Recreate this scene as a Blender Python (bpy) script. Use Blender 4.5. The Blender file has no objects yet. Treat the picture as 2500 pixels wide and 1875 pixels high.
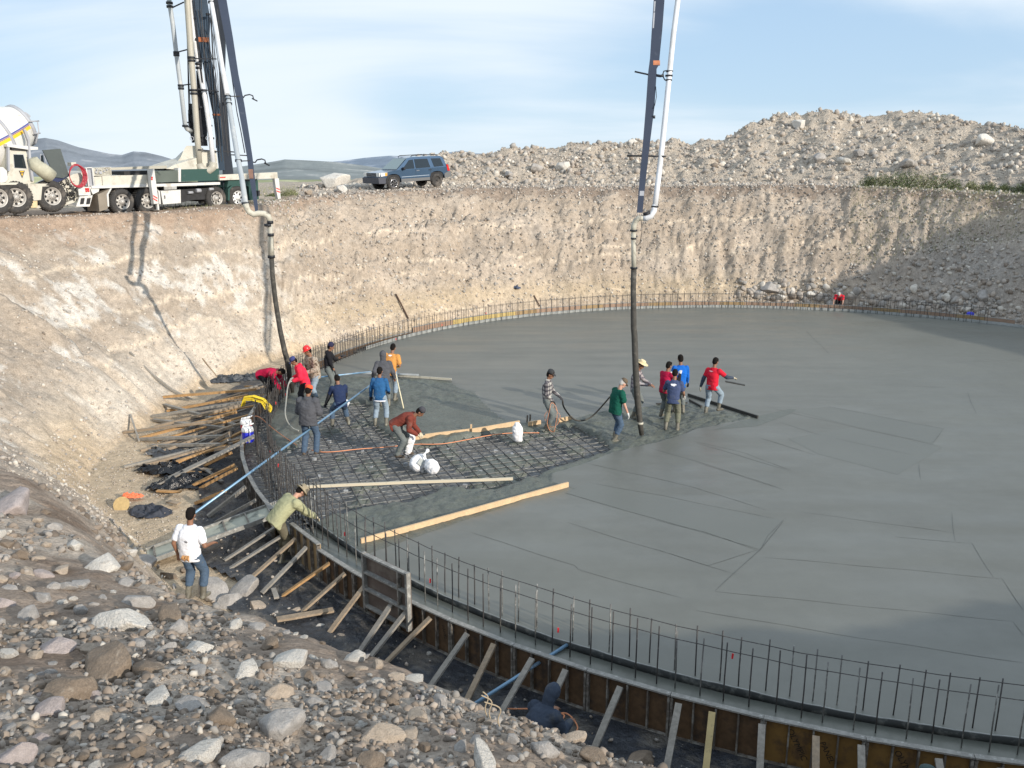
import bpy, bmesh, math, random
import numpy as np
from mathutils import Vector, Matrix, Quaternion
random.seed(7); rng = np.random.default_rng(7)
S = bpy.context.scene
COL = S.collection
R = math.radians

# ------------------------------------------------------------------ camera
F, CX, CY, TH, H = 2105., 1250., 937.5, R(14.3), 7.2
cam = bpy.data.cameras.new('camera'); cam.sensor_width = 36; cam.lens = 36*F/2500
cam.clip_start = .05; cam.clip_end = 60000
co = bpy.data.objects.new('camera', cam); COL.objects.link(co)
co.location = (0, 0, H); co.rotation_euler = (R(90)-TH, 0, 0); S.camera = co
# ------------------------------------------------------------------ sun, sky, exposure
SUN_EL, SUN_AZ = R(18.5), R(-42)            # azimuth measured from +x towards +y
sd = Vector((math.cos(SUN_AZ)*math.cos(SUN_EL), math.sin(SUN_AZ)*math.cos(SUN_EL), math.sin(SUN_EL)))
sl = bpy.data.lights.new('sun', 'SUN'); sl.energy = 4.5; sl.angle = R(.55); sl.color = (1, .91, .79)
so = bpy.data.objects.new('sun', sl); COL.objects.link(so)
so.rotation_euler = sd.to_track_quat('Z', 'Y').to_euler(); so.location = (40, -40, 60)
W = bpy.data.worlds.new('World'); S.world = W; W.use_nodes = True
def build_world():
    nt = W.node_tree; N = nt.nodes; L = nt.links; N.clear()
    out = N.new('ShaderNodeOutputWorld'); bg = N.new('ShaderNodeBackground')
    sky = N.new('ShaderNodeTexSky'); sky.sky_type = 'NISHITA'; sky.sun_disc = False
    sky.sun_elevation = SUN_EL; sky.sun_rotation = R(90)-SUN_AZ; sky.altitude = 1500; sky.dust_density = 1.2; sky.air_density = 1.0
    tc = N.new('ShaderNodeTexCoord'); sp = N.new('ShaderNodeSeparateXYZ'); L.new(tc.outputs['Generated'], sp.inputs[0])
    def m(op, a, b=None, c=None):
        n = N.new('ShaderNodeMath'); n.operation = op
        for i, v in enumerate((a, b, c)):
            if v is None: continue
            if isinstance(v, (int, float)): n.inputs[i].default_value = v
            else: L.new(v, n.inputs[i])
        return n.outputs[0]
    zz = m('MAXIMUM', sp.outputs[2], 0.0); den = m('ADD', zz, .16)
    cx = m('DIVIDE', sp.outputs[0], den); cy = m('DIVIDE', sp.outputs[1], den)
    cb = N.new('ShaderNodeCombineXYZ'); L.new(cx, cb.inputs[0]); L.new(cy, cb.inputs[1])
    mp = N.new('ShaderNodeMapping'); L.new(cb.outputs[0], mp.inputs[0])
    mp.inputs['Location'].default_value = (3.1, 1.45, 0); mp.inputs['Rotation'].default_value = (0, 0, R(16)); mp.inputs['Scale'].default_value = (.30, .52, 1)
    n1 = N.new('ShaderNodeTexNoise'); n1.inputs['Scale'].default_value = 1.15; n1.inputs['Detail'].default_value = 8; n1.inputs['Roughness'].default_value = .52; n1.inputs['Distortion'].default_value = .55
    L.new(mp.outputs[0], n1.inputs['Vector'])
    r1 = N.new('ShaderNodeValToRGB'); r1.color_ramp.elements[0].position = .37; r1.color_ramp.elements[1].position = .60
    r1.color_ramp.interpolation = 'EASE'; L.new(n1.outputs['Fac'], r1.inputs[0])
    # broad banks of cloud and open patches, each at its own place in the sky
    acc = m('SUBTRACT', n1.outputs['Fac'], .5)
    acc = m('MULTIPLY', acc, 2.3)
    sc3 = N.new('ShaderNodeVectorMath'); sc3.operation = 'MULTIPLY'; L.new(tc.outputs['Generated'], sc3.inputs[0]); sc3.inputs[1].default_value = (1, 1, 2.2)
    for az, el, rad, amt in ((108.5, 5.5, .20, .50), (117, 11.5, .09, -.30), (90, 8.5, .26, .30), (96, 3.0, .11, -.42), (73.5, 6, .24, -.62), (66, 11, .12, .25), (60, 4, .18, -.40), (80, 12.5, .14, .40), (86, 2.0, .10, -.30), (101, 2.2, .06, .30)):
        ds = N.new('ShaderNodeVectorMath'); ds.operation = 'DISTANCE'; L.new(sc3.outputs[0], ds.inputs[0]); ds.inputs[1].default_value = (math.cos(R(az))*math.cos(R(el)), math.sin(R(az))*math.cos(R(el)), math.sin(R(el))*2.2)
        mr = N.new('ShaderNodeMapRange'); mr.interpolation_type = 'SMOOTHSTEP'; mr.inputs[1].default_value = 0; mr.inputs[2].default_value = rad*1.5; mr.inputs[3].default_value = amt; mr.inputs[4].default_value = 0; L.new(ds.outputs['Value'], mr.inputs[0]); acc = m('ADD', acc, mr.outputs[0])
    fr = N.new('ShaderNodeMapRange'); fr.interpolation_type = 'SMOOTHSTEP'; fr.inputs[1].default_value = -.55; fr.inputs[2].default_value = .35; fr.inputs[3].default_value = .02; fr.inputs[4].default_value = .96; L.new(acc, fr.inputs[0]); fac = fr.outputs[0]
    mx = N.new('ShaderNodeMix'); mx.data_type = 'RGBA'
    gr = N.new('ShaderNodeMix'); gr.data_type = 'RGBA'; L.new(m('MINIMUM', m('MULTIPLY', zz, 3.2), 1.0), gr.inputs['Factor']); gr.inputs[6].default_value = (5.0, 6.8, 8.6, 1); gr.inputs[7].default_value = (3.9, 5.9, 8.5, 1)
    bl = N.new('ShaderNodeMix'); bl.data_type = 'RGBA'; bl.inputs['Factor'].default_value = .22; L.new(gr.outputs[2], bl.inputs[6]); L.new(sky.outputs[0], bl.inputs[7])
    L.new(fac, mx.inputs['Factor']); L.new(bl.outputs[2], mx.inputs[6]); mx.inputs[7].default_value = (7.6, 8.4, 9.1, 1)
    L.new(mx.outputs[2], bg.inputs[0]); bg.inputs[1].default_value = .112
    L.new(bg.outputs[0], out.inputs[0])
build_world()
S.view_settings.view_transform = 'Standard'; S.view_settings.look = 'None'
S.view_settings.exposure = 0.05; S.view_settings.gamma = 1

# ------------------------------------------------------------------ pixel <-> world
def ray(px, py):
    u = (px-CX)/F; v = -(py-CY)/F
    return np.array([u, math.cos(TH)+v*math.sin(TH), -math.sin(TH)+v*math.cos(TH)])
def atz(px, py, z=0.):
    d = ray(px, py); return np.array([0, 0, H])+(z-H)/d[2]*d
def atr(px, py, r):
    d = ray(px, py); return np.array([0, 0, H])+r/math.hypot(d[0], d[1])*d
CEN = np.array([10.2, 26.8]); RS = 17.5; RF = 18.05
def pol(phi, r, z=0.):
    a = R(phi); return Vector((CEN[0]+r*math.cos(a), CEN[1]+r*math.sin(a), z))
def phi_of(p): return math.degrees(math.atan2(p[1]-CEN[1], p[0]-CEN[0]))

# ------------------------------------------------------------------ noise
_T = rng.random((256, 256))
def vn(x, y):
    x = np.asarray(x, float); y = np.asarray(y, float)
    ix = np.floor(x).astype(int); iy = np.floor(y).astype(int)
    fx = x-ix; fy = y-iy; fx = fx*fx*(3-2*fx); fy = fy*fy*(3-2*fy)
    a = _T[ix & 255, iy & 255]; b = _T[(ix+1) & 255, iy & 255]; c = _T[ix & 255, (iy+1) & 255]; d = _T[(ix+1) & 255, (iy+1) & 255]
    return (a*(1-fx)+b*fx)*(1-fy)+(c*(1-fx)+d*fx)*fy
def fbm(x, y, o=4, g=.5):
    s = 0; a = 1; t = 0
    for i in range(o):
        s = s+a*(vn(x*2**i+17.3*i, y*2**i+9.1*i)-.5); t += a; a *= g
    return s/t*2
def sstep(a, b, x):
    t = np.clip((x-a)/(b-a), 0, 1); return t*t*(3-2*t)

# ------------------------------------------------------------------ object helpers
def tag(o, label=None, cat=None, group=None, kind=None):
    if label: o['label'] = ' '.join(label.split()[:16])
    if cat: o['category'] = cat
    if group: o['group'] = group
    if kind: o['kind'] = kind
    return o
def empty(name, loc=(0, 0, 0), rz=0, label=None, cat=None, group=None):
    o = bpy.data.objects.new(name, None); COL.objects.link(o); o.location = loc; o.rotation_euler = (0, 0, rz)
    o.empty_display_size = .2
    return tag(o, label, cat, group)
def link(name, me, mat=None, parent=None):
    if mat and not me.materials: me.materials.append(mat)
    o = bpy.data.objects.new(name, me); COL.objects.link(o)
    if parent is not None: o.parent = parent
    return o
def np_mesh(name, V, Fa, smooth=False):
    me = bpy.data.meshes.new(name); V = np.asarray(V, np.float32); Fa = np.asarray(Fa, np.int32)
    n = Fa.shape[1]
    me.vertices.add(len(V)); me.vertices.foreach_set('co', V.ravel())
    me.loops.add(Fa.size); me.loops.foreach_set('vertex_index', Fa.ravel())
    me.polygons.add(len(Fa)); me.polygons.foreach_set('loop_start', np.arange(0, Fa.size, n, dtype=np.int32))
    me.polygons.foreach_set('loop_total', np.full(len(Fa), n, np.int32))
    if smooth: me.polygons.foreach_set('use_smooth', np.ones(len(Fa), bool))
    me.update(calc_edges=True); me.validate(); return me
def colattr(me, C, name='Col'):
    a = me.color_attributes.new(name, 'FLOAT_COLOR', 'POINT')
    A = np.ones((len(me.vertices), 4), np.float32); A[:, :C.shape[1]] = C; a.data.foreach_set('color', A.ravel())
class MB:
    """collects simple solids and links them as one mesh"""
    def __init__(s): s.bm = bmesh.new()
    def box(s, c, d, rot=None, taper=1., bev=0):
        m = Matrix.Translation(Vector(c)) @ (rot.to_matrix().to_4x4() if isinstance(rot, Quaternion) else (rot if rot else Matrix()))
        r = bmesh.ops.create_cube(s.bm, size=1); vs = r['verts']
        for v in vs:
            k = taper if v.co.z > 0 else 1
            v.co = Vector((v.co.x*d[0]*k, v.co.y*d[1]*k, v.co.z*d[2]))
        if bev: 
            es = list({e for v in vs for e in v.link_edges})
            r2 = bmesh.ops.bevel(s.bm, geom=es, offset=bev, segments=1, affect='EDGES')
            vs = list({v for v in r2['verts']} | {v for v in vs if v.is_valid})
        for v in vs: v.co = m @ v.co
        return s
    def bar(s, a, b, w, h, up=(0, 0, 1), bev=0):
        a = Vector(a); b = Vector(b); x = (b-a); L = x.length; x.normalize(); u = Vector(up)
        y = u.cross(x)
        if y.length < 1e-4: y = Vector((0, 1, 0)).cross(x)
        y.normalize(); z = x.cross(y)
        m = Matrix((x, y, z)).transposed().to_4x4()
        return s.box((a+b)/2, (L, w, h), m, bev=bev)
    def tube(s, pts, r, n=8, caps=True):
        pts = [Vector(p) for p in pts]; rr = r if isinstance(r, (list, tuple)) else [r]*len(pts)
        rings = []; prev = None
        for i, p in enumerate(pts):
            t = (pts[min(i+1, len(pts)-1)]-pts[max(i-1, 0)]).normalized()
            if prev is None:
                u = Vector((0, 0, 1)) if abs(t.z) < .9 else Vector((1, 0, 0)); u = (u-u.dot(t)*t).normalized()
            else: u = (prev-prev.dot(t)*t).normalized()
            prev = u; w = t.cross(u)
            rings.append([s.bm.verts.new(p+rr[i]*(math.cos(2*math.pi*k/n)*u+math.sin(2*math.pi*k/n)*w)) for k in range(n)])
        for a, b in zip(rings, rings[1:]):
            for k in range(n):
                f = s.bm.faces.new((a[k], a[(k+1) % n], b[(k+1) % n], b[k])); f.smooth = n > 5
        if caps and n > 2: s.bm.faces.new(rings[0][::-1]); s.bm.faces.new(rings[-1])
        return s
    def cyl(s, a, b, r, n=16, r2=None): return s.tube([a, b], [r, r if r2 is None else r2], n)
    def lathe(s, prof, o=(0, 0, 0), ax='Z', n=24, rot=None, cap=True):
        o = Vector(o); rings = []
        for (r, h) in prof:
            ring = []
            for k in range(n):
                c, d = math.cos(2*math.pi*k/n)*r, math.sin(2*math.pi*k/n)*r
                v = Vector((c, d, h)) if ax == 'Z' else (Vector((c, h, d)) if ax == 'Y' else Vector((h, c, d)))
                if rot: v = rot @ v
                ring.append(s.bm.verts.new(o+v))
            rings.append(ring)
        for a, b in zip(rings, rings[1:]):
            for k in range(n):
                f = s.bm.faces.new((a[k], a[(k+1) % n], b[(k+1) % n], b[k])); f.smooth = True
        for rg in (rings[0], rings[-1]) if cap else ():
            try: s.bm.faces.new(rg)
            except Exception: pass
        return s
    def ell(s, c, d, rot=None, u=12, v=8):
        r = bmesh.ops.create_uvsphere(s.bm, u_segments=u, v_segments=v, radius=1)
        M = rot.to_4x4() if rot else Matrix()
        for x in r['verts']:
            x.co = Vector(c)+(M @ Vector((x.co.x*d[0], x.co.y*d[1], x.co.z*d[2])))
            for f in x.link_faces: f.smooth = True
        return s
    def prism(s, poly, y0, y1, plane='XZ'):
        """extrude a 2-D outline"""
        def P(p, t): return Vector((p[0], t, p[1])) if plane == 'XZ' else (Vector((p[0], p[1], t)) if plane == 'XY' else Vector((t, p[0], p[1])))
        a = [s.bm.verts.new(P(p, y0)) for p in poly]; b = [s.bm.verts.new(P(p, y1)) for p in poly]; n = len(poly)
        s.bm.faces.new(a); s.bm.faces.new(b[::-1])
        for k in range(n): s.bm.faces.new((a[k], b[k], b[(k+1) % n], a[(k+1) % n]))
        return s
    def mesh(s, name):
        bmesh.ops.recalc_face_normals(s.bm, faces=s.bm.faces)
        me = bpy.data.meshes.new(name); s.bm.to_mesh(me); s.bm.free(); return me
    def build(s, name, mat, parent=None): return link(name, s.mesh(name), mat, parent)
def copy_tree(o, parent=None):
    c = o.copy(); COL.objects.link(c); c.parent = parent
    for ch in list(o.children): copy_tree(ch, c)
    return c

# ------------------------------------------------------------------ materials
MATS = {}
def mat(name, col, rough=.8, metal=0., noise=None, bump=None, spec=.5, attr=False, dirt=None, coat=0):
    """col base colour; noise=(scale, amount); bump=(scale, strength, distance); dirt=(colour, scale, threshold, amount)"""
    if name in MATS: return MATS[name]
    m = bpy.data.materials.new(name); m.use_nodes = True; nt = m.node_tree; N = nt.nodes; L = nt.links
    b = N['Principled BSDF']; b.inputs['Roughness'].default_value = rough; b.inputs['Metallic'].default_value = metal
    b.inputs['Specular IOR Level'].default_value = spec
    if coat: b.inputs['Coat Weight'].default_value = coat
    tc = N.new('ShaderNodeTexCoord')
    if attr:
        a = N.new('ShaderNodeAttribute'); a.attribute_name = 'Col'; src = a.outputs['Color']
    else:
        a = N.new('ShaderNodeRGB'); a.outputs[0].default_value = (*col, 1); src = a.outputs[0]
    def noi(scale, detail=6, rg=.6):
        n = N.new('ShaderNodeTexNoise'); n.inputs['Scale'].default_value = scale; n.inputs['Detail'].default_value = detail
        n.inputs['Roughness'].default_value = rg; L.new(tc.outputs['Object'], n.inputs['Vector']); return n
    if noise:
        for sc, am in (noise if isinstance(noise, list) else [noise]):
            n = noi(sc); mr = N.new('ShaderNodeMapRange'); mr.inputs[1].default_value = .3; mr.inputs[2].default_value = .7
            mr.inputs[3].default_value = 1-am; mr.inputs[4].default_value = 1+am; L.new(n.outputs['Fac'], mr.inputs[0])
            v = N.new('ShaderNodeVectorMath'); v.operation = 'SCALE'; L.new(src, v.inputs[0]); L.new(mr.outputs[0], v.inputs['Scale']); src = v.outputs[0]
    if dirt:
        dc, sc, th, am = dirt
        n = noi(sc, 8, .65); mr = N.new('ShaderNodeMapRange'); mr.inputs[1].default_value = th; mr.inputs[2].default_value = th+.12
        mr.inputs[4].default_value = am; L.new(n.outputs['Fac'], mr.inputs[0])
        x = N.new('ShaderNodeMix'); x.data_type = 'RGBA'; L.new(mr.outputs[0], x.inputs['Factor']); L.new(src, x.inputs[6]); x.inputs[7].default_value = (*dc, 1); src = x.outputs[2]
    L.new(src, b.inputs['Base Color'])
    if bump:
        prev = None
        for sc, st, di in (bump if isinstance(bump, list) else [bump]):
            n = noi(sc, 8, .6); bp = N.new('ShaderNodeBump'); bp.inputs['Strength'].default_value = st; bp.inputs['Distance'].default_value = di
            L.new(n.outputs['Fac'], bp.inputs['Height'])
            if prev: L.new(prev, bp.inputs['Normal'])
            prev = bp.outputs[0]
        L.new(prev, b.inputs['Normal'])
    MATS[name] = m; return m
M_earth = mat('earth', (1, 1, 1), .95, attr=True, noise=[(.7, .10), (5, .22), (26, .28)], bump=[(3.5, .7, .12), (22, .8, .03)], spec=.15)
M_heap = mat('heap_earth', (1, 1, 1), .95, attr=True, noise=[(1.5, .18), (9, .28)], bump=[(2.2, .9, .25), (9, .9, .08)], spec=.15)
M_slab = mat('wet_slab', (.136, .14, .124), .33, noise=[(.10, .09), (.5, .06), (2.6, .05), (60, .05)], bump=[(1.1, .12, .02), (6, .10, .004), (70, .14, .002)], spec=.5, dirt=((.155, .16, .145), .22, .52, .4))
def sheen(m, lo, hi, sc):
    nt = m.node_tree; N = nt.nodes; L = nt.links; tc = N.new('ShaderNodeTexCoord'); mp = N.new('ShaderNodeMapping'); mp.inputs['Rotation'].default_value = (0, 0, R(25)); mp.inputs['Scale'].default_value = (.5, 2.2, 1); L.new(tc.outputs['Object'], mp.inputs[0])
    n = N.new('ShaderNodeTexNoise'); n.inputs['Scale'].default_value = sc; n.inputs['Detail'].default_value = 7; L.new(mp.outputs[0], n.inputs['Vector']); r = N.new('ShaderNodeMapRange'); r.inputs[1].default_value = .35; r.inputs[2].default_value = .65; r.inputs[3].default_value = lo; r.inputs[4].default_value = hi
    L.new(n.outputs['Fac'], r.inputs[0]); L.new(r.outputs[0], N['Principled BSDF'].inputs['Roughness'])
sheen(M_slab, .34, .50, .5)
M_mud = mat('fresh_concrete', (.105, .115, .098), .46, noise=[(1.2, .14), (14, .22)], bump=[(9, .8, .03), (40, .7, .01)], spec=.45)
M_base = mat('mud_slab_base', (.115, .12, .124), .45, noise=[(.8, .25), (6, .4)], dirt=((.34, .35, .36), 3.3, .58, .6), bump=[(8, .5, .02)], spec=.4)
M_steel = mat('rusty_rebar', (.065, .062, .062), .6, .2, noise=[(6, .35)], dirt=((.20, .195, .18), 9, .56, .8)); M_steell = mat('sunlit_splashed_rebar', (.145, .145, .14), .6, .15, noise=[(6, .3)], dirt=((.36, .36, .34), 9, .50, .8))  # second, paler copy puts the cross bars' sunlit side into the colour
M_form = mat('form_plywood', (.12, .072, .038), .7, noise=[(1.5, .35), (9, .3)], dirt=((.045, .035, .03), 3, .52, .85))
M_formy = mat('form_plywood_yellow', (.50, .38, .15), .7, noise=[(4, .12)], dirt=((.2, .12, .05), 3, .62, .7))
M_formr = mat('form_plywood_red', (.34, .23, .165), .75, noise=[(2, .2)], dirt=((.5, .36, .12), 1.6, .55, .7))
M_frame = mat('form_steel_frame', (.16, .14, .12), .7, .2, noise=[(7, .3)], dirt=((.34, .33, .30), 6, .48, .85))
M_wood = mat('weathered_timber', (.31, .24, .17), .85, noise=[(3, .2), (22, .2)], dirt=((.18, .16, .14), 5, .55, .6), bump=(40, .3, .004))
M_wood2 = mat('orange_timber', (.42, .25, .11), .8, noise=[(3, .25), (22, .2)], dirt=((.16, .12, .08), 4, .58, .6), bump=(40, .3, .004))
M_wood3 = mat('fresh_timber', (.60, .43, .26), .75, noise=[(3, .12), (20, .1)], dirt=((.30, .28, .24), 6, .66, .7))
M_woodg = mat('grey_timber', (.27, .25, .22), .85, noise=[(3, .2), (22, .2)], dirt=((.15, .14, .12), 5, .55, .6), bump=(40, .3, .004))
M_plastic = mat('black_plastic_sheet', (.032, .036, .044), .42, noise=[(1.5, .4), (9, .3)], dirt=((.15, .135, .115), 1.7, .50, .75), bump=[(2.2, .9, .15), (7, .8, .05), (30, .5, .01)], spec=.5)
M_rock = [mat('stone_grey', (.34, .32, .30), .9, noise=[(3, .2), (17, .2)], bump=[(9, .6, .03), (50, .5, .006)], dirt=((.5, .47, .43), 4, .60, .6)),
          mat('stone_tan', (.38, .315, .25), .9, noise=[(3, .2), (17, .2)], bump=[(9, .6, .03), (50, .5, .006)], dirt=((.25, .2, .15), 4, .58, .6)),
          mat('stone_white', (.62, .59, .54), .9, noise=[(3, .15), (17, .15)], bump=[(9, .8, .04), (50, .6, .008)], dirt=((.34, .30, .25), 3, .55, .7)),
          mat('stone_brown', (.20, .155, .115), .9, noise=[(3, .2), (17, .25)], bump=[(9, .6, .03), (50, .5, .006)], dirt=((.32, .28, .23), 4, .58, .6)),
          mat('stone_pink', (.36, .31, .295), .9, noise=[(3, .2), (17, .2)], bump=[(9, .6, .03), (50, .5, .006)], dirt=((.5, .44, .40), 4, .6, .6))]
# ================================================================== TERRAIN
ZF = -.65
# phi, toe radius, crest radius, crest height, outward slope, plateau height
TB = np.array([
 (-180, 21.6, 29.0, 5.3, .02, 5.4), (-172, 21.7, 29.0, 5.0, .03, 5.4), (-165, 21.9, 28.0, 4.2, .12, 5.4), (-158, 21.4, 26.0, 3.0, .3, 5.4),
 (-152, 20.6, 23.6, 2.15, .36, 5.4), (-145, 20.5, 22.9, 2.1, .36, 5.5), (-135, 20.6, 22.6, 2.05, .36, 5.5), (-129, 20.8, 22.6, 2.25, .36, 5.5), (-125, 20.9, 22.7, 2.6, .36, 5.5),
 (-119, 21.3, 23.1, 3.0, .38, 5.5), (-114, 21.6, 23.7, 3.25, .40, 5.5), (-109, 21.7, 24.2, 3.5, .42, 5.4), (-105, 21.5, 24.2, 3.7, .42, 5.4), (-100, 20.8, 24.1, 4.2, .35, 5.6), (-90, 20.3, 24.2, 4.9, .2, 5.6), (-78, 20.4, 24.6, 4.8, .1, 5.4),
 (-60, 20.6, 25.0, 4.9, .05, 5.4), (-30, 20.8, 25.4, 5.8, .05, 6), (0, 20.8, 25.4, 5.6, .02, 6), (49, 20.8, 25.2, 5.6, .01, 5.8), (71, 20.9, 25.4, 6.05, .0, 6.05),
 (89, 20.9, 25.2, 5.92, 0, 5.92), (111, 20.9, 25.9, 5.9, 0, 5.9), (126, 21.0, 26.7, 5.8, 0, 5.8), (138, 21.2, 26.1, 5.65, 0, 5.65),
 (149, 21.4, 25.1, 5.42, -.01, 5.4), (157, 21.5, 25.4, 5.28, -.015, 5.3), (165, 21.6, 27.4, 5.28, -.015, 5.3), (172, 21.6, 28.8, 5.33, -.0, 5.4), (180, 21.6, 29.0, 5.3, .02, 5.4)])
def tbl(phi, k): return np.interp(phi, TB[:, 0], TB[:, k])
# ridge of the spoil heap, read as directions and set 66-72 m out
RP = [(1000, 384, 61), (1090, 376, 62), (1150, 371, 62), (1250, 366, 63), (1360, 360, 64), (1440, 357, 64), (1520, 350, 65), (1545, 340, 65), (1600, 348, 65), (1670, 352, 66), (1760, 346, 66),
      (1830, 305, 67), (1880, 292, 68), (1960, 292, 69), (1985, 284, 69), (2020, 270, 69), (2080, 284, 70), (2150, 277, 70), (2240, 270, 70), (2310, 283, 69), (2380, 296, 68), (2500, 308, 66)]
_r = sorted([(phi_of(p), math.hypot(p[0]-CEN[0], p[1]-CEN[1]), p[2]) for p in [atr(*q) for q in RP]])
_r = [(-60, 34, 5.6), (-42, 34, 7.0), (-30, 34, 8.0), (-15, 34, 11.6), (-5, 34, 13.2), (8, 34, 13.4), (20, 34, 13.0), (28, 35, 12.0)] + [q for q in _r if q[0] > 40] + [(_r[-1][0]+3, 36, 5.6), (_r[-1][0]+8, 36, 5.3)]  # leading entries: out-of-view ridge, raised to cast shade on the far wall
RPH, RRR, RZZ = [np.array(v) for v in zip(*_r)]
def zbase(x, y, rough=True):
    x = np.asarray(x, float); y = np.asarray(y, float)
    dx = x-CEN[0]; dy = y-CEN[1]; r = np.hypot(dx, dy); ph = np.degrees(np.arctan2(dy, dx))
    wob = fbm(ph*.35+40, r*.40, 4)*.40 if rough else 0
    rt, rc, zc, sl_, zm = [tbl(ph, k) for k in (1, 2, 3, 4, 5)]
    near = np.exp(-((ph+125)/28)**2)
    rr = r+wob*(1-near)
    s = np.clip((rr-rt)/(rc-rt), 0, 1)
    left = sstep(140, 158, ph)+sstep(-150, -165, ph)
    g = (1-(1-s)**1.35)*(1-left)+(s**.9)*left
    out = np.maximum(rr-rc, 0)
    z = ZF+(zc-ZF)*g
    lim = np.where(sl_ >= 0, np.minimum(zc+sl_*out, np.maximum(zm, zc)), zc+sl_*np.minimum(out, 25))
    z = np.where(out > 0, lim, z)
    # spoil heap
    rr_ = np.interp(ph, RPH, RRR, left=30, right=30); zr = np.interp(ph, RPH, RZZ, left=0, right=0)
    rb = np.interp(ph, [-60, 30, 60, 90, 128, 136], [26.5, 26.5, 28.5, 30.5, 33.5, 34.0])
    t = np.clip((r-rb)/np.maximum(rr_-rb, .5), 0, 2.2); hz = np.maximum(zr-z, 0)
    hs = np.where(t < 1, t**.85*(1.0-.14*np.sin(t*math.pi)), 1-(t-1)*.8)
    z = z+hz*np.clip(hs, 0, 1)
    # far drop to the valley
    z = z-np.maximum(r-52, 0)*.35*np.clip((r-52)/20, 0, 1)
    z = np.maximum(z, -55)
    if rough:
        steep = sstep(.02, .15, s)*(1-sstep(.95, 1.05, s)*.75)
        onh = sstep(0, .15, t)*(hz > .3)
        z = z+fbm(x*.9, y*.9, 4)*.16*steep*(1-near)+fbm(x*3.1, y*3.1, 3)*.07*np.maximum(steep, .35)*(s > 0)
        z = z+onh*(fbm(x*.45, y*.45, 5, .6)*.75)+onh*fbm(x*2.2, y*2.2, 3)*.12
        # gully-like ribs on the far wall
        rib = (sstep(30, 55, ph)*(1-sstep(150, 160, ph)))
        env_ = np.sin(np.clip(s, 0, 1)*math.pi); z = z+rib*env_*(fbm(ph*.42+11+s*2, s*5.6+3, 5, .68)*.42-np.abs(fbm(ph*1.3+9+s*1.5, s*15, 4, .65))*.50+.10+fbm(ph*.10, s*7+2, 3)*.35)+rib*steep*fbm(ph*2.6, s*26, 3, .6)*.12
        z = z+near*(out > 0)*(fbm(x*1.6, y*1.6, 4)*.10)+(s <= 0)*fbm(x*1.3, y*1.3, 3)*.03
        z = z+left*np.sin(s*math.pi)*fbm(ph*.45+z*.6, z*.8, 4)*.45
    # trench widened and levelled at the left, with a sandy apron
    return z
def zg(x, y): return float(zbase(np.array([x]), np.array([y]))[0])
def ground_hit(px, py, rmin=3.0, rmax=90, dz=0.):
    """first place where the line through a pixel meets the terrain"""
    d = ray(px, py); t = np.linspace(rmin, rmax, 1800)
    X = d[0]*t; Y = d[1]*t; Z = H+d[2]*t; g = zbase(X, Y); k = np.argmax(Z < g+dz)
    if not (Z[k] < g[k]+dz): return None
    return Vector((X[k], Y[k], g[k]))

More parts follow.
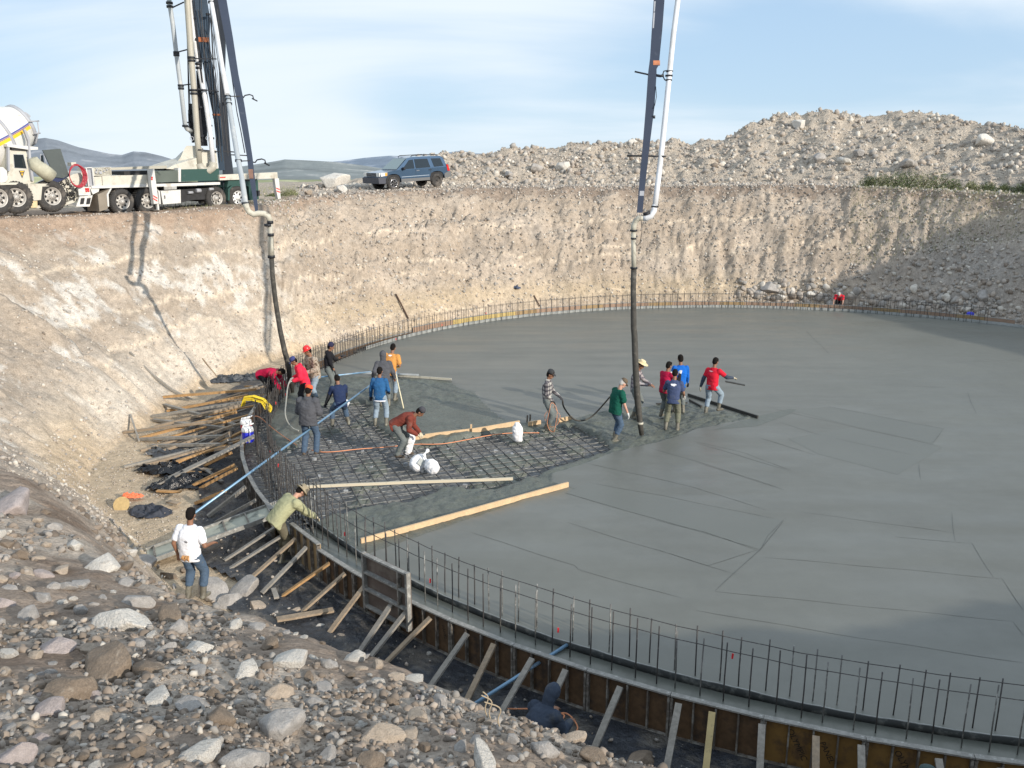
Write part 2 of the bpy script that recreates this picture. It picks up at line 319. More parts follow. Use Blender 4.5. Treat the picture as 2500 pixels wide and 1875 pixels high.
def terrain():
    ph = np.concatenate([np.arange(-180, -156, .30), np.arange(-156, -100, .13), np.arange(-100, 35, 1.2), np.arange(35, 180, .27)])
    r = np.concatenate([np.arange(17.9, 20, .25), np.arange(20, 30, .065), np.arange(30, 33, .12), np.arange(33, 48, .3), [50, 53, 57, 62, 70, 85, 110, 150, 220, 330]])
    nP, nR = len(ph), len(r); PH, RR_ = np.meshgrid(ph, r, indexing='ij')
    X = CEN[0]+RR_*np.cos(np.radians(PH)); Y = CEN[1]+RR_*np.sin(np.radians(PH)); Z = zbase(X, Y)
    s = np.clip((RR_-tbl(PH, 1))/(tbl(PH, 2)-tbl(PH, 1)), 0, 1.6); zc = tbl(PH, 3)
    n1 = fbm(X*.35, Y*.35+Z*.5, 4); n2 = fbm(PH*.5, Z*1.3, 5, .6); n3 = fbm(X*2.5, Y*2.5+Z*2, 4)
    tan = np.array([.385, .32, .255]); white = np.array([.57, .53, .475]); brown = np.array([.255, .205, .165]); dkb = np.array([.15, .105, .075])
    grey = np.array([.30, .285, .27]); sand = np.array([.50, .40, .285]); rust = np.array([.33, .235, .17])
    def mix(A, B, f): return A*(1-f[..., None])+B*f[..., None]
    Cc = np.broadcast_to(tan, X.shape+(3,)).copy()
    Cc = mix(Cc, np.array([.47, .40, .33]), np.clip(n1*1.2+.2, 0, 1)); Cc = mix(Cc, np.array([.30, .265, .23]), np.clip(fbm(PH*.5+30, s*7, 5, .65)*1.8-.1, 0, 1)*.65); Cc = mix(Cc, np.array([.50, .44, .37]), np.clip(fbm(PH*.09+3, s*9, 4, .6)*2-.2, 0, 1)*.5)
    left = sstep(143, 158, PH)+sstep(-148, -160, PH); far = sstep(40, 50, PH)*(1-sstep(150, 160, PH)); near = sstep(-158, -148, PH)*(1-sstep(-100, -90, PH))
    # white caliche patches, left bank
    w = sstep(.05, .34, n2+.55*fbm(PH*1.6, Z*3.2, 3)-np.abs(s-.52)*.9+.12)*left; Cc = mix(Cc, white, np.clip(w, 0, 1))
    Cc = mix(Cc, np.array([.58, .52, .44]), np.clip(left*sstep(.42, .0, s)*sstep(0, .06, s)*.8, 0, 1))
    Cc = mix(Cc, rust, np.clip(left*sstep(.78, .97, s+n3*.12)*.75, 0, 1))
    # pale strata lines
    for z0, k in ((2.55, .010), (2.05, .016), (.25, .012), (3.95, .008)):
        zl = z0+(PH-110)*(-k)*1.0+fbm(PH*.25, PH*0, 3)*.35
        Cc = mix(Cc, np.array([.66, .56, .44]), np.exp(-((Z-zl)/.05)**2)*.9*np.maximum(far, left)*sstep(-.45, .1, fbm(PH*.3+z0*9, PH*0+z0, 2)))
    Cc = mix(Cc, np.array([.50, .40, .26]), np.exp(-((Z-.5)/.6)**2)*far*.45*sstep(60, 95, PH))
    # dark topsoil under the far crest
    Cc = mix(Cc, brown, np.clip(far*sstep(.80, .94, s+n3*.09)*(1-sstep(1.05, 1.35, s))*sstep(132, 116, PH)*1.2, 0, 1))
    Cc = mix(Cc, np.array([.30, .22, .165]), np.clip(far*sstep(.88, 1.0, s+n3*.1)*sstep(116, 132, PH)*.7, 0, 1))
    Cc = mix(Cc, grey*1.1, np.clip(far*sstep(70, 52, PH)*.65*sstep(.75, .4, s), 0, 1))
    Cc = mix(Cc, np.array([.46, .41, .35]), far*sstep(1.3, 1.58, s)*.6)
    # heap
    t = RR_-27.5; Cc = mix(Cc, np.array([.44, .38, .31]), far*sstep(0, 3, t)*.8)
    # near bank: dark brown soil with grey and sandy patches
    nb = near*sstep(.3, .7, s); Cc = mix(Cc, brown*1.05, np.clip(nb, 0, 1))
    Cc = mix(Cc, np.array([.39, .345, .295]), np.clip(nb*sstep(-.1, .35, fbm(X*.9, Y*.9, 4)+.25*sstep(-118, -140, PH)+.3*np.exp(-((s-1)/.12)**2)), 0, 1)*.8)
    Cc = mix(Cc, dkb, np.clip(nb*sstep(.15, .45, fbm(X*1.3+9, Y*1.3, 4)), 0, 1)*.6)
    # trench floor
    fl = sstep(.06, .0, s); Cc = mix(Cc, sand, np.clip(fl*.9, 0, 1)); Cc = mix(Cc, sand*.97, np.clip(sstep(-176, -168, PH)*sstep(-140, -150, PH)*sstep(.3, .1, s), 0, 1))
    # oil / slurry streaks where hoses dripped down the left bank
    def streak(pts, w0):
        P = np.array([atr(*q)[:2] if len(q) == 3 else q for q in pts]); d = np.full(X.shape, 9.)
        for a, b in zip(P, P[1:]):
            e = b-a; L2 = (e**2).sum(); tt = np.clip(((X-a[0])*e[0]+(Y-a[1])*e[1])/L2, 0, 1)
            d = np.minimum(d, np.hypot(X-a[0]-tt*e[0], Y-a[1]-tt*e[1]))
        return np.exp(-(d/w0)**2)
    # scrub-green ground beyond the trucks
    gr = sstep(140, 150, PH)*sstep(34, 38, RR_)*sstep(-.2, .2, n1); Cc = mix(Cc, np.array([.20, .22, .10]), np.clip(gr, 0, 1)*.7)
    Cc = mix(Cc, np.array([.36, .34, .22]), sstep(60, 80, RR_))
    Cc = np.clip(Cc, 0.02, 1)
    V = np.stack([X, Y, Z], -1).reshape(-1, 3)
    idx = np.arange(nP*nR).reshape(nP, nR); i2 = np.roll(idx, -1, axis=0)
    Q = np.stack([idx[:, :-1], i2[:, :-1], i2[:, 1:], idx[:, 1:]], -1)
    Q = Q[:, :, ::-1]
    Rm = (RR_[:, :-1]+RR_[:, 1:])/2; Pm = PH[:, :-1]; hp = (Rm > np.interp(Pm, [-60, 30, 60, 90, 128, 136], [26.5, 26.5, 28.5, 30.5, 33.5, 34.0])) & (Pm > -60) & (Pm < 131) & (Rm < 50)
    for nm, mask, mt in (('ground', ~hp, M_earth), ('spoil_heap_hill', hp, M_heap)):
        q = Q[mask]; u, inv = np.unique(q, return_inverse=True); me = np_mesh(nm, V[u], inv.reshape(q.shape), True)
        colattr(me, Cc.reshape(-1, 3)[u]); tag(link(nm, me, mt), kind='structure')
terrain()

# ------------------------------------------------------------------ valley floor and mountain ranges
def valley():
    M_pl = mat('valley_grass', (.42, .42, .24), .95, noise=[(.0008, .25), (.004, .2)], spec=.1)
    g = MB(); v = [g.bm.verts.new(p) for p in ((-7900, -900, -52), (7900, -900, -52), (7900, 9900, -52), (-7900, 9900, -52))]; g.bm.faces.new(v)
    tag(g.build('valley_plain_ground', M_pl), kind='structure')
    def rng_(name, prof, D, depth, base, colr, seed):
        xs = np.linspace(prof[0][0], prof[-1][0], 420); ys = np.interp(xs, [p[0] for p in prof], [p[1] for p in prof])
        T = np.linspace(0, 2, 46); Xs, Ts = np.meshgrid(xs, T, indexing='ij'); Yy = np.repeat(ys[:, None], len(T), 1)
        u = (Xs-CX)/F; k = (CY-Yy)/F
        dz = (-math.sin(TH)+k*math.cos(TH))/(math.cos(TH)+k*math.sin(TH))
        dist = D+depth*(Ts-1)
        ridge = H+dz*D; env = np.where(Ts < 1, Ts**1.25, (2-Ts))
        X = u*dist/math.cos(TH); Y = dist; rid = 1-np.abs(fbm(X/(D*.055)+seed, Y/(D*.05), 5, .55))
        Z = base+(ridge-base)*env*(1-(1-rid)*.42*np.sin(np.clip(Ts, 0, 1)*math.pi))
        n = fbm(X/(D*.03), Y/(D*.03)+seed, 5, .6)
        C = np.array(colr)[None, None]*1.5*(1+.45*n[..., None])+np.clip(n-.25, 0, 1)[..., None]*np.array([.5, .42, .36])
        V = np.stack([X, Y, Z], -1).reshape(-1, 3); idx = np.arange(X.size).reshape(X.shape)
        Q = np.stack([idx[:-1, :-1], idx[1:, :-1], idx[1:, 1:], idx[:-1, 1:]], -1).reshape(-1, 4)
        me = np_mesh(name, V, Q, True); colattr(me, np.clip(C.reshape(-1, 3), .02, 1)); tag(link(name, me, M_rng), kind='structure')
    global M_rng
    M_rng = mat('mountain_scrub_haze', (1, 1, 1), .95, attr=True, spec=.1)  # range colours are cooled and lightened to carry distance haze
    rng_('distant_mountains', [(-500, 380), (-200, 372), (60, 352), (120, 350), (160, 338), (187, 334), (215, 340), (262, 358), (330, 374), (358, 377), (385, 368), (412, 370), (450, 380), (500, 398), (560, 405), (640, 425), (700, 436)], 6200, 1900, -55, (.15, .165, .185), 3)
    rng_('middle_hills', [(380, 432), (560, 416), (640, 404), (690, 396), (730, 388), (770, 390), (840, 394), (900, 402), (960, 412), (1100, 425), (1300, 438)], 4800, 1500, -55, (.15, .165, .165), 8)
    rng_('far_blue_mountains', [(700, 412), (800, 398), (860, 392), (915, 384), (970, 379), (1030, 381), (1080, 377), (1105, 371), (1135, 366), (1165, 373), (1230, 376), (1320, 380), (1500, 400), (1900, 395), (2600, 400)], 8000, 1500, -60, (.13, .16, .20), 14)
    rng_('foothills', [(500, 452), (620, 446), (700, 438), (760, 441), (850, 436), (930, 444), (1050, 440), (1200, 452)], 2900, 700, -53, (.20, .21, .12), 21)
valley()
# ================================================================== TANK FLOOR
def inpoly(X, Y, P):
    c = np.zeros(X.shape, bool); n = len(P)
    for i in range(n):
        x1, y1 = P[i]; x2, y2 = P[(i+1) % n]
        k = ((y1 > Y) != (y2 > Y)) & (X < (x2-x1)*(Y-y1)/((y2-y1) if y2 != y1 else 1e-9)+x1); c ^= k
    return c
def pxpoly(L, z=0.): return np.array([atz(a, b, z)[:2] for a, b in L])
def z4(x, y): return (550+x/3.687, 780+y/3.687)
def z5(x, y): return (1150+x/2.765, 780+y/2.765)
def z6(x, y): return (200+x/2.765, 850+y/2.765)
def z2(x, y): return (800+x/2.458, 1250+y/2.458)
def z3(x, y): return (1600+x/2.458, 1250+y/2.458)
def zl(x, y): return (250+x/5.53, 900+y/5.53)
P_rough = pxpoly([(705, 890), (765, 893), (800, 915), (980, 922), (1101, 929), (1109, 940), (1136, 950), (1160, 958), (1187, 988), (1220, 1015), (1250, 1034),
    (1394, 1024), (1430, 1012), (1490, 1000), (1560, 996), (1620, 985), (1690, 985), (1760, 1003), (1848, 1016), (1820, 1024), (1700, 1046), (1650, 1065),
    (1606, 1077), (1486, 1107), (1418, 1135), (1352, 1154), (1345, 1172), (1388, 1184), (1230, 1230), (880, 1327), (858, 1340), (740, 1340), (560, 1250), (480, 1100), (500, 960), (600, 880)])
P_mat = pxpoly([(767, 985), (822, 975), (857, 972), (900, 982), (930, 1045), (960, 1062), (1010, 1078), (1100, 1072), (1200, 1052), (1300, 1046), (1403, 1030), (1452, 1050),
    (1500, 1084), (1486, 1097), (1440, 1112), (1352, 1140), (1290, 1163), (1243, 1179), (1215, 1188), (1177, 1191), (1068, 1189), (1045, 1200), (1016, 1211),
    (983, 1221), (916, 1231), (850, 1243), (800, 1246), (765, 1262), (740, 1300), (640, 1262), (560, 1150), (520, 1050), (540, 960), (600, 930), (640, 985), (655, 1060), (672, 1092), (715, 1082), (755, 1040)])
P_brush = pxpoly([(1848, 1016), (1930, 998), (1945, 1000), (1926, 1012), (1850, 1040), (1740, 1050)])
def inner(dz=None):
    ph = np.concatenate([np.arange(-225, -140, .17), np.arange(-140, 135, 2.0)])
    r = np.concatenate([[0.0, 1, 2, 3], np.arange(3.5, 17.45, .055), [RS]])
    PH, RR_ = np.meshgrid(ph, r, indexing='ij'); X = CEN[0]+RR_*np.cos(np.radians(PH)); Y = CEN[1]+RR_*np.sin(np.radians(PH))
    jx = fbm(X*1.6, Y*1.6, 4)*.22; jy = fbm(X*1.6+50, Y*1.6, 4)*.22
    rough = inpoly(X+jx*.25, Y+jy*.25, P_rough); m = inpoly(X+jx, Y+jy, P_mat)
    def blur(A, n):
        A = A.astype(float)
        for _ in range(n):
            A[1:-1, 1:-1] = (A[1:-1, 1:-1]*2+A[:-2, 1:-1]+A[2:, 1:-1]+A[1:-1, :-2]+A[1:-1, 2:])/6
        return A
    mb = blur(m, 5); rb = blur(rough, 3)
    lump = fbm(X*2.2, Y*2.2, 3)*.05+fbm(X*5, Y*5, 4, .65)*.06-np.abs(fbm(X*1.6+3, Y*2.6, 3))*.05+np.clip(fbm(X*.9+7, Y*.9, 2), 0, 1)*.05
    sm = sstep(.12, .38, fbm(X*.55+31, Y*.55+5, 3)+.05)*.45      # parts already struck off are calmer
    # near-ring patch and the strip beyond the screed line are smoother
    qx, qy = atz(1150, 1010)[:2]; sm = np.maximum(sm, np.exp(-(((X-qx)/2.6)**2+((Y-qy)/1.6)**2))*1.0); sm = np.clip(sm, 0, 1)
    qx, qy = atz(690, 1020)[:2]; sm = np.maximum(sm, np.exp(-(((X-qx)/1.1)**2+((Y-qy)/1.4)**2)))
    qx, qy = atz(1590, 1045)[:2]; sm = sm*(1-np.exp(-(((X-qx)/2.2)**2+((Y-qy)/1.3)**2)))
    zm = (lump*(1-.85*sm)-.006)*rb
    islands = sstep(.18, .4, fbm(X*1.15+3, Y*1.15+8, 4)+.25*np.exp(-((X-1.2)**2+(Y-21.6)**2)/3))*.13
    Z = zm*(1-mb)+mb*(-.235+fbm(X*5, Y*5, 3)*.02+islands)
    Z[:, -1] = np.where(rough[:, -1], Z[:, -1], 0)
    V = np.stack([X, Y, Z], -1).reshape(-1, 3); idx = np.arange(X.size).reshape(X.shape); i2 = np.roll(idx, -1, axis=0)
    Q = np.stack([idx[:, :-1], idx[:, 1:], i2[:, 1:], i2[:, :-1]], -1)
    zz = (Z[:, :-1]+Z[:, 1:])/2; mk = (mb[:, :-1] > .5) & (zz < -.17); rk = rough[:, :-1] & rough[:, 1:]
    for nm, k, mt in (('concrete_slab', ~rk & ~mk, M_slab), ('fresh_concrete', rk & ~mk, M_mud), ('blinding_ground', mk, M_base)):
        q = Q[k]; u, inv = np.unique(q, return_inverse=True); me = np_mesh(nm, V[u], inv.reshape(q.shape), True)
        tag(link(nm, me, mt), kind='structure')
inner()
def ring_sheet(name, r0, r1, z0, z1, p0, p1, mt, n=None, jit=0, kind='structure'):
    ph = np.linspace(p0, p1, n or int(abs(p1-p0)*3)); rr = np.linspace(0, 1, 5)
    PH, T = np.meshgrid(ph, rr, indexing='ij'); RR_ = r0+(r1-r0)*T; X = CEN[0]+RR_*np.cos(np.radians(PH)); Y = CEN[1]+RR_*np.sin(np.radians(PH))
    Z = z0+(z1-z0)*T+jit*fbm(X*3, Y*3, 3); V = np.stack([X, Y, Z], -1).reshape(-1, 3); idx = np.arange(X.size).reshape(X.shape)
    Q = np.stack([idx[:-1, :-1], idx[1:, :-1], idx[1:, 1:], idx[:-1, 1:]], -1).reshape(-1, 4)
    return tag(link(name, np_mesh(name, V, Q, True), mt), kind=kind)
PH_OPEN0, PH_OPEN1 = -203, -144.5          # stretch of footing still without concrete
M_ledge = mat('wet_footing', (.105, .112, .098), .30, noise=[(1, .12), (20, .08)], bump=[(14, .2, .01)], spec=.55)
ring_sheet('footing_concrete', RS+.03, RF, -.095, -.095, PH_OPEN1, 360+PH_OPEN0, M_ledge, jit=.006)
ring_sheet('footing_base_ground', RS-.02, RF, -.30, -.30, PH_OPEN0-2, PH_OPEN1+2, M_base, jit=.03)
# upright ring strip between floor and footing: dark outside, slurry covered inside
def strip():
    M_so = mat('waterstop_dark', (.03, .034, .034), .7, noise=[(3, .3)], dirt=((.12, .125, .115), 6, .52, .8))
    M_si = mat('waterstop_slurry', (.26, .27, .26), .7, noise=[(2, .15), (9, .2)], dirt=((.13, .14, .14), 3, .6, .7))
    root = empty('edge_strip', pol(0, 0), label='thin upright edge strip ringing the concrete floor, black outside and splashed grey inside', cat='edge strip')
    for a0, a1, k in ((PH_OPEN1-1.5, 360+PH_OPEN0, 1),):
        ph = np.arange(a0, a1, .5)
        for nm, ri, ro, mt in (('outer_face', RS+.012, RS+.03, M_so), ('inner_face', RS-.012, RS+.0118, M_si)):
            V = []; Q = []
            for i, p in enumerate(ph):
                zt = .012+.004*math.sin(p*1.7)+.006*math.sin(p*.31)+.004*math.sin(p*4.1)+(.12 if 20 < (p % 360) < 160 else 0)
                for (rr, z) in ((ri, -.14), (ri, zt), (ro, zt), (ro, -.14)): 
                    v = pol(p, rr+.008*math.sin(p*.9), z)-pol(0, 0); V.append(v)
                if i:
                    b = (i-1)*4; c = i*4
                    for j in range(4): Q.append((b+j, b+(j+1) % 4, c+(j+1) % 4, c+j))
            link(nm, np_mesh(nm, V, Q), mt, root)
        for i, p in enumerate(np.arange(50, 150, 1.08)):
            tk = MB(); tk.box(pol(p, RS-.018, .03)-pol(0, 0), (.012, .02, .25), Matrix.Rotation(R(p), 4, 'Z')); tk.build('splice', M_so, root)
strip()
# trowel / screed pass marks left on the slab
def marks():
    M_line = mat('slab_groove', (.097, .101, .09), .5, noise=(4, .3)); g = MB()
    lines = [[z5(1190, 860), z5(1700, 1010), z5(2120, 1150)], [z5(780, 970), z5(1150, 1050), z5(1500, 1130), z5(1990, 1285)], [z5(790, 1100), z5(1300, 1190), z5(2050, 1345)],
      [z5(630, 1170), z5(1150, 1320), z5(1560, 1430), z5(1940, 1555)], [z5(650, 1370), z5(1100, 1510), z5(1600, 1659), z3(610, 230)], [z5(0, 1435), z5(350, 1550), z5(700, 1659), z2(1500, 345), z2(2130, 518)],
      [z5(1500, 820), z5(1850, 900), z5(2160, 1020)], [z5(1950, 800), z5(2210, 880)], [z5(2110, 1355), z5(2000, 1460), z5(1950, 1550)], [z3(0, 48), z3(300, 120), z3(625, 235)], [z3(0, 220), z3(480, 375)],
      [z3(770, 55), z3(625, 225), z3(360, 475)], [z3(360, 475), z3(1100, 550), z3(2140, 655)], [z3(880, 0), z3(1800, 125)], [z3(1780, 0), z3(1800, 175)], [z3(1440, 150), z3(1900, 187)], [z3(650, 270), z3(1500, 345), z3(2080, 400)],
      [z3(1900, 187), z3(2030, 390)], [z3(2080, 400), z3(2212, 590)], [z3(2140, 655), z3(2212, 740)], [z3(245, 590), z3(1200, 750), z3(2212, 905)]]
    def Z6(x, y): return (1700+x/2.765, 600+y/2.765)
    lines += [[Z6(520, 1100), Z6(1050, 1220), Z6(1660, 1355)], [Z6(900, 1085), Z6(1300, 1165), Z6(1670, 1235)], [Z6(1670, 1235), Z6(1590, 1335)], [Z6(940, 1300), Z6(1450, 1410)], [Z6(440, 1300), Z6(800, 1410)],
      [Z6(1505, 1470), Z6(1515, 1580)], [Z6(740, 575), Z6(900, 730)], [Z6(1455, 950), Z6(1680, 955)], [Z6(1830, 990), Z6(1890, 1135)], [Z6(560, 1190), Z6(830, 1275)], [Z6(0, 1460), Z6(590, 1645)], [Z6(0, 1330), Z6(620, 1515)]]
    for L in lines:
        P = [Vector(atz(*q, .004)) for q in L]; pts = []
        for a, b in zip(P, P[1:]):
            n = max(2, int((b-a).length/.35)); pts += [a.lerp(b, i/n) for i in range(n)]
        pts.append(P[-1]); prev = None
        for i, p in enumerate(pts):
            t = (pts[min(i+1, len(pts)-1)]-pts[max(i-1, 0)]).normalized(); s = Vector((-t.y, t.x, 0))
            w = (.0025+.003*random.random())*(.35 if i in (0, len(pts)-1) else 1)*(1+p.length/45)
            off = s*.012*math.sin(i*.9+p.x); a = g.bm.verts.new(p+off+s*w); b = g.bm.verts.new(p+off-s*w)
            if prev: g.bm.faces.new((prev[0], prev[1], b, a))
            prev = (a, b)
    tag(g.build('slab_score_marks_ground', M_line), kind='structure')
    # panels of slightly drier, paler finish with straight edges
    M_p = mat('slab_finish_pale', (.132, .138, .123), .40, noise=[(.3, .06), (60, .04)], spec=.4); M_d = mat('slab_finish_brushed', (.115, .125, .11), .5, noise=[(8, .12)], bump=[(30, .5, .006)])
    for poly, mt, z in (([Z6(640, 1110), Z6(1050, 1215), Z6(1590, 1335), Z6(1670, 1235), Z6(1100, 1120), Z6(900, 1085)], M_p, .002), ([Z6(820, 1405), Z6(1360, 1545), Z6(1660, 1360), Z6(1050, 1225), Z6(620, 1300)], M_p, .0025),
                     ([z5(790, 1100), z5(2050, 1345), z5(2110, 1355), z5(1950, 1550), z5(1150, 1320), z5(640, 1170)], M_p, .002)):
        g = MB(); g.bm.faces.new([g.bm.verts.new(atz(*q, z)) for q in poly]); tag(g.build('slab_finish_patch_ground', mt), kind='structure')
    g = MB(); g.bm.faces.new([g.bm.verts.new((x, y, .003)) for x, y in P_brush]); tag(g.build('slab_brushed_patch_ground', M_d), kind='structure')
marks()

# ------------------------------------------------------------------ rebar dowel cage round the edge
CAGE = empty('rebar_cage', pol(0, 0), label='rusty steel dowel bars standing in two rows all round the tank floor edge', cat='rebar cage')
def cage():
    r_ = .0105; items = []
    for row, (rr, off) in enumerate(((RS-.10, 0), (RS+.22, .5))):
        p = 47.0
        while p < 268:
            dens = 1.08 if not (152 < p < 217) else .62
            items.append((p+off*1.08+random.uniform(-.12, .12), rr+random.uniform(-.02, .02), row)); p += dens
    def dist(it): q = pol(it[0], it[1]); return q.length
    items.sort(key=lambda it: -1 if False else dist(it))
    st = MB()
    for k, (p, rr, row) in enumerate(items):
        b = pol(p, rr, -.28)-pol(0, 0); h = .82+random.uniform(-.03, .06)+(-.06 if row == 0 else 0)
        t = b+Vector((random.uniform(-.013, .013), random.uniform(-.013, .013), h+.28))
        far = (Vector((0, 0, H))-pol(p, rr)).length
        rad = r_ if far < 20 else r_*1.0
        if k < 98:
            m = MB(); m.tube([b, b.lerp(t, .5)+Vector((random.uniform(-.008, .008), 0, 0)), t], rad, 6); m.build('vertical_bar', M_steel if random.random() < .6 else M_steell, CAGE)
        else: st.tube([b, t], rad, 5)
    tag(st.build('vertical_bars', M_steel, CAGE), kind='stuff')
    for rr, z, a0, a1 in ((RS-.10, .72, 46, 268), (RS+.22, .70, 46, 268), (RS-.10, .10, 152, 216), (RS+.22, .05, 152, 216), (RS-.10, -.16, 152, 216), (RS+.22, -.2, 152, 216)):
        g = MB(); pts = [pol(p, rr+.012+.008*math.sin(p*2.1), z+.006*math.sin(p*.7)+.004*math.sin(p*3.3))-pol(0, 0) for p in np.arange(a0, a1, 1.4)]
        g.tube(pts, .007, 6); g.build('hoop_bar', M_steel, CAGE)
    M_red = mat('red_flag_tape', (.75, .03, .04), .5)
    for p in [167, 171, 176, 181, 186, 191, 196, 200, 205, 211, 219, 228, 237, 246, 150, 140, 131]:
        g = MB(); c = pol(p, RS-.10, random.choice([.1, .25, .45]))-pol(0, 0); g.prism([(-.012, -.045), (.014, -.05), (.02, .03), (-.008, .04)], -.004, .004)
        for v in g.bm.verts: v.co += c+Vector((0, -.015, 0))
        g.build('red_tape', M_red, CAGE)
cage()
# ------------------------------------------------------------------ reinforcement mat
def rmat():
    root = empty('rebar_mat', (0, 0, 0), label='open grid of steel bars lying over the unpoured part of the floor', cat='rebar mat')
    a = R(-69); u = Vector((math.cos(a), math.sin(a), 0)); v = Vector((-u.y, u.x, 0)); o = Vector((atz(1070, 1120)[0], atz(1070, 1120)[1], 0)); C2 = Vector((CEN[0], CEN[1], 0))
    Pe = pxpoly([(767, 975), (822, 965), (900, 972), (935, 1035), (1010, 1072), (1200, 1047), (1403, 1022), (1475, 1052), (1512, 1085), (1440, 1118), (1300, 1166), (1243, 1186), (1177, 1199), (1050, 1212), (983, 1230), (850, 1255), (770, 1285), (700, 1330), (600, 1262), (520, 1150), (480, 1050), (520, 950), (600, 920), (650, 960), (690, 1070), (740, 1050)])
    parts = 0; st = MB()
    for (d, e, z, sp, nm) in ((u, v, -.085, .30, 'long_bar'), (v, u, -.098, .30, 'cross_bar')):
        for k in range(-45, 46):
            line = o+e*(k*sp+random.uniform(-.02, .02)); T = np.arange(-13, 13, .06)
            X = line.x+d.x*T; Y = line.y+d.y*T; ok = inpoly(X, Y, Pe) & (np.hypot(X-CEN[0], Y-CEN[1]) < RF-.12)
            i = 0
            while i < len(T):
                if ok[i]:
                    j = i
                    while j+1 < len(T) and ok[j+1]: j += 1
                    if T[j]-T[i] > .4:
                        A = line+d*(T[i]-random.uniform(0, .12)); B = line+d*(T[j]+random.uniform(0, .12)); n = 5; bend = random.uniform(-.012, .012)
                        for q in (A, B):
                            q2 = q-C2
                            if q2.length > RF-.1: q -= q2.normalized()*(q2.length-RF+.1)
                        pts = [A.lerp(B, s/n)+Vector((0, 0, z+bend*math.sin(s*2.1)))+e*random.uniform(-.012, .012) for s in range(n+1)]
                        if parts < 98 and T[j]-T[i] > .8: g = MB(); g.tube(pts, .0105, 6); g.build(nm, M_steel if nm == 'long_bar' else M_steell, root); parts += 1
                        else: st.tube(pts, .0105, 6)
                    i = j
                i += 1
        # lower layer
    for (d, e, z, sp) in ((v, u, -.19, .30),):
        for k in range(-45, 46):
            line = o+e*((k+.45)*sp); T = np.arange(-13, 13, .1); X = line.x+d.x*T; Y = line.y+d.y*T; ok = inpoly(X, Y, Pe) & (np.hypot(X-CEN[0], Y-CEN[1]) < RF-.15)
            if ok.sum() > 5:
                w = np.where(ok)[0]; st.tube([line+d*T[w[0]]+Vector((0, 0, z)), line+d*T[w[-1]]+Vector((0, 0, z))], .008, 5)
    tag(st.build('lower_bars', M_steell, root), kind='stuff')
    M_blk = mat('concrete_spacer', (.30, .31, .32), .85, noise=(12, .15))
    for n_, (x, y) in enumerate([(1210, 1102), (1040, 1150), (990, 1133), (1095, 1098), (1135, 1186), (844, 1200), (768, 1122), (907, 1143), (804, 1078), (885, 1104), (778, 1164), (1173, 1152), (1250, 1110), (1330, 1095)]):
        p = atz(x, y, -.13); g = MB(); g.box((0, 0, 0), (.11, .07, .08), bev=.008); b = g.build('spacer_block', M_blk); b.location = p; b.rotation_euler = (random.uniform(-.2, .2), random.uniform(-.2, .2), random.uniform(0, 3))
        tag(b, 'small grey concrete spacer block lying among the bars of the open rebar grid', 'spacer block', 'concrete spacer blocks in the rebar grid')
rmat()

# ------------------------------------------------------------------ formwork panels around the footing
ORD = ['first', 'second', 'third', 'fourth', 'fifth', 'sixth', 'seventh', 'eighth', 'ninth', 'tenth', 'eleventh', 'twelfth', 'thirteenth', 'fourteenth', 'fifteenth', 'sixteenth', 'seventeenth', 'eighteenth', 'nineteenth', 'twentieth']
def forms():
    dphi = 4.0; L = 2*math.radians(dphi/2)*RF
    def panel(face, ht, z0):
        root = empty('form_panel')
        g = MB(); g.box((0, .009, z0+ht/2), (L-.012, .018, ht)); g.build('plywood_face', face, root)
        g = MB()
        for x in np.linspace(-L/2+.02, L/2-.02, 5): g.box((x, -.035, z0+ht/2-.01), (.022 if abs(x) < L/2-.05 else .034, .066, ht-.03))
        g.box((0, -.033, z0+.02), (L-.08, .06, .03)); g.build('rib', M_frame, root)
        g = MB(); g.box((0, -.027, z0+ht+.012), (L-.006, .09, .024)); g.build('top_rail', M_rail, root)
        return root
    global M_rail
    M_rail = mat('form_top_rail', (.24, .235, .22), .75, noise=[(9, .25)], dirt=((.50, .50, .47), 14, .55, .8), bump=(40, .4, .004))
    protos = {}; n = 0
    far_lab = {}
    angs = np.arange(-144.2+dphi/2, 360-217.5+1, dphi)   # from the olive shirted man, anticlockwise round to the far left
    left = [a for a in np.arange(146, 213.5, dphi)]
    panels = [(a, 0) for a in angs if not (-88 < a < 44)]+[(a, 1) for a in left]
    for a, isl in panels:
        a2 = a % 360; fary = 110 < a2 < 142; near = a2 > 220
        face = M_form if near else (M_formy if 124 < a2 < 137 else (M_formr if int(a2/4) % 3 else M_frmo2))
        if isl: face = M_form
        zt = .06 if (near or isl) else (.24 if a2 < 142 else .17)
        word = (near and a2 > 246 and a2 < 262)
        if word: face = M_formo
        key = (face.name, zt)
        if key not in protos: protos[key] = panel(face, zt-ZF-.03, ZF+.005); o = protos[key]
        else: o = copy_tree(protos[key])
        c = pol(a2, RF); o.location = (c.x, c.y, 0); o.rotation_euler = (0, 0, R(a2+90))
        o['category'] = 'form panel'; o['group'] = 'formwork panels round the footing'
        if near: o['label'] = 'brown ribbed form panel, '+ORD[int((a2-214)//4) % 20]+' right of the khaki shirt man on the near edge'
        elif isl: o['label'] = 'bare form panel beside the rebar, '+ORD[int((a2-144)//4) % 20]+' along the left edge from far end'
        elif 126 < a2 < 137: o['label'] = 'bright yellow faced form panel at the far edge, '+('left one' if a2 > 131 else 'right one')
        else: o['label'] = 'form panel on the far edge, '+(ORD[int((a2-44)//4) % 20] if a2 < 124 else ORD[int((a2-136)//4) % 20])+(' from the right' if a2 < 124 else ' left of the yellow ones')
M_formo = mat('form_plywood_orange', (.22, .125, .035), .7, noise=[(1.5, .3)], dirt=((.10, .06, .03), 2.2, .52, .9))
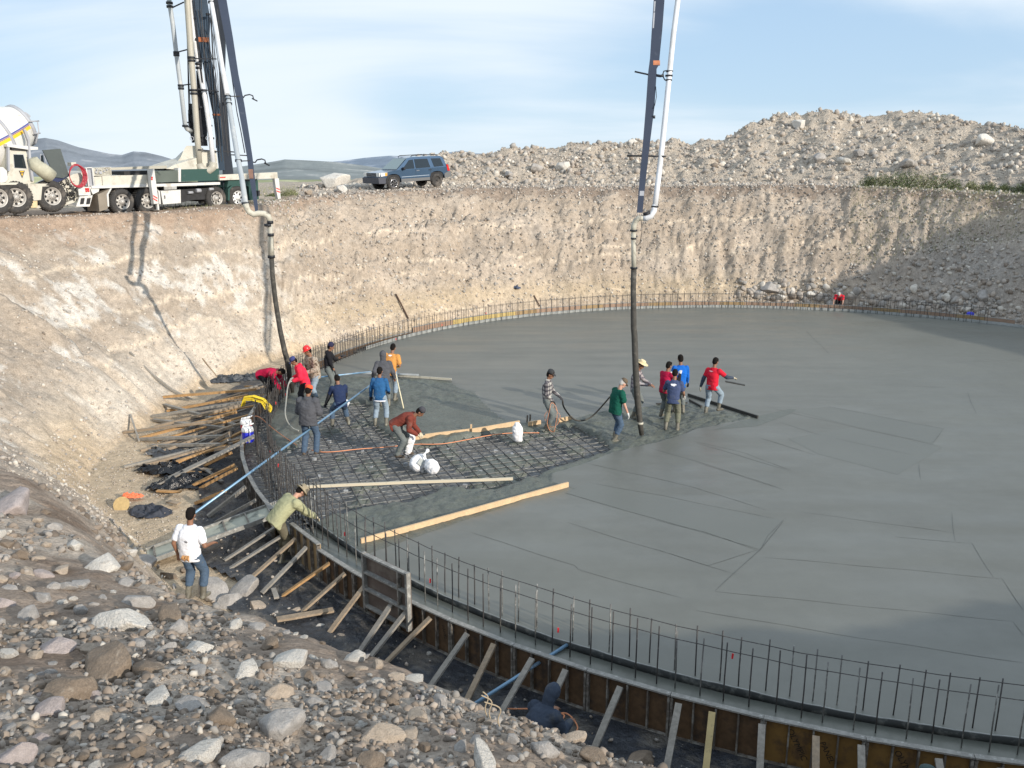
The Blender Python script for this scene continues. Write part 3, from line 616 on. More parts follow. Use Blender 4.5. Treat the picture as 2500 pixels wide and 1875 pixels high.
M_frmo2 = mat('form_ply_ochre', (.36, .25, .13), .75, noise=[(2, .2)], dirt=((.2, .17, .13), 2, .52, .8))
forms()
# stencilled letters on the orange panels at lower right
def stencil():
    M_ink = mat('stencil_ink', (.03, .022, .015), .8)
    for a, txt, dz, ang, sz in ((249.2, 'OLYMPIC', -.28, -62, .115), (250.4, 'PANEL', -.30, -62, .11), (253.4, 'OLYMPIC', -.28, -58, .115), (254.7, 'PANEL', -.32, -58, .10), (257.3, 'OLYMPIC', -.28, -58, .10), (229.0, 'OLYMPIC', -.28, -75, .085), (231.2, 'PANEL', -.26, -75, .085)):
        cu = bpy.data.curves.new('stencil', 'FONT'); cu.body = txt; cu.size = sz; cu.align_x = 'CENTER'; cu.align_y = 'CENTER'; cu.extrude = .0008
        t = bpy.data.objects.new('stencil', cu); COL.objects.link(t); bpy.context.view_layer.update()
        me = bpy.data.meshes.new_from_object(t.evaluated_get(bpy.context.evaluated_depsgraph_get())); COL.objects.unlink(t)
        best = min([o for o in bpy.data.objects if o.name.startswith('form_panel')], key=lambda o: (o.location-pol(a, RF)).length)
        par = [c for c in best.children if c.name.startswith('plywood_face')][0]
        dx = math.radians(a-(math.degrees(best.rotation_euler.z)-90))*RF
        o = link('lettering', me, M_ink, par)
        o.location = (dx, -.0025, dz); o.rotation_euler = (R(90), R(-ang), 0)
stencil()
# ================================================================== STONES
def rock_mesh(name, sub, seed, ang=.35):
    bm = bmesh.new(); bmesh.ops.create_icosphere(bm, subdivisions=sub, radius=1); rs = np.random.default_rng(seed)
    V = np.array([v.co for v in bm.verts])
    for _ in range(13+int(rs.integers(0, 6))):                     # flat facets
        n = rs.normal(size=3); n /= np.linalg.norm(n); d = rs.uniform(.48, .84); k = V@n; V = V-np.outer(np.clip(k-d, 0, None)*(1-ang*.3), n)
    V = V*rs.uniform([.85, .65, .5], [1.15, .95, .8])
    if sub > 2: V = V*(1+.05*fbm(V[:, 0]*3+seed, V[:, 1]*3+V[:, 2]*2, 3)[:, None]+.02*fbm(V[:, 0]*9+seed, V[:, 1]*9+V[:, 2]*7, 2)[:, None])
    for v, c in zip(bm.verts, V): v.co = c
    me = bpy.data.meshes.new(name); bm.to_mesh(me); bm.free()
    if sub > 2: me.polygons.foreach_set('use_smooth', np.ones(len(me.polygons), bool))
    return me
RK = [[None]*5 for _ in range(8)]
for i in range(8):
    for j in range(5):
        me = rock_mesh('rock', 4, 100+i); me.materials.append(M_rock[j]); RK[i][j] = me
KIND = ['grey', 'tan', 'white', 'dark brown', 'pinkish']
def sz_at(p, px): return px/F*(Vector(p)-Vector((0, 0, H))).length/2
def put_rock(p, s, j, label, cat='rock', group=None, i=None, squash=None, sink=.38, name='rock', rz=None):
    o = bpy.data.objects.new(name, RK[random.randrange(8) if i is None else i][j]); COL.objects.link(o)
    o.location = (p[0], p[1], p[2]+s*(.5-sink)); o.rotation_euler = (random.uniform(-.35, .35), random.uniform(-.35, .35), random.uniform(0, 6.3) if rz is None else rz)
    k = squash or (random.uniform(.95, 1.25), random.uniform(.85, 1.1), random.uniform(.8, 1.1)); o.scale = (s*k[0], s*k[1], s*k[2])
    return tag(o, label, cat, group)
# the big, recognisable stones of the near bank: (px, py, width px, colour, label)
HERO = [(250, 1372, 75, 2, 'large pale boulder left of the man in the white shirt, upper left of the near bank'),
 (520, 1440, 95, 0, 'big grey boulder by the feet of the man in the white shirt'), (595, 1432, 85, 0, 'broad grey boulder right of the white shirt man'),
 (562, 1465, 60, 0, 'rounded grey boulder just below the two big ones beside the white shirt man'), (340, 1467, 56, 0, 'upright grey-white stone standing below the pale boulder'),
 (300, 1512, 108, 2, 'long flat whitish slab of rock lying on the bank'), (262, 1620, 118, 3, 'large brown angular slab leaning in the middle of the bank'),
 (365, 1628, 64, 3, 'rounded reddish-brown stone right of the brown slab'), (388, 1700, 68, 2, 'bright white block-shaped stone in the middle foreground'),
 (470, 1715, 72, 0, 'pale grey egg-shaped stone right of the white block'), (537, 1755, 72, 3, 'dark brown rough stone in the lower foreground'),
 (688, 1768, 118, 0, 'largest smooth grey boulder near the bottom of the bank'), (160, 1688, 92, 3, 'flat brown stone tilted below the brown slab'),
 (435, 1532, 50, 0, 'oval grey stone above the brown stones'), (140, 1575, 66, 4, 'pale pinkish flat oval stone on the left of the bank'),
 (487, 1578, 62, 2, 'white broken stone above the white block'), (710, 1610, 68, 2, 'white split rock on the crest line of the bank'), (600, 1635, 76, 2, 'jagged white rock in the centre of the bank'),
 (936, 1800, 72, 1, 'cracked sandy cubic rock at the lower centre'), (1020, 1750, 52, 1, 'sandy rock sitting on the rim above the trench'), (680, 1690, 58, 1, 'tan rounded stone above the largest boulder'),
 (600, 1850, 90, 0, 'smooth grey boulder cut by the bottom edge of the photo'), (480, 1838, 72, 2, 'white lumpy stone at the bottom edge'), (25, 1855, 70, 4, 'reddish-pink stone at the bottom left corner'),
 (30, 1225, 110, 4, 'big mauve-pink boulder at the left edge on the slope'), (185, 1330, 42, 2, 'bright white small stone left of the pale boulder'), (150, 1390, 46, 1, 'pinkish tan stone under the white small stone'),
 (200, 1425, 50, 0, 'rounded grey stone in the group of stones at the left'), (165, 1430, 42, 0, 'lighter rounded stone of the pair at the left'), (105, 1460, 40, 0, 'grey cobble on the left of the bank'),
 (125, 1740, 58, 4, 'pale pink-grey stone at the lower left'), (250, 1755, 46, 1, 'tan leaning stone below the flat brown one'), (865, 1605, 42, 2, 'clean white angular stone on the crest above the dark trench'),
 (1010, 1655, 40, 2, 'whitish stone at the rim above the trench'), (1180, 1870, 90, 2, 'broad whitish stone at the bottom edge, lower centre'), (1390, 1800, 52, 1, 'sandy stone on the rim at the right end of the bank'),
 (1570, 1850, 80, 3, 'dark earthy clod rock at the right end of the bank'), (1450, 1850, 60, 3, 'brown clod on the right part of the near rim'), (1330, 1830, 60, 0, 'pale grey flat rock on the right part of the near rim'),
 (800, 1845, 44, 0, 'grey stone at the bottom edge right of the smooth boulders'), (420, 1500, 60, 3, 'brown-grey stone under the upright stone'), (215, 1582, 46, 1, 'tan stone above the brown slab'), (70, 1500, 60, 0, 'grey flat stone at the left edge')]
occ = []
for px, py, w, j, lab in HERO:
    p = ground_hit(px, py+w*.18)
    if p is None: continue
    s = sz_at(p, w)*1.22; put_rock(p, s, j, lab, 'rock' if w < 70 else 'boulder', i=None); occ.append((px, py, w*.5))
GR = 'loose stones of the near rubble bank'
cands = []; CPX = {}
import re
for _ in range(6000):
    px = random.uniform(-20, 1680); py = random.uniform(1180, 1900)
    # stay below the rim line of the bank
    rim = np.interp(px, [0, 250, 610, 800, 900, 975, 1100, 1150, 1370, 1585, 1640, 1700], [1200, 1340, 1440, 1551, 1588, 1636, 1712, 1752, 1810, 1835, 1870, 1910])
    if py < rim-10: continue
    w = 14+32*random.random()**1.7+(34*random.random()**3.5)
    if any((px-a)**2+(py-b)**2 < (c+w*.45)**2 for a, b, c in occ): continue
    p = ground_hit(px, py)
    if p is None or phi_of(p) > -95 and phi_of(p) < 0: continue
    occ.append((px, py, w*.42)); cands.append((w, p)); CPX[id(p)] = (px, py)
cands.sort(key=lambda t: -t[0])
NI = 300-len(HERO)
for k, (w, p) in enumerate(cands[:NI]):
    j = random.choices(range(5), [5, 4, 2, 4, 1])[0]; s = sz_at(p, w)
    q_ = min(HERO, key=lambda h: (h[0]-CPX[id(p)][0])**2+(h[1]-CPX[id(p)][1])**2); dx_ = CPX[id(p)][0]-q_[0]; dy_ = CPX[id(p)][1]-q_[1]
    rel = ('right of' if dx_ > 0 else 'left of') if abs(dx_) > abs(dy_)*1.3 else ('below' if dy_ > 0 else 'above'); szn = 'fist-sized' if w < 20 else ('medium' if w < 30 else 'larger')
    put_rock(p, s, j, '%s %s stone %s the %s' % (szn, KIND[j], rel, ' '.join(re.split(r',| standing| lying| leaning| with| of the man| by the feet| in the| on the| at the| near the| right of| left of| below| above| cut by', q_[4])[0].split())), 'stone', GR, sink=random.uniform(.25, .6), name='stone')

def scatter(name, pts, sizes, cols, mt, sub=1, seed=1, sink=.2, variants=10):
    """many small stones as one real mesh"""
    rs = np.random.default_rng(seed); base = []
    for i in range(variants):
        me = rock_mesh('tmp', sub, seed*50+i, 1.); v = np.empty(len(me.vertices)*3, np.float32); me.vertices.foreach_get('co', v); f = np.empty(len(me.polygons)*3, np.int32); me.loops.foreach_get('vertex_index', f)
        base.append((v.reshape(-1, 3), f.reshape(-1, 3))); bpy.data.meshes.remove(me)
    VV = []; FF = []; CC = []; off = 0; pts = np.asarray(pts); sizes = np.asarray(sizes); var = rs.integers(0, variants, len(pts))
    for i in range(variants):
        k = np.where(var == i)[0]
        if not len(k): continue
        v, f = base[i]; n = len(k); q = rs.normal(size=(n, 4)); q /= np.linalg.norm(q, axis=1)[:, None]; w, x, y, z = q.T
        M = np.stack([1-2*(y*y+z*z), 2*(x*y-z*w), 2*(x*z+y*w), 2*(x*y+z*w), 1-2*(x*x+z*z), 2*(y*z-x*w), 2*(x*z-y*w), 2*(y*z+x*w), 1-2*(x*x+y*y)], -1).reshape(n, 3, 3)
        P = np.einsum('nij,vj->nvi', M, v)*sizes[k][:, None, None]+pts[k][:, None, :]+np.array([0, 0, 1])*(sizes[k]*(.5-sink))[:, None, None]
        VV.append(P.reshape(-1, 3)); FF.append((f[None]+(np.arange(n)*len(v))[:, None, None]+off).reshape(-1, 3)); CC.append(np.repeat(cols[k], len(v), 0)); off += n*len(v)
    me = np_mesh(name, np.concatenate(VV), np.concatenate(FF)); colattr(me, np.concatenate(CC)); return tag(link(name, me, mt), kind='stuff')
M_st = mat('loose_stones', (1, 1, 1), .9, attr=True, noise=[(9, .2)], spec=.2)
PAL = np.array([(.34, .32, .295), (.41, .355, .30), (.55, .51, .45), (.24, .20, .165), (.38, .34, .30)])
def pcol(n, wts, rs, jit=.12):
    return PAL[rs.choice(5, n, p=np.array(wts)/sum(wts))]*(1+rs.uniform(-jit, jit, (n, 1)))
def scat():
    rs = np.random.default_rng(5)
    # near bank gravel
    n = 36000; d = 2.6+15*rs.random(n)**1.6; a = np.radians(rs.uniform(58, 150, n)); x = d*np.cos(a); y = d*np.sin(a)
    phv = np.degrees(np.arctan2(y-CEN[1], x-CEN[0])); rr = np.hypot(x-CEN[0], y-CEN[1]); ok = (rr > tbl(phv, 1)+.5) & (phv < -90) & (phv > -170); x, y, d = x[ok], y[ok], d[ok]
    z = zbase(x, y); s = (.005+.030*rs.random(len(x))**3.5)*(.6+d/7); dens = fbm(x*.9, y*.9, 4)+rs.uniform(-.25, .25, len(x)) > .0; x, y, z, s = x[dens], y[dens], z[dens], s[dens]
    scatter('near_bank_gravel', np.stack([x, y, z], -1), s, pcol(len(x), [5, 3, 1.0, 5, 4], rs)*.85, M_st, 1, 3)
    k = rs.permutation(len(x))[:9000]; jx = x[k]+rs.normal(size=len(k))*.05; jy = y[k]+rs.normal(size=len(k))*.05
    scatter('near_bank_soil_clods', np.stack([jx, jy, zbase(jx, jy)], -1), (.008+.035*rs.random(len(k))**3)*(.6+np.hypot(jx, jy)/7), np.array([[.20, .165, .135]])*rs.uniform(.7, 1.5, (len(k), 1)), M_st, 2, 33, sink=.5)
    # left bank stones
    n = 9000; ph = rs.uniform(143, 213, n); ph = np.where(ph > 180, ph-360, ph); t = rs.random(n); r = tbl(ph, 1)+(tbl(ph, 2)-tbl(ph, 1))*(t*1.25); x = CEN[0]+r*np.cos(np.radians(ph)); y = CEN[1]+r*np.sin(np.radians(ph)); z = zbase(x, y)
    s = .018+.075*rs.random(n)**5; scatter('left_bank_stones', np.stack([x, y, z], -1), s, pcol(n, [2, 4, 3, .6, 4], rs), M_st, 1, 7, sink=.35)
    # far wall stones, denser and greyer to the right and at the toe
    n = 20000; ph = 42+106*rs.random(n)**1.15; t = rs.random(n); r = tbl(ph, 1)+(tbl(ph, 2)-tbl(ph, 1))*(t*1.3-.05); x = CEN[0]+r*np.cos(np.radians(ph)); y = CEN[1]+r*np.sin(np.radians(ph)); z = zbase(x, y)
    s = .022+(.10+.13*sstep(75, 55, ph)*sstep(.6, .1, t))*rs.random(n)**3.2; scatter('far_wall_stones', np.stack([x, y, z], -1), s, pcol(n, [3.5, 4, 2, .8, 4], rs), M_st, 1, 9, sink=.42)
    # toe rubble at the foot of the right-hand wall
    n = 1500; ph = 48+36*rs.random(n); r = 20.0+1.6*rs.random(n)**1.3; x = CEN[0]+r*np.cos(np.radians(ph)); y = CEN[1]+r*np.sin(np.radians(ph)); z = zbase(x, y)
    scatter('wall_toe_rubble', np.stack([x, y, z], -1), .07+.30*rs.random(n)**3, pcol(n, [5, 2, 2, .5, 3], rs), M_st, 2, 10)
    # spoil heap
    n = 15000; ph = 44+86*rs.random(n); rb = np.interp(ph, [-60, 30, 60, 90, 128, 136], [26.5, 26.5, 28.5, 30.5, 33.5, 34.0]); rr_ = np.interp(ph, RPH, RRR); r = rb-1+(rr_-rb+2.0)*rs.random(n)**.85
    x = CEN[0]+r*np.cos(np.radians(ph)); y = CEN[1]+r*np.sin(np.radians(ph)); z = zbase(x, y); s = .025+.30*rs.random(n)**12+.07*rs.random(n)**2
    scatter('spoil_heap_stones', np.stack([x, y, z], -1), s, pcol(n, [3, 3.5, 3.5, .3, 4], rs), M_st, 1, 11, sink=.3)
    # crest and plateau between wall and heap, track by the trucks
    n = 2600; ph = 44+96*rs.random(n)**1.2; r = tbl(ph, 2)+rs.uniform(-.4, 6.5, n); x = CEN[0]+r*np.cos(np.radians(ph)); y = CEN[1]+r*np.sin(np.radians(ph)); z = zbase(x, y)
    scatter('plateau_stones', np.stack([x, y, z], -1), .025+.15*rs.random(n)**4, pcol(n, [3, 4, 2.2, 1.5, 4], rs), M_st, 1, 12)
    # sand apron grit
    n = 5000; ph = rs.uniform(-176, -150, n); r = rs.uniform(19.6, 22.6, n); x = CEN[0]+r*np.cos(np.radians(ph)); y = CEN[1]+r*np.sin(np.radians(ph)); z = zbase(x, y)
    scatter('trench_grit', np.stack([x, y, z], -1), .006+.03*rs.random(n)**4, pcol(n, [1, 5, 2, .5, 3], rs), M_st, 1, 13)
scat()
# boulders beyond the far crest, each its own thing
FB = [(818, 436, 92, 2, 'huge pale boulder left of the blue car on the rim'), (755, 470, 30, 1, 'tan stone on the crest left of the huge pale boulder'), (835, 462, 28, 2, 'white stone at the foot of the huge pale boulder'),
 (1950, 305, 34, 2, 'white block on the lower shoulder of the spoil heap ridge'), (2400, 345, 40, 2, 'white boulder high on the right of the spoil heap'), (1545, 345, 28, 2, 'pale boulder on the skyline right behind the dark boom'),
 (2210, 400, 42, 0, 'grey boulder low on the spoil heap'), (2000, 385, 34, 0, 'grey boulder in the middle of the spoil heap'), (2060, 392, 30, 2, 'pale flat boulder right of the middle of the spoil heap'), (2095, 375, 26, 0, 'leaning grey boulder on the spoil heap'),
 (1310, 410, 40, 0, 'grey rock in the rubble row behind the crest, middle'), (1245, 425, 30, 0, 'rock at the left end of the rubble row behind the crest'), (1375, 405, 36, 2, 'pale rock at the right end of the rubble row behind the crest'),
 (1880, 700, 46, 0, 'large grey boulder at the foot of the far wall'), (1848, 716, 30, 0, 'smaller boulder left of the large one at the far wall foot'), (1905, 725, 34, 2, 'round pale boulder right below the large one at the far wall foot'), (1978, 722, 24, 2, 'white stone between far boulder and the far red shirt man'), (2400, 725, 40, 0, 'shaded grey boulder at the foot of the right-hand wall')]
for px, py, w, j, lab in FB:
    p = ground_hit(px, py+w*.25, 30, 95)
    if p is None: p = Vector(atr(px, py+w*.3, 49))
    put_rock(p, sz_at(p, w)*1.05, j, lab, 'boulder', name='boulder', sink=.12)
# ================================================================== PEOPLE
class Blob:
    """overlapping rounded solids that are fused into ONE continuous surface"""
    def __init__(s): s.V = []; s.F = []; s.n = 0
    _t = None
    @staticmethod
    def tmpl(u=14, v=8):
        if Blob._t is None:
            P = [(0, 0, -1.)]; 
            for i in range(1, v):
                a = -math.pi/2+math.pi*i/v
                for k in range(u): b = 2*math.pi*k/u; P.append((math.cos(a)*math.cos(b), math.cos(a)*math.sin(b), math.sin(a)))
            P.append((0, 0, 1.)); Fc = []
            for k in range(u): Fc.append((0, 1+(k+1) % u, 1+k))
            for i in range(v-2):
                for k in range(u): a = 1+i*u+k; b = 1+i*u+(k+1) % u; Fc.append((a, b, b+u)); Fc.append((a, b+u, a+u))
            t = len(P)-1
            for k in range(u): Fc.append((t, t-u+k, t-u+(k+1) % u))
            Blob._t = (np.array(P), np.array(Fc))
        return Blob._t
    def add(s, V, Fc): s.V.append(V); s.F.append(Fc+s.n); s.n += len(V)
    def cap(s, a, b, r0, r1):
        P, Fc = s.tmpl(); a = Vector(a); b = Vector(b); d = b-a; q = (d.to_track_quat('Z', 'Y') if d.length > 1e-5 else Quaternion()); M = np.array(q.to_matrix())
        up = P[:, 2:3] > 0; Q = np.where(up, P*r1, P*r0); W_ = Q@M.T+np.where(up, np.array(b)[None], np.array(a)[None])
        # the equator ring belongs to both ends: duplicate by stretching
        eq = np.abs(P[:, 2]) < 1e-6; W_[eq] = (P[eq]*r0)@M.T+np.array(a)
        s.add(W_, Fc); return s
    def ell(s, c, d, M=None):
        P, Fc = s.tmpl(); Q = P*np.array(d)
        if M is not None: Q = Q@np.array(M).T
        s.add(Q+np.array(c), Fc); return s
    def loft(s, rings, n=18):
        """rings: (centre, right vector * half width, front vector * half depth)"""
        V = []; Fc = []
        for c, a, b in rings:
            for k in range(n):
                t = 2*math.pi*k/n; ct, st = math.cos(t), math.sin(t)
                ct = math.copysign(abs(ct)**.85, ct); st = math.copysign(abs(st)**.85, st); V.append(np.array(c)+np.array(a)*ct+np.array(b)*st)
        for i in range(len(rings)-1):
            for k in range(n): p = i*n+k; q = i*n+(k+1) % n; Fc.append((p, q, q+n)); Fc.append((p, q+n, p+n))
        for base, rev in ((0, True), ((len(rings)-1)*n, False)):
            V.append(np.mean(V[base:base+n], 0)); c = len(V)-1
            for k in range(n): f = (base+k, base+(k+1) % n, c); Fc.append(f[::-1] if rev else f)
        s.add(np.array(V), np.array(Fc)); return s
    def fuse(s, name, mt, parent, vox=.013, smooth=6, wr=0., seed=0):
        V = np.concatenate(s.V); Fc = np.concatenate(s.F); me = np_mesh('t', V, Fc)
        o = bpy.data.objects.new('t', me); COL.objects.link(o); m = o.modifiers.new('r', 'REMESH'); m.mode = 'VOXEL'; m.voxel_size = vox; m.use_smooth_shade = True
        if smooth: m2 = o.modifiers.new('s', 'SMOOTH'); m2.iterations = smooth; m2.factor = .5
        bpy.context.view_layer.update(); dg = bpy.context.evaluated_depsgraph_get(); me2 = bpy.data.meshes.new_from_object(o.evaluated_get(dg)); bpy.data.objects.remove(o); bpy.data.meshes.remove(me)
        if wr:
            n = len(me2.vertices); A = np.empty(n*3, np.float32); me2.vertices.foreach_get('co', A); A = A.reshape(-1, 3); Nn = np.empty(n*3, np.float32); me2.vertices.foreach_get('normal', Nn); Nn = Nn.reshape(-1, 3)
            d = fbm(A[:, 0]*9+A[:, 2]*11+seed, A[:, 2]*16-A[:, 1]*8, 3)+.6*fbm(A[:, 0]*22+seed, A[:, 2]*25+A[:, 1]*14, 2)
            A += Nn*(d*wr)[:, None]; me2.vertices.foreach_set('co', A.ravel()); me2.update()
        me2.name = name; me2.materials.clear(); return link(name, me2, mt, parent)
SKIN = [mat('skin_tan', (.36, .19, .12), .6, noise=(12, .08)), mat('skin_brown', (.25, .125, .075), .6, noise=(12, .08)), mat('skin_pale', (.52, .29, .21), .6, noise=(12, .08))]
M_hair = mat('black_hair', (.010, .008, .007), .85, spec=.15, noise=(60, .4), bump=(120, .8, .004)); M_hairg = mat('grey_hair', (.45, .43, .41), .7, noise=(60, .2))
M_eye = mat('eye_dark', (.02, .015, .012), .2)
M_boot = mat('muddy_rubber_boot', (.13, .12, .095), .6, noise=[(6, .25)], dirt=((.24, .235, .19), 7, .5, .8)); M_shoe = mat('work_shoe', (.10, .075, .055), .8, noise=(8, .2))
M_glove = mat('leather_glove', (.52, .46, .34), .85, noise=(14, .15)); M_glovek = mat('dark_glove', (.03, .03, .035), .7); M_glovew = mat('white_glove', (.62, .62, .60), .85, noise=(14, .1)); M_glovey = mat('yellow_glove', (.45, .33, .10), .85, noise=(14, .1))
def cloth(n, c, am=.15, dirt=0): return mat('cloth_'+n, c, .92, noise=[(5, am), (30, .08)], bump=[(14, .35, .012), (160, .25, .001)], spec=.15, dirt=dirt or ((.5*c[0]+.09, .5*c[1]+.088, .5*c[2]+.075), 3.5, .56, .7))
MUD = (.20, .195, .165)
C_ = {'jean': cloth('blue_jeans', (.075, .115, .175), dirt=(MUD, 3, .58, .5)), 'jeanl': cloth('light_jeans', (.26, .33, .40), dirt=(MUD, 3, .6, .6)), 'jeand': cloth('dark_jeans', (.035, .06, .10)), 'jeang': cloth('grey_jeans', (.15, .17, .17), dirt=(MUD, 4, .55, .7)),
 'blk': cloth('black', (.018, .018, .022)), 'dgrey': cloth('dark_grey', (.040, .042, .047)), 'grey': cloth('grey_hoodie', (.085, .088, .10)), 'navy': cloth('navy', (.022, .035, .085)), 'navy2': cloth('washed_navy', (.055, .075, .15)), 'blue': cloth('blue_sweater', (.028, .11, .26)),
 'royal': cloth('royal_blue', (.012, .13, .52)), 'red': cloth('red', (.60, .018, .04)), 'pink': cloth('red_pink', (.78, .03, .07)), 'crim': cloth('crimson', (.42, .012, .055)), 'brown': cloth('rust_brown', (.19, .048, .035)), 'olive': cloth('khaki_green', (.36, .36, .22), .1), 'olived': cloth('olive_trousers', (.13, .115, .08)),
 'white': cloth('white_tshirt', (.84, .85, .90), .04), 'orange': cloth('tan_orange', (.58, .27, .075)), 'green': cloth('bottle_green', (.010, .085, .060)), 'khaki': cloth('khaki_grey', (.17, .175, .13), dirt=(MUD, 4, .5, .5)), 'slate': cloth('slate_blue', (.05, .065, .095))}
def special(name, kind):
    m = mat(name, (1, 1, 1), .9); nt = m.node_tree; N = nt.nodes; L = nt.links; b = N['Principled BSDF']; tc = N.new('ShaderNodeTexCoord')
    if kind == 'camo':
        v = N.new('ShaderNodeTexNoise'); v.inputs['Scale'].default_value = 13; v.inputs['Detail'].default_value = 3; L.new(tc.outputs['Object'], v.inputs['Vector']); r = N.new('ShaderNodeValToRGB'); r.color_ramp.interpolation = 'CONSTANT'
        e = r.color_ramp.elements; e[0].color = (.10, .07, .05, 1); e[1].position = .42; e[1].color = (.30, .23, .17, 1)
        for p, c in ((.50, (.42, .36, .30, 1)), (.57, (.17, .14, .10, 1)), (.63, (.48, .42, .36, 1))): x = e.new(p); x.color = c
        L.new(v.outputs['Fac'], r.inputs[0]); L.new(r.outputs[0], b.inputs['Base Color'])
    else:
        sp = N.new('ShaderNodeSeparateXYZ'); L.new(tc.outputs['Object'], sp.inputs[0]); prev = None
        for k, sc in ((0, 62), (2, 55)):
            s1 = N.new('ShaderNodeMath'); s1.operation = 'MULTIPLY'; s1.inputs[1].default_value = sc; L.new(sp.outputs[k], s1.inputs[0]); s2 = N.new('ShaderNodeMath'); s2.operation = 'SINE'; L.new(s1.outputs[0], s2.inputs[0]); s3 = N.new('ShaderNodeMath'); s3.operation = 'GREATER_THAN'; s3.inputs[1].default_value = .25; L.new(s2.outputs[0], s3.inputs[0])
            if prev: a = N.new('ShaderNodeMath'); a.operation = 'ADD'; L.new(prev, a.inputs[0]); L.new(s3.outputs[0], a.inputs[1]); prev = a.outputs[0]
            else: prev = s3.outputs[0]
        h = N.new('ShaderNodeMath'); h.operation = 'MULTIPLY'; h.inputs[1].default_value = .5; L.new(prev, h.inputs[0]); r = N.new('ShaderNodeValToRGB'); r.color_ramp.interpolation = 'CONSTANT'; e = r.color_ramp.elements
        c0, c1, c2 = ((.42, .41, .38), (.15, .14, .15), (.04, .04, .05)) if kind == 'plaid' else ((.36, .33, .33), (.17, .15, .17), (.07, .06, .08))
        e[0].color = (*c0, 1); e[1].position = .3; e[1].color = (*c1, 1); x = e.new(.8); x.color = (*c2, 1); L.new(h.outputs[0], r.inputs[0]); L.new(r.outputs[0], b.inputs['Base Color'])
    return m
C_['camo'] = special('cloth_camouflage', 'camo'); C_['plaid'] = special('cloth_plaid', 'plaid'); C_['plaid2'] = special('cloth_plaid_dark', 'plaid2')
def ik(a, c, l1, l2, hint):
    a = Vector(a); c = Vector(c); d = c-a; L = min(d.length, (l1+l2)*.995); L = max(L, abs(l1-l2)+.02); dn = d.normalized(); c = a+dn*L
    x = (l1*l1-l2*l2+L*L)/(2*L); h = math.sqrt(max(l1*l1-x*x, 0)); hv = Vector(hint); hv = hv-hv.dot(dn)*dn
    if hv.length < 1e-4: hv = Vector((0, 1, 0))
    return a+dn*x+hv.normalized()*h, c
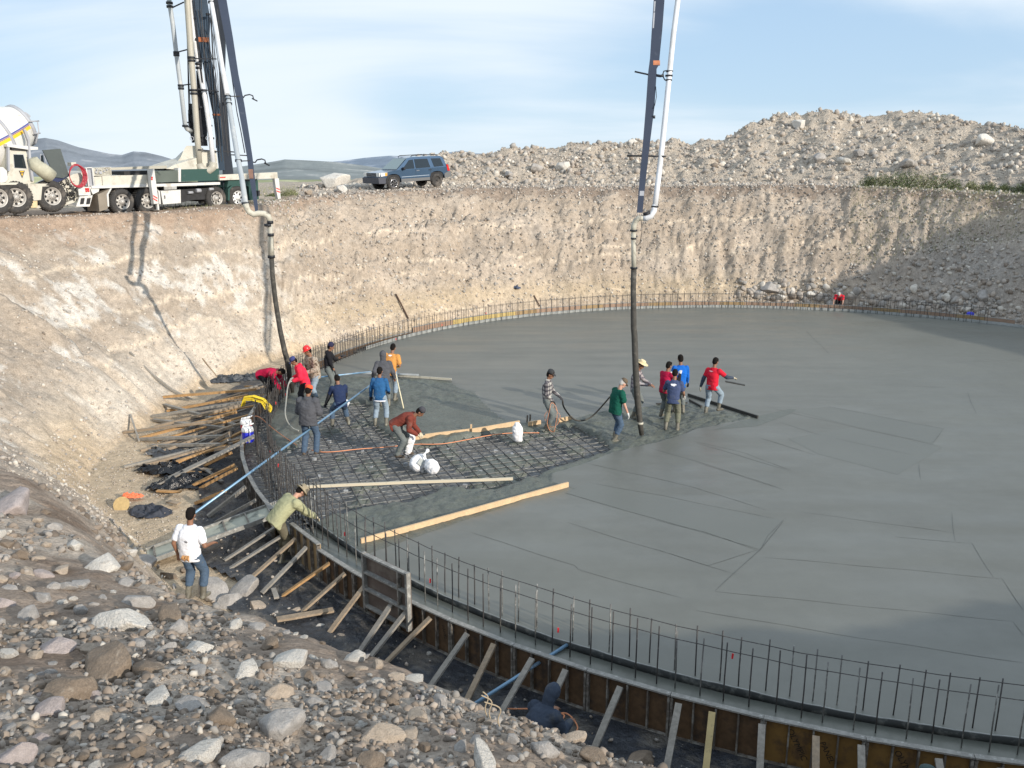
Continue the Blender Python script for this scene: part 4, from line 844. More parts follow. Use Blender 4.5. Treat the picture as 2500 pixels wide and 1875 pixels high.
def person(loc, head, label, top='blue', sleeve='long', legs='jean', boots='boot', hat=None, hatm=None, hair='black', skin=0, glove=None,
           hip=(0, 0, .90), lean=8, side=0, twist=0, hp=10, hy=0, hl=(-.25, .2, .85), hr=(.25, .2, .85), fl=(-.12, .02, 0), fr=(.12, -.02, 0), fly=-8, fry=8, eh=(0, -.6, -1), sc=1., sleevem=None, loose=0., hood=False, sx=1., collar=None, foothid=False, hem=None):
    root = empty('person', loc, head-R(90), label, 'person'); root.scale = (sc, sc, sc); hip = Vector(hip); rnd = abs(hash(label)) % 97
    rr = sum(ord(c) for c in label) % 97
    lv = R(lean); sv = R(side); up = Vector((math.sin(sv), math.sin(lv)*math.cos(sv), math.cos(lv)*math.cos(sv))).normalized()
    tw = Matrix.Rotation(R(twist), 3, up); right = Vector((math.cos(sv), 0, -math.sin(sv))); right = (right-right.dot(up)*up).normalized(); fr0 = up.cross(right).normalized()
    rS = tw @ right; fS = tw @ fr0
    def sp(t, curve=.0): return hip+up*t+fS*(-.03*math.sin(min(t/.5, 1)*math.pi))
    SL = [sp(.44)-rS*.175*sx, sp(.44)+rS*.175*sx]; neck = sp(.52)
    ha = R(hp); hd = (up*.55+Vector((0, 0, 1))*.45).normalized() if lean < 50 else (up*.8+Vector((0, 0, 1))*.35).normalized()
    Mh0 = Matrix.Rotation(R(hy), 3, 'Z'); hright = Mh0 @ rS; hf = hright.cross(hd); hf = -hf if hf.dot(fS) < -.3 and abs(hy) < 90 else hf
    hf = hd.cross(hright); hf = hf if hf.dot(Mh0 @ fS) > 0 else -hf
    q = Matrix.Rotation(-ha, 3, hright); 
    hu2 = q @ hd; hf2 = q @ hf
    if hf2.z > hf.z: q = Matrix.Rotation(ha, 3, hright); hu2 = q @ hd; hf2 = q @ hf
    hc = neck+(hd*.08)+hu2*.09+hf2*.015
    MH = Matrix((hright, hf2, hu2)).transposed()
    def hp_(x, y, z): return hc+MH @ Vector((x, y, z))
    hips = [hip+Vector((-.095, 0, -.02)), hip+Vector((.095, 0, -.02))]
    feet = [Vector(fl), Vector(fr)]; knees = []; ank = []
    for i in (0, 1):
        an = feet[i]+Vector((0, 0, .085)); k, a2 = ik(hips[i], an, .43, .42, Vector((math.sin(R((fly, fry)[i]))*.6, 1.0, .1))); knees.append(k); ank.append(a2)
    elb = []; wri = []; hands = [Vector(hl), Vector(hr)]
    for i in (0, 1):
        sgn = (-1, 1)[i]; h_ = (rS*sgn*.45+Vector(eh)); e, w = ik(SL[i], hands[i], .285, .25, h_); elb.append(e); wri.append(w)
    # --- body: one continuous skin
    B = Blob()
    B.ell(hp_(0, .0, .02), (.074, .094, .105), MH).ell(hp_(0, .025, -.055), (.055, .07, .06), MH).ell(hp_(0, .10, -.015), (.014, .022, .022), MH).ell(hp_(0, .086, -.062), (.026, .014, .012), MH).ell(hp_(0, .085, .03), (.05, .012, .012), MH)
    for s_ in (-1, 1): B.ell(hp_(s_*.076, -.005, -.005), (.012, .022, .032), MH)
    B.cap(neck-up*.04, hc-hu2*.07-hf2*.01, .056, .052)
    B.loft([(sp(t), rS*w, fS*d) for t, w, d in ((-.08, .13, .09), (0, .155, .105), (.12, .135, .095), (.33, .16, .115), (.44, .155, .095), (.50, .08, .07))])
    for i in (0, 1):
        s_ = (-1, 1)[i]; B.cap(SL[i], elb[i], .052, .040).cap(elb[i], wri[i], .040, .027).cap(SL[i], sp(.40)+rS*s_*.06, .055, .07)
        B.cap(hips[i], knees[i], .088, .056).cap(knees[i], ank[i], .054, .036); ft = Vector((math.sin(R((fly, fry)[i])), math.cos(R((fly, fry)[i])), 0)); B.cap(ank[i]-Vector((0, 0, .03)), ank[i]+ft*.13-Vector((0, 0, .05)), .036, .028)
    # hands: palm, four unequal curled fingers, thumb from the side of the palm
    gl = Blob(); 
    for i in (0, 1):
        s_ = (-1, 1)[i]; d = (wri[i]-elb[i]).normalized(); side_ = d.cross(Vector((0, 0, 1))); side_ = side_.normalized() if side_.length > .1 else rS.copy(); pal = side_.cross(d).normalized(); pal = -pal if pal.z > 0 else pal
        inn = side_ if side_.dot(rS)*s_ < 0 else -side_
        for bb, inf in ((B, 0), (gl, .004)):
            c0 = wri[i]+d*.02; c1 = wri[i]+d*.085; bb.cap(wri[i], c0, .026+inf, .030+inf)
            bb.loft([(c0, side_*(.030+inf), pal*(.016+inf)), (c0+d*.03, side_*(.041+inf), pal*(.018+inf)), (c1, side_*(.040+inf), pal*(.013+inf))], 10)
            for f_, ln in zip((-.030, -.010, .011, .031), (.062, .076, .080, .070)):
                a = c1+(-inn)*f_*-1; a = c1+inn*f_; b1 = a+d*ln*.45+pal*.012; b2 = b1+d*ln*.30+pal*ln*.38; bb.cap(a-d*.008, b1, .0095+inf, .0085+inf).cap(b1, b2, .0085+inf, .0070+inf)
            t0 = c0+inn*.030+d*.012; t1 = t0+inn*.026+d*.030+pal*.008; t2 = t1+d*.030+pal*.012; bb.cap(t0, t1, .012+inf, .010+inf).cap(t1, t2, .010+inf, .008+inf)
    B.fuse('body', SKIN[skin], root, vox=.0085, smooth=2)
    for s_ in (-1, 1):
        g = MB(); g.ell(hp_(s_*.03, .088, .012), (.011, .008, .007), MH, 8, 6); g.build('eye', M_eye, root)
    if glove: gl.fuse('gloves', {'y': M_glovey, 'k': M_glovek, 'w': M_glovew, 'l': M_glove}[glove], root, vox=.0085, smooth=1)
    # --- shirt / jacket
    lo = .016+loose; T = Blob(); T.loft([(sp(t), rS*(w+lo)*sx, fS*(d+lo)) for t, w, d in ((-.13-loose*.6, .165, .118), (-.05, .165, .118), (.10, .150, .108), (.30, .165, .122), (.42, .155, .10), (.475, .115, .075), (.515, .068, .06))])
    sl_end = {'long': 1.0, 'short': .0, 'three': .5}[sleeve]
    SB = Blob() if sleevem else T
    for i in (0, 1):
        s_ = (-1, 1)[i]; T.cap(SL[i]-up*.01, sp(.38)+rS*s_*.08, .062+lo, .085)
        if sleeve == 'short' or sleevem: T.cap(SL[i]-up*.005, SL[i].lerp(elb[i], .62), .060+lo, .055+lo)
        if sleeve != 'short':
            k = .003 if sleevem else 0; e_ = elb[i].lerp(wri[i], .94 if sleeve == 'long' else .5)
            SB.cap(SL[i], elb[i], .058+lo-k*3, .046+lo).cap(elb[i], e_, .046+lo, .033+lo*.8)
    if collar or hood: T.loft([(neck-up*.05, rS*(.085+lo*.5), fS*(.08+lo*.5)), (neck+up*.0-fS*.01, rS*(.085+lo*.3), fS*.08), (neck+up*.035-fS*.015, rS*.07, fS*.07)])
    if hood == 'down': T.ell(neck-up*.03-fS*.085, (.10, .06, .075), Matrix((rS, fS, up)).transposed())
    T.fuse('shirt' if sleeve == 'short' else 'jacket', C_[top], root, wr=.008+loose*.12, seed=rr)
    if sleevem: SB.fuse('sleeves', C_[sleevem], root, wr=.007, seed=rr+5)
    if hood == 'up':
        Hd = Blob(); Hd.ell(hp_(0, -.018, .022), (.108, .118, .135), MH).cap(hp_(0, -.03, -.06), neck-up*.02, .09, .10); Hd.fuse('hood', C_[top], root, wr=.006, seed=rr)
    if hem: Blob().loft([(sp(t), rS*(w+lo+.003)*sx, fS*(d+lo+.003)) for t, w, d in ((-.165, .165, .118), (-.125, .165, .118))]).fuse('shirt_hem', C_[hem], root, wr=.004)
    # --- trousers
    T = Blob(); T.loft([(hip+up*.10, rS*.158, fS*.115), (hip+up*.0, right*.172, fr0*.128), (hip-Vector((0, 0, .07)), Vector((.17, 0, 0)), Vector((0, .12, 0)))])
    for i in (0, 1):
        low = ank[i]+Vector((0, 0, .02)); T.cap(hips[i]-Vector((0, 0, .02)), knees[i], .108, .084).cap(knees[i], knees[i].lerp(low, .55 if boots == 'boot' else 1.), .084, .076 if boots == 'boot' else .074)
    T.fuse('trousers', C_[legs], root, wr=.009, seed=rr+9)
    for i in (0, 1):
        ft = Vector((math.sin(R((fly, fry)[i])), math.cos(R((fly, fry)[i])), 0)); fb = Blob(); a = ank[i]
        d = (knees[i]-a).normalized(); ftv = (ft-ft.dot(d)*d*.5).normalized()
        if boots == 'boot': fb.cap(a, a+d*.27, .052, .070)
        else: fb.cap(a, a+d*.06, .046, .052)
        fb.cap(a-Vector((0, 0, .035))-ft*.035, a+ft*.15-Vector((0, 0, .045)), .046, .042); fb.fuse('boot' if boots == 'boot' else 'shoe', M_boot if boots == 'boot' else M_shoe, root, wr=.004, seed=rr)
    # --- hair and headgear
    if hair and hood != 'up':
        Hh = Blob(); Hh.ell(hp_(0, -.012, .038), (.083, .098, .103), MH).ell(hp_(0, -.045, -.005), (.074, .062, .085), MH).ell(hp_(0, .03, .085), (.065, .06, .045), MH)
        h = Hh.fuse('hair', M_hair if hair == 'black' else M_hairg, root, vox=.012, smooth=2, wr=.005, seed=3)
        # cut the hair back from the face
        bm = bmesh.new(); bm.from_mesh(h.data); n = MH @ Vector((0, .78, -.62)); bmesh.ops.bisect_plane(bm, geom=bm.verts[:]+bm.edges[:]+bm.faces[:], plane_co=hp_(0, .060, .050), plane_no=n, clear_outer=True); bm.to_mesh(h.data); bm.free()
    if hat:
        rot = MH; g = MB()
        def L_(prof, n=26, ox=(0, 0, 0)): g.lathe(prof, hp_(*ox), 'Z', n, rot)
        def peak(wd=.075, ln=.085, th=.006, z=.052):
            P = []; 
            for k in range(11): a = math.pi*k/10; P.append((math.cos(a)*wd, .055+math.sin(a)*ln+.02))
            a = [g.bm.verts.new(hp_(x, y, z-.35*(y-.08)-.25*abs(x)*abs(x)/.02*.1)) for x, y in P]; b = [g.bm.verts.new(hp_(x, y, z+th-.35*(y-.08))) for x, y in P]; n = len(P); g.bm.faces.new(a); g.bm.faces.new(b[::-1])
            for k in range(n): g.bm.faces.new((a[k], b[k], b[(k+1) % n], a[(k+1) % n]))
        if hat == 'cap': L_([(.089, .045), (.094, .07), (.09, .11), (.07, .14), (.035, .155), (.004, .158)], ox=(0, -.012, 0)); peak(); nm = 'cap'
        elif hat == 'backcap': L_([(.089, .045), (.094, .07), (.09, .11), (.07, .14), (.035, .155), (.004, .158)], ox=(0, -.012, 0)); nm = 'cap'
        elif hat == 'beanie': L_([(.092, .02), (.097, .05), (.094, .10), (.075, .14), (.04, .16), (.004, .165)], ox=(0, -.015, 0)); nm = 'beanie'
        elif hat == 'hard': L_([(.125, .048), (.122, .056), (.104, .058), (.104, .10), (.09, .14), (.06, .168), (.025, .18), (.003, .182)], ox=(0, -.005, 0)); peak(.08, .07, .006, .058); nm = 'hard_hat'
        elif hat == 'straw':
            pr = [(.092, .06), (.145, .064), (.185, .085), (.19, .090), (.145, .072), (.095, .070), (.092, .11), (.088, .15), (.07, .165), (.03, .158), (.004, .156)]; L_(pr, 32); nm = 'straw_hat'
        elif hat == 'bucket': L_([(.15, .02), (.155, .022), (.10, .062), (.096, .11), (.08, .14), (.03, .148), (.004, .149)], 32); nm = 'sun_hat'
        g.build(nm, hatm, root)
    return root, dict(hl=wri[0], hr=wri[1], hc=hc)
def wp(root, v):
    """local point of a placed person in world coordinates"""
    return Matrix.Translation(root.location) @ Matrix.Rotation(root.rotation_euler.z, 4, 'Z') @ Matrix.Diagonal((root.scale[0], root.scale[1], root.scale[2], 1)) @ Vector(v)
Hm = lambda n, c, r=.85: mat('hat_'+n, c, r, noise=(10, .1))
def foot(px, py, z=0.): p = atz(px, py, z); return (p[0], p[1], z)
PPL = {}
def crowd():
    D = math.radians
    # heading: direction the person faces, measured from +x (image right) towards +y (away)
    P = PPL
    P['green'] = person(foot(1500, 1078, -.10), D(20), 'grey haired man in a bottle green t-shirt and jeans standing by the right-hand hose', 'green', 'short', 'jean', hat='cap', hatm=Hm('brown', (.12, .09, .06)), hair='grey', skin=2, glove='w', sx=1.12, loose=.015, lean=12, hp=35, hl=(-.30, .25, .80), hr=(.30, .22, .78), fl=(-.12, .05, 0), fr=(.10, -.05, 0), sc=1.04)
    P['straw'] = person(foot(1548, 1020), D(-20), 'man in a cream straw hat and dark plaid shirt behind the right-hand hose', 'plaid2', 'long', 'jeang', hat='straw', hatm=Hm('straw', (.68, .57, .36)), skin=1, lean=8, hp=25, hl=(-.12, .42, 1.0), hr=(.22, .40, 1.05), sc=1.02)
    P['plaid'] = person(foot(1336, 1050, -.03), D(-15), 'man in black and white plaid shirt and dark cap holding cables beside the plank', 'plaid', 'long', 'jeang', hat='cap', hatm=Hm('charcoal', (.035, .037, .04)), skin=1, collar=True, lean=2, hp=22, hl=(-.22, .28, .92), hr=(.10, .16, .88), glove='k', sc=1.02, fl=(-.10, -.05, 0), fr=(.09, .03, 0))
    P['royal'] = person(foot(1657, 1008), D(95), 'man in a bright royal blue shirt standing at the back of the right group', 'royal', 'long', 'jeang', skin=1, lean=5, hp=12, hl=(-.26, .24, .90), hr=(.28, .22, .85), glove='k', sc=1.03)
    P['redback'] = person(foot(1620, 1020), D(40), 'man in a dark red shirt half hidden at the left of the right group', 'crim', 'long', 'jeang', skin=1, lean=10, hl=(-.18, .35, 1.25), hr=(.30, .30, 1.35), glove='w', sc=.98, sleevem='blk')
    P['navyback'] = person(foot(1640, 1052, -.06), D(75), 'man in a washed navy t-shirt with a white print on the back', 'navy2', 'short', 'khaki', skin=1, lean=14, hp=25, hl=(-.20, .36, 1.18), hr=(.26, .30, .92), glove='w', sc=1.03, fl=(-.17, .0, 0), fr=(.15, .02, 0))
    P['red'] = person(foot(1735, 1014, -.03), D(60), 'man in a red t-shirt over dark sleeves stepping forward with a knee raised', 'red', 'long', 'jeanl', sleevem='slate', skin=1, lean=8, twist=-12, hp=20, hl=(-.34, -.02, .82), hr=(.50, .30, 1.12), glove='l', sc=1.02, fl=(-.15, -.02, 0), fr=(.16, .20, .10), fry=30, eh=(0, -.6, -.6))
    P['sweater'] = person(foot(930, 1040, -.05), D(84), 'man in a blue sweater with a white hem, light jeans and tall rubber boots', 'blue', 'long', 'jeanl', skin=1, lean=6, hp=12, hl=(-.30, .14, .84), hr=(.20, .25, .95), hem='white', glove='k', sc=1.0, fl=(-.16, -.03, 0), fr=(.16, .0, 0))
    P['hood'] = person(foot(940, 992, -.02), D(100), 'man in a grey hooded sweatshirt with the hood up behind the blue sweater man', 'grey', 'long', 'jeang', hood='up', hair=None, skin=1, lean=14, loose=.02, hl=(-.32, .10, .95), hr=(.32, .20, .85), sc=1.0)
    P['orange'] = person(foot(955, 978), D(80), 'man in a tan orange t-shirt leaning on a long pale pole', 'orange', 'short', 'jeanl', skin=1, lean=16, side=4, hp=20, hl=(-.22, .35, 1.0), hr=(.20, .22, 1.0), glove='y', sc=1.06, loose=.015)
    P['navysit'] = person(foot(832, 1042, -.06), D(112), 'man in a navy t-shirt with long grey under-sleeves crouching with bent knees', 'navy', 'long', 'jean', sleevem='dgrey', skin=1, hip=(0, -.12, .72), lean=24, hp=30, hl=(-.34, .28, .62), hr=(.22, .35, .70), fl=(-.22, .05, 0), fr=(.24, .10, 0), glove='k', sc=1.02)
    P['orangecap'] = person(foot(757, 1110, -.06), D(80), 'man seen from behind in a charcoal hoodie and orange cap', 'grey', 'long', 'jean', boots='shoe', hat='backcap', hatm=Hm('orange', (.72, .10, .03)), skin=1, lean=9, loose=.035, hp=25, hood='down', hl=(-.20, .32, 1.05), hr=(.20, .32, 1.05), sc=1.06, fl=(-.13, -.05, 0), fr=(.15, .05, 0), sx=1.05)
    P['pinkhood'] = person(foot(748, 1000), D(200), 'man in a bright red-pink hoodie and blue cap holding the vibrator hose', 'pink', 'long', 'dgrey' if False else 'blk', hat='cap', hatm=Hm('blue', (.04, .05, .17)), skin=1, lean=22, loose=.02, hp=25, hood='down', hl=(-.12, .34, .96), hr=(.10, .30, 1.0), glove='w', sc=1.0)
    P['hard'] = person(foot(772, 985), D(225), 'man with a red hard hat and brown camouflage jacket', 'camo', 'long', 'jeanl', hat='hard', hatm=mat('hat_red_shell', (.80, .025, .03), .35), skin=1, lean=12, loose=.02, hp=20, hy=-20, hl=(-.15, .32, 1.0), hr=(.15, .35, 1.0), sc=1.08, glove='y')
    P['beanie'] = person(foot(806, 964), D(5), 'man in a black beanie and black hooded jacket standing sideways by the rebar', 'blk', 'three', 'jeang', hat='beanie', hatm=Hm('navy', (.02, .02, .06)), skin=1, lean=6, hp=15, hood='down', hl=(-.16, .40, 1.22), hr=(.16, .20, .82), glove='k', sc=1.0)
    P['crimson'] = person(foot(655, 975, -.15), D(-15), 'man in a crimson jacket bent double behind the rebar at the left edge', 'crim', 'long', 'blk', skin=1, hip=(0, -.15, .82), lean=82, hp=20, hl=(-.16, .55, .42), hr=(.14, .52, .40), sc=1.02, loose=.015, glove='k')
    P['brown'] = person(foot(985, 1114, -.06), D(-5), 'man in a rust brown jacket bending over the white sack', 'brown', 'long', 'jeang', boots='shoe', hat='backcap', hatm=Hm('black_white', (.05, .05, .06)), skin=1, hip=(0, -.16, .86), lean=66, hp=-5, hl=(-.14, .40, .60), hr=(.12, .38, .62), fl=(-.12, .05, 0), fr=(.13, -.12, 0), glove='l', sc=1.02, loose=.012)
    P['farred'] = person((*pol(phi_of(atz(2048, 748, 0)), 18.65)[:2], -.45), D(-118), 'far-off man in a red shirt bending at the foot of the far wall', 'red', 'short', 'blk', hair='grey', skin=2, hip=(0, -.18, .85), lean=58, hp=25, hl=(-.22, .48, .62), hr=(.22, .48, .62), eh=(0, -.2, 1), sc=1.0)
    p = atz(*z6(1375, 1430), ZF); P['olive'] = person((p[0], p[1], ZF+.0), D(38), 'man in a khaki green shirt and wide brimmed hat bending over the form edge', 'olive', 'long', 'olived', hat='bucket', hatm=Hm('khaki', (.30, .25, .17)), skin=2, hip=(0, -.12, .90), lean=50, hp=25, loose=.02, hl=(-.05, .60, .78), hr=(.16, .62, .78), glove='l', sc=1.05, sx=1.1, boots='boot', fl=(-.14, -.02, 0), fr=(.16, -.15, 0))
    p = Vector((-5.78, 14.27, -.5)); P['white'] = person((p.x, p.y, p.z), D(78), 'man in a white t-shirt seen from behind at the edge of the near bank', 'white', 'short', 'jean', boots='boot', skin=1, lean=5, side=2, hp=18, hy=12, hl=(-.27, .02, .86), hr=(.30, .22, 1.02), sc=1.03, loose=.006, sx=1.06, fl=(-.13, .0, 0), fr=(.13, .06, 0))
    p = atz(1322, 1850, ZF); P['sit'] = person((p[0], p[1], ZF), D(50), 'man in a slate grey hooded jacket sitting low in the trench behind the bank', 'slate', 'long', 'jeand', hood='up', hair=None, skin=1, hip=(0, -.2, .34), lean=38, hp=25, loose=.02, hl=(-.16, .42, .45), hr=(.18, .40, .42), fl=(-.22, .30, 0), fr=(.24, .28, 0), sc=1.0)
    p = atz(2245, 2110, ZF); P['corner'] = person((p[0], p[1]-.1, ZF-.1), D(75), 'man in a dark cap whose head just enters the bottom edge at the right', 'slate', 'long', 'blk', hat='backcap', hatm=Hm('dark_green', (.05, .08, .08)), skin=1, hip=(0, -.1, .55), lean=45, hp=10, hl=(-.2, .45, .5), hr=(.2, .45, .5), sc=1.0)
    # white back print on the navy t-shirt, white cap panel
    M_pr = mat('white_print', (.75, .76, .80), .9)
    def decal(root, c, nrm, w, h, mt, name, kind='cloud', off=.0):
        g = MB(); n = 22; pts = []
        for k in range(n): a = 2*math.pi*k/n; r_ = 1+.14*math.sin(3*a)+.10*math.cos(5*a); pts.append((math.cos(a)*w*r_, math.sin(a)*h*r_))
        q = Vector(nrm).to_track_quat('Z', 'Y'); a = [g.bm.verts.new(Vector(c)+q @ Vector((x, y, .0))) for x, y in pts]; b = [g.bm.verts.new(Vector(c)+q @ Vector((x, y, .004))) for x, y in pts]; g.bm.faces.new(a[::-1]); g.bm.faces.new(b)
        for k in range(n): g.bm.faces.new((a[k], a[(k+1) % n], b[(k+1) % n], b[k]))
        g.build(name, mt, root)
    def on_back(key, up_, right_, name, w, h, mt):
        r, d = P[key]; me = [c for c in r.children if c.name.startswith(('shirt', 'jacket'))][0].data; n = len(me.vertices); A = np.empty(n*3, np.float32); me.vertices.foreach_get('co', A); A = A.reshape(-1, 3); N_ = np.empty(n*3, np.float32); me.vertices.foreach_get('normal', N_); N_ = N_.reshape(-1, 3)
        t = np.array([right_, -.3, up_]); k = np.argmin(np.abs(A[:, 0]-right_)*1.0+np.abs(A[:, 2]-up_)+(N_[:, 1] > -.5)*9); decal(r, Vector(A[k])+Vector(N_[k])*.006, N_[k], w, h, mt, name)
    on_back('navyback', 1.30, .0, 'back_print', .075, .035, M_pr); on_back('orange', 1.36, .02, 'back_print', .055, .03, M_pr); on_back('red', 1.33, -.04, 'back_print', .06, .02, mat('pink_print', (.72, .35, .38), .9)); on_back('white', 1.18, .03, 'back_print', .03, .02, mat('grey_print', (.22, .22, .24), .9))
    r, d = P['brown']; hc = d['hc']; g = MB(); g.ell(hc+Vector((.0, .02, .115)) if False else hc+Vector((0, .08, .07)), (.07, .05, .05)); g.build('cap_front_panel', M_pr, r)
    r, d = P['white']; g = MB()
    for k in range(6): g.tube([(.02+.02*k-.05, -.17, .93), (.03+.025*k-.07, -.20-.01*(k % 2), .90-.01*k % .03), (.02+.03*k-.09, -.19, .86-.012*(k % 3))], [.014, .016, .010], 6)
    g.build('work_gloves_in_pocket', mat('tan_leather', (.50, .27, .11), .85, noise=(20, .2)), r)
crowd()
# ================================================================== VEHICLES
M_vw = mat('cream_white_paint', (.56, .54, .47), .55, noise=[(1.5, .08), (8, .06)], dirt=((.34, .30, .24), 1.6, .54, .75)); M_vw2 = mat('white_paint', (.62, .62, .60), .5, noise=[(2, .06)], dirt=((.40, .36, .30), 2.2, .56, .7))
M_tyre = mat('tyre_rubber', (.045, .043, .042), .9, noise=(9, .2), dirt=((.17, .15, .13), 3, .5, .6)); M_rim = mat('rim_white', (.48, .46, .43), .5, .2, dirt=((.25, .2, .16), 8, .58, .8)); M_rimw = mat('rim_clean', (.80, .80, .80), .4, .1)
M_black = mat('black_metal', (.012, .014, .020), .55, noise=(4, .3)); M_dk = mat('underbody_dark', (.025, .025, .027), .8, noise=(4, .4)); M_dgr = mat('dark_green_paint', (.028, .075, .065), .45, dirt=((.12, .14, .13), 1.5, .6, .5)); M_ggr = mat('grey_green_panel', (.10, .12, .105), .5, noise=(1.2, .2))
M_navy = mat('boom_navy', (.028, .052, .085), .45, noise=(1.2, .15), dirt=((.13, .15, .17), 3, .62, .7)); M_navy2 = mat('boom_slate', (.030, .040, .068), .5, noise=(1.2, .12), dirt=((.10, .11, .14), 3, .62, .6))
M_pipe = mat('pipe_white', (.66, .67, .69), .5, noise=(1, .08), dirt=((.42, .40, .36), .8, .54, .7)); M_pipeg = mat('pipe_grey', (.38, .41, .43), .5, noise=(1.2, .08), dirt=((.66, .64, .60), 1, .55, .7)); M_pipec = mat('pipe_cream', (.41, .39, .33), .5, noise=(1.2, .08), dirt=((.33, .30, .24), .8, .57, .6))
M_elbow = mat('elbow_slurry', (.52, .50, .42), .7, noise=(5, .15), dirt=((.24, .22, .18), 5, .52, .8)); M_hose = mat('rubber_hose_dark', (.055, .052, .046), .8, noise=(9, .3), dirt=((.15, .14, .12), 5, .55, .7)); M_orng = mat('orange_band', (.40, .13, .05), .7, noise=(3, .15))
M_glass = mat('dark_glass', (.015, .022, .028), .08, spec=.8); M_chrome = mat('chrome', (.6, .6, .62), .2, .9); M_redl = mat('red_lens', (.6, .02, .02), .3); M_redh = mat('red_hose', (.42, .03, .05), .6); M_strpr = mat('reflective_red', (.75, .06, .05), .5); M_gry = mat('grey_panel', (.36, .37, .40), .6, noise=(2, .1)); M_guard = mat('rubber_guard', (.07, .085, .085), .6, noise=(2, .1), dirt=((.14, .15, .14), 5, .6, .6))
def zp(x, y): return (200+x/4.148, 200+y/4.148)
def zm(x, y): return (x/4.1475, 200+y/4.1475)
def zo(x, y): return (x/2.765, y/2.765)
class Plane:
    """vertical plane through a vehicle's side: photo point -> (along, up)"""
    def __init__(s, O, hd): s.O = Vector(O); s.d = Vector((math.cos(hd), math.sin(hd), 0)); s.n = Vector((-s.d.y, s.d.x, 0)); s.hd = hd
    def at(s, q, yo=-1.25):
        d = Vector(ray(*q)); c = Vector((0, 0, H)); o = s.O+s.n*yo; t = (o-c).dot(s.n)/d.dot(s.n); p = c+d*t-s.O; return (p.dot(s.d), p.z)
def wheel(root, x, y, z, r, w, out=-1, rimm=None, holes=8, name='wheel', steer=0, dual=False):
    wr = empty(name, (x, y, z)); wr.parent = root; wr.rotation_euler = (0, 0, steer); s = out
    g = MB(); g.lathe([(r*.58, -w*.5*s), (r*.80, -w*.52*s), (r*.95, -w*.46*s), (r, -w*.3*s), (r, w*.3*s), (r*.95, w*.46*s), (r*.82, w*.53*s), (r*.58, w*.50*s), (r*.56, w*.40*s), (r*.56, -w*.4*s)], ax='Y', n=36, cap=False)
    for k in range(36):
        a = 2*math.pi*k/36; g.box((math.cos(a)*r*1.003, 0, math.sin(a)*r*1.003), (.03, w*.62, .05), Matrix.Rotation(-a, 4, 'Y'))
    g.build('tyre', M_tyre, wr)
    g = MB(); o = w*.42*s
    g.lathe([(r*.60, o+.02*s), (r*.56, o+.03*s), (r*.52, o-.02*s), (r*.46, o-.08*s), (r*.30, o-.09*s), (r*.28, o-.03*s), (r*.16, o-.02*s), (r*.14, o+.05*s), (.01, o+.06*s)], ax='Y', n=32, cap=False); g.build('rim', rimm or M_rim, wr)
    g = MB()
    for k in range(holes): a = 2*math.pi*k/holes; g.lathe([(r*.085, o-.068*s), (.002, o-.066*s)], (math.cos(a)*r*.40, 0, math.sin(a)*r*.40), 'Y', 10)
    for k in range(10): a = 2*math.pi*k/10+.1; g.lathe([(r*.022, o-.02*s), (r*.022, o+.005*s), (.001, o+.006*s)], (math.cos(a)*r*.22, 0, math.sin(a)*r*.22), 'Y', 6)
    g.build('hub', M_dk, wr); return wr
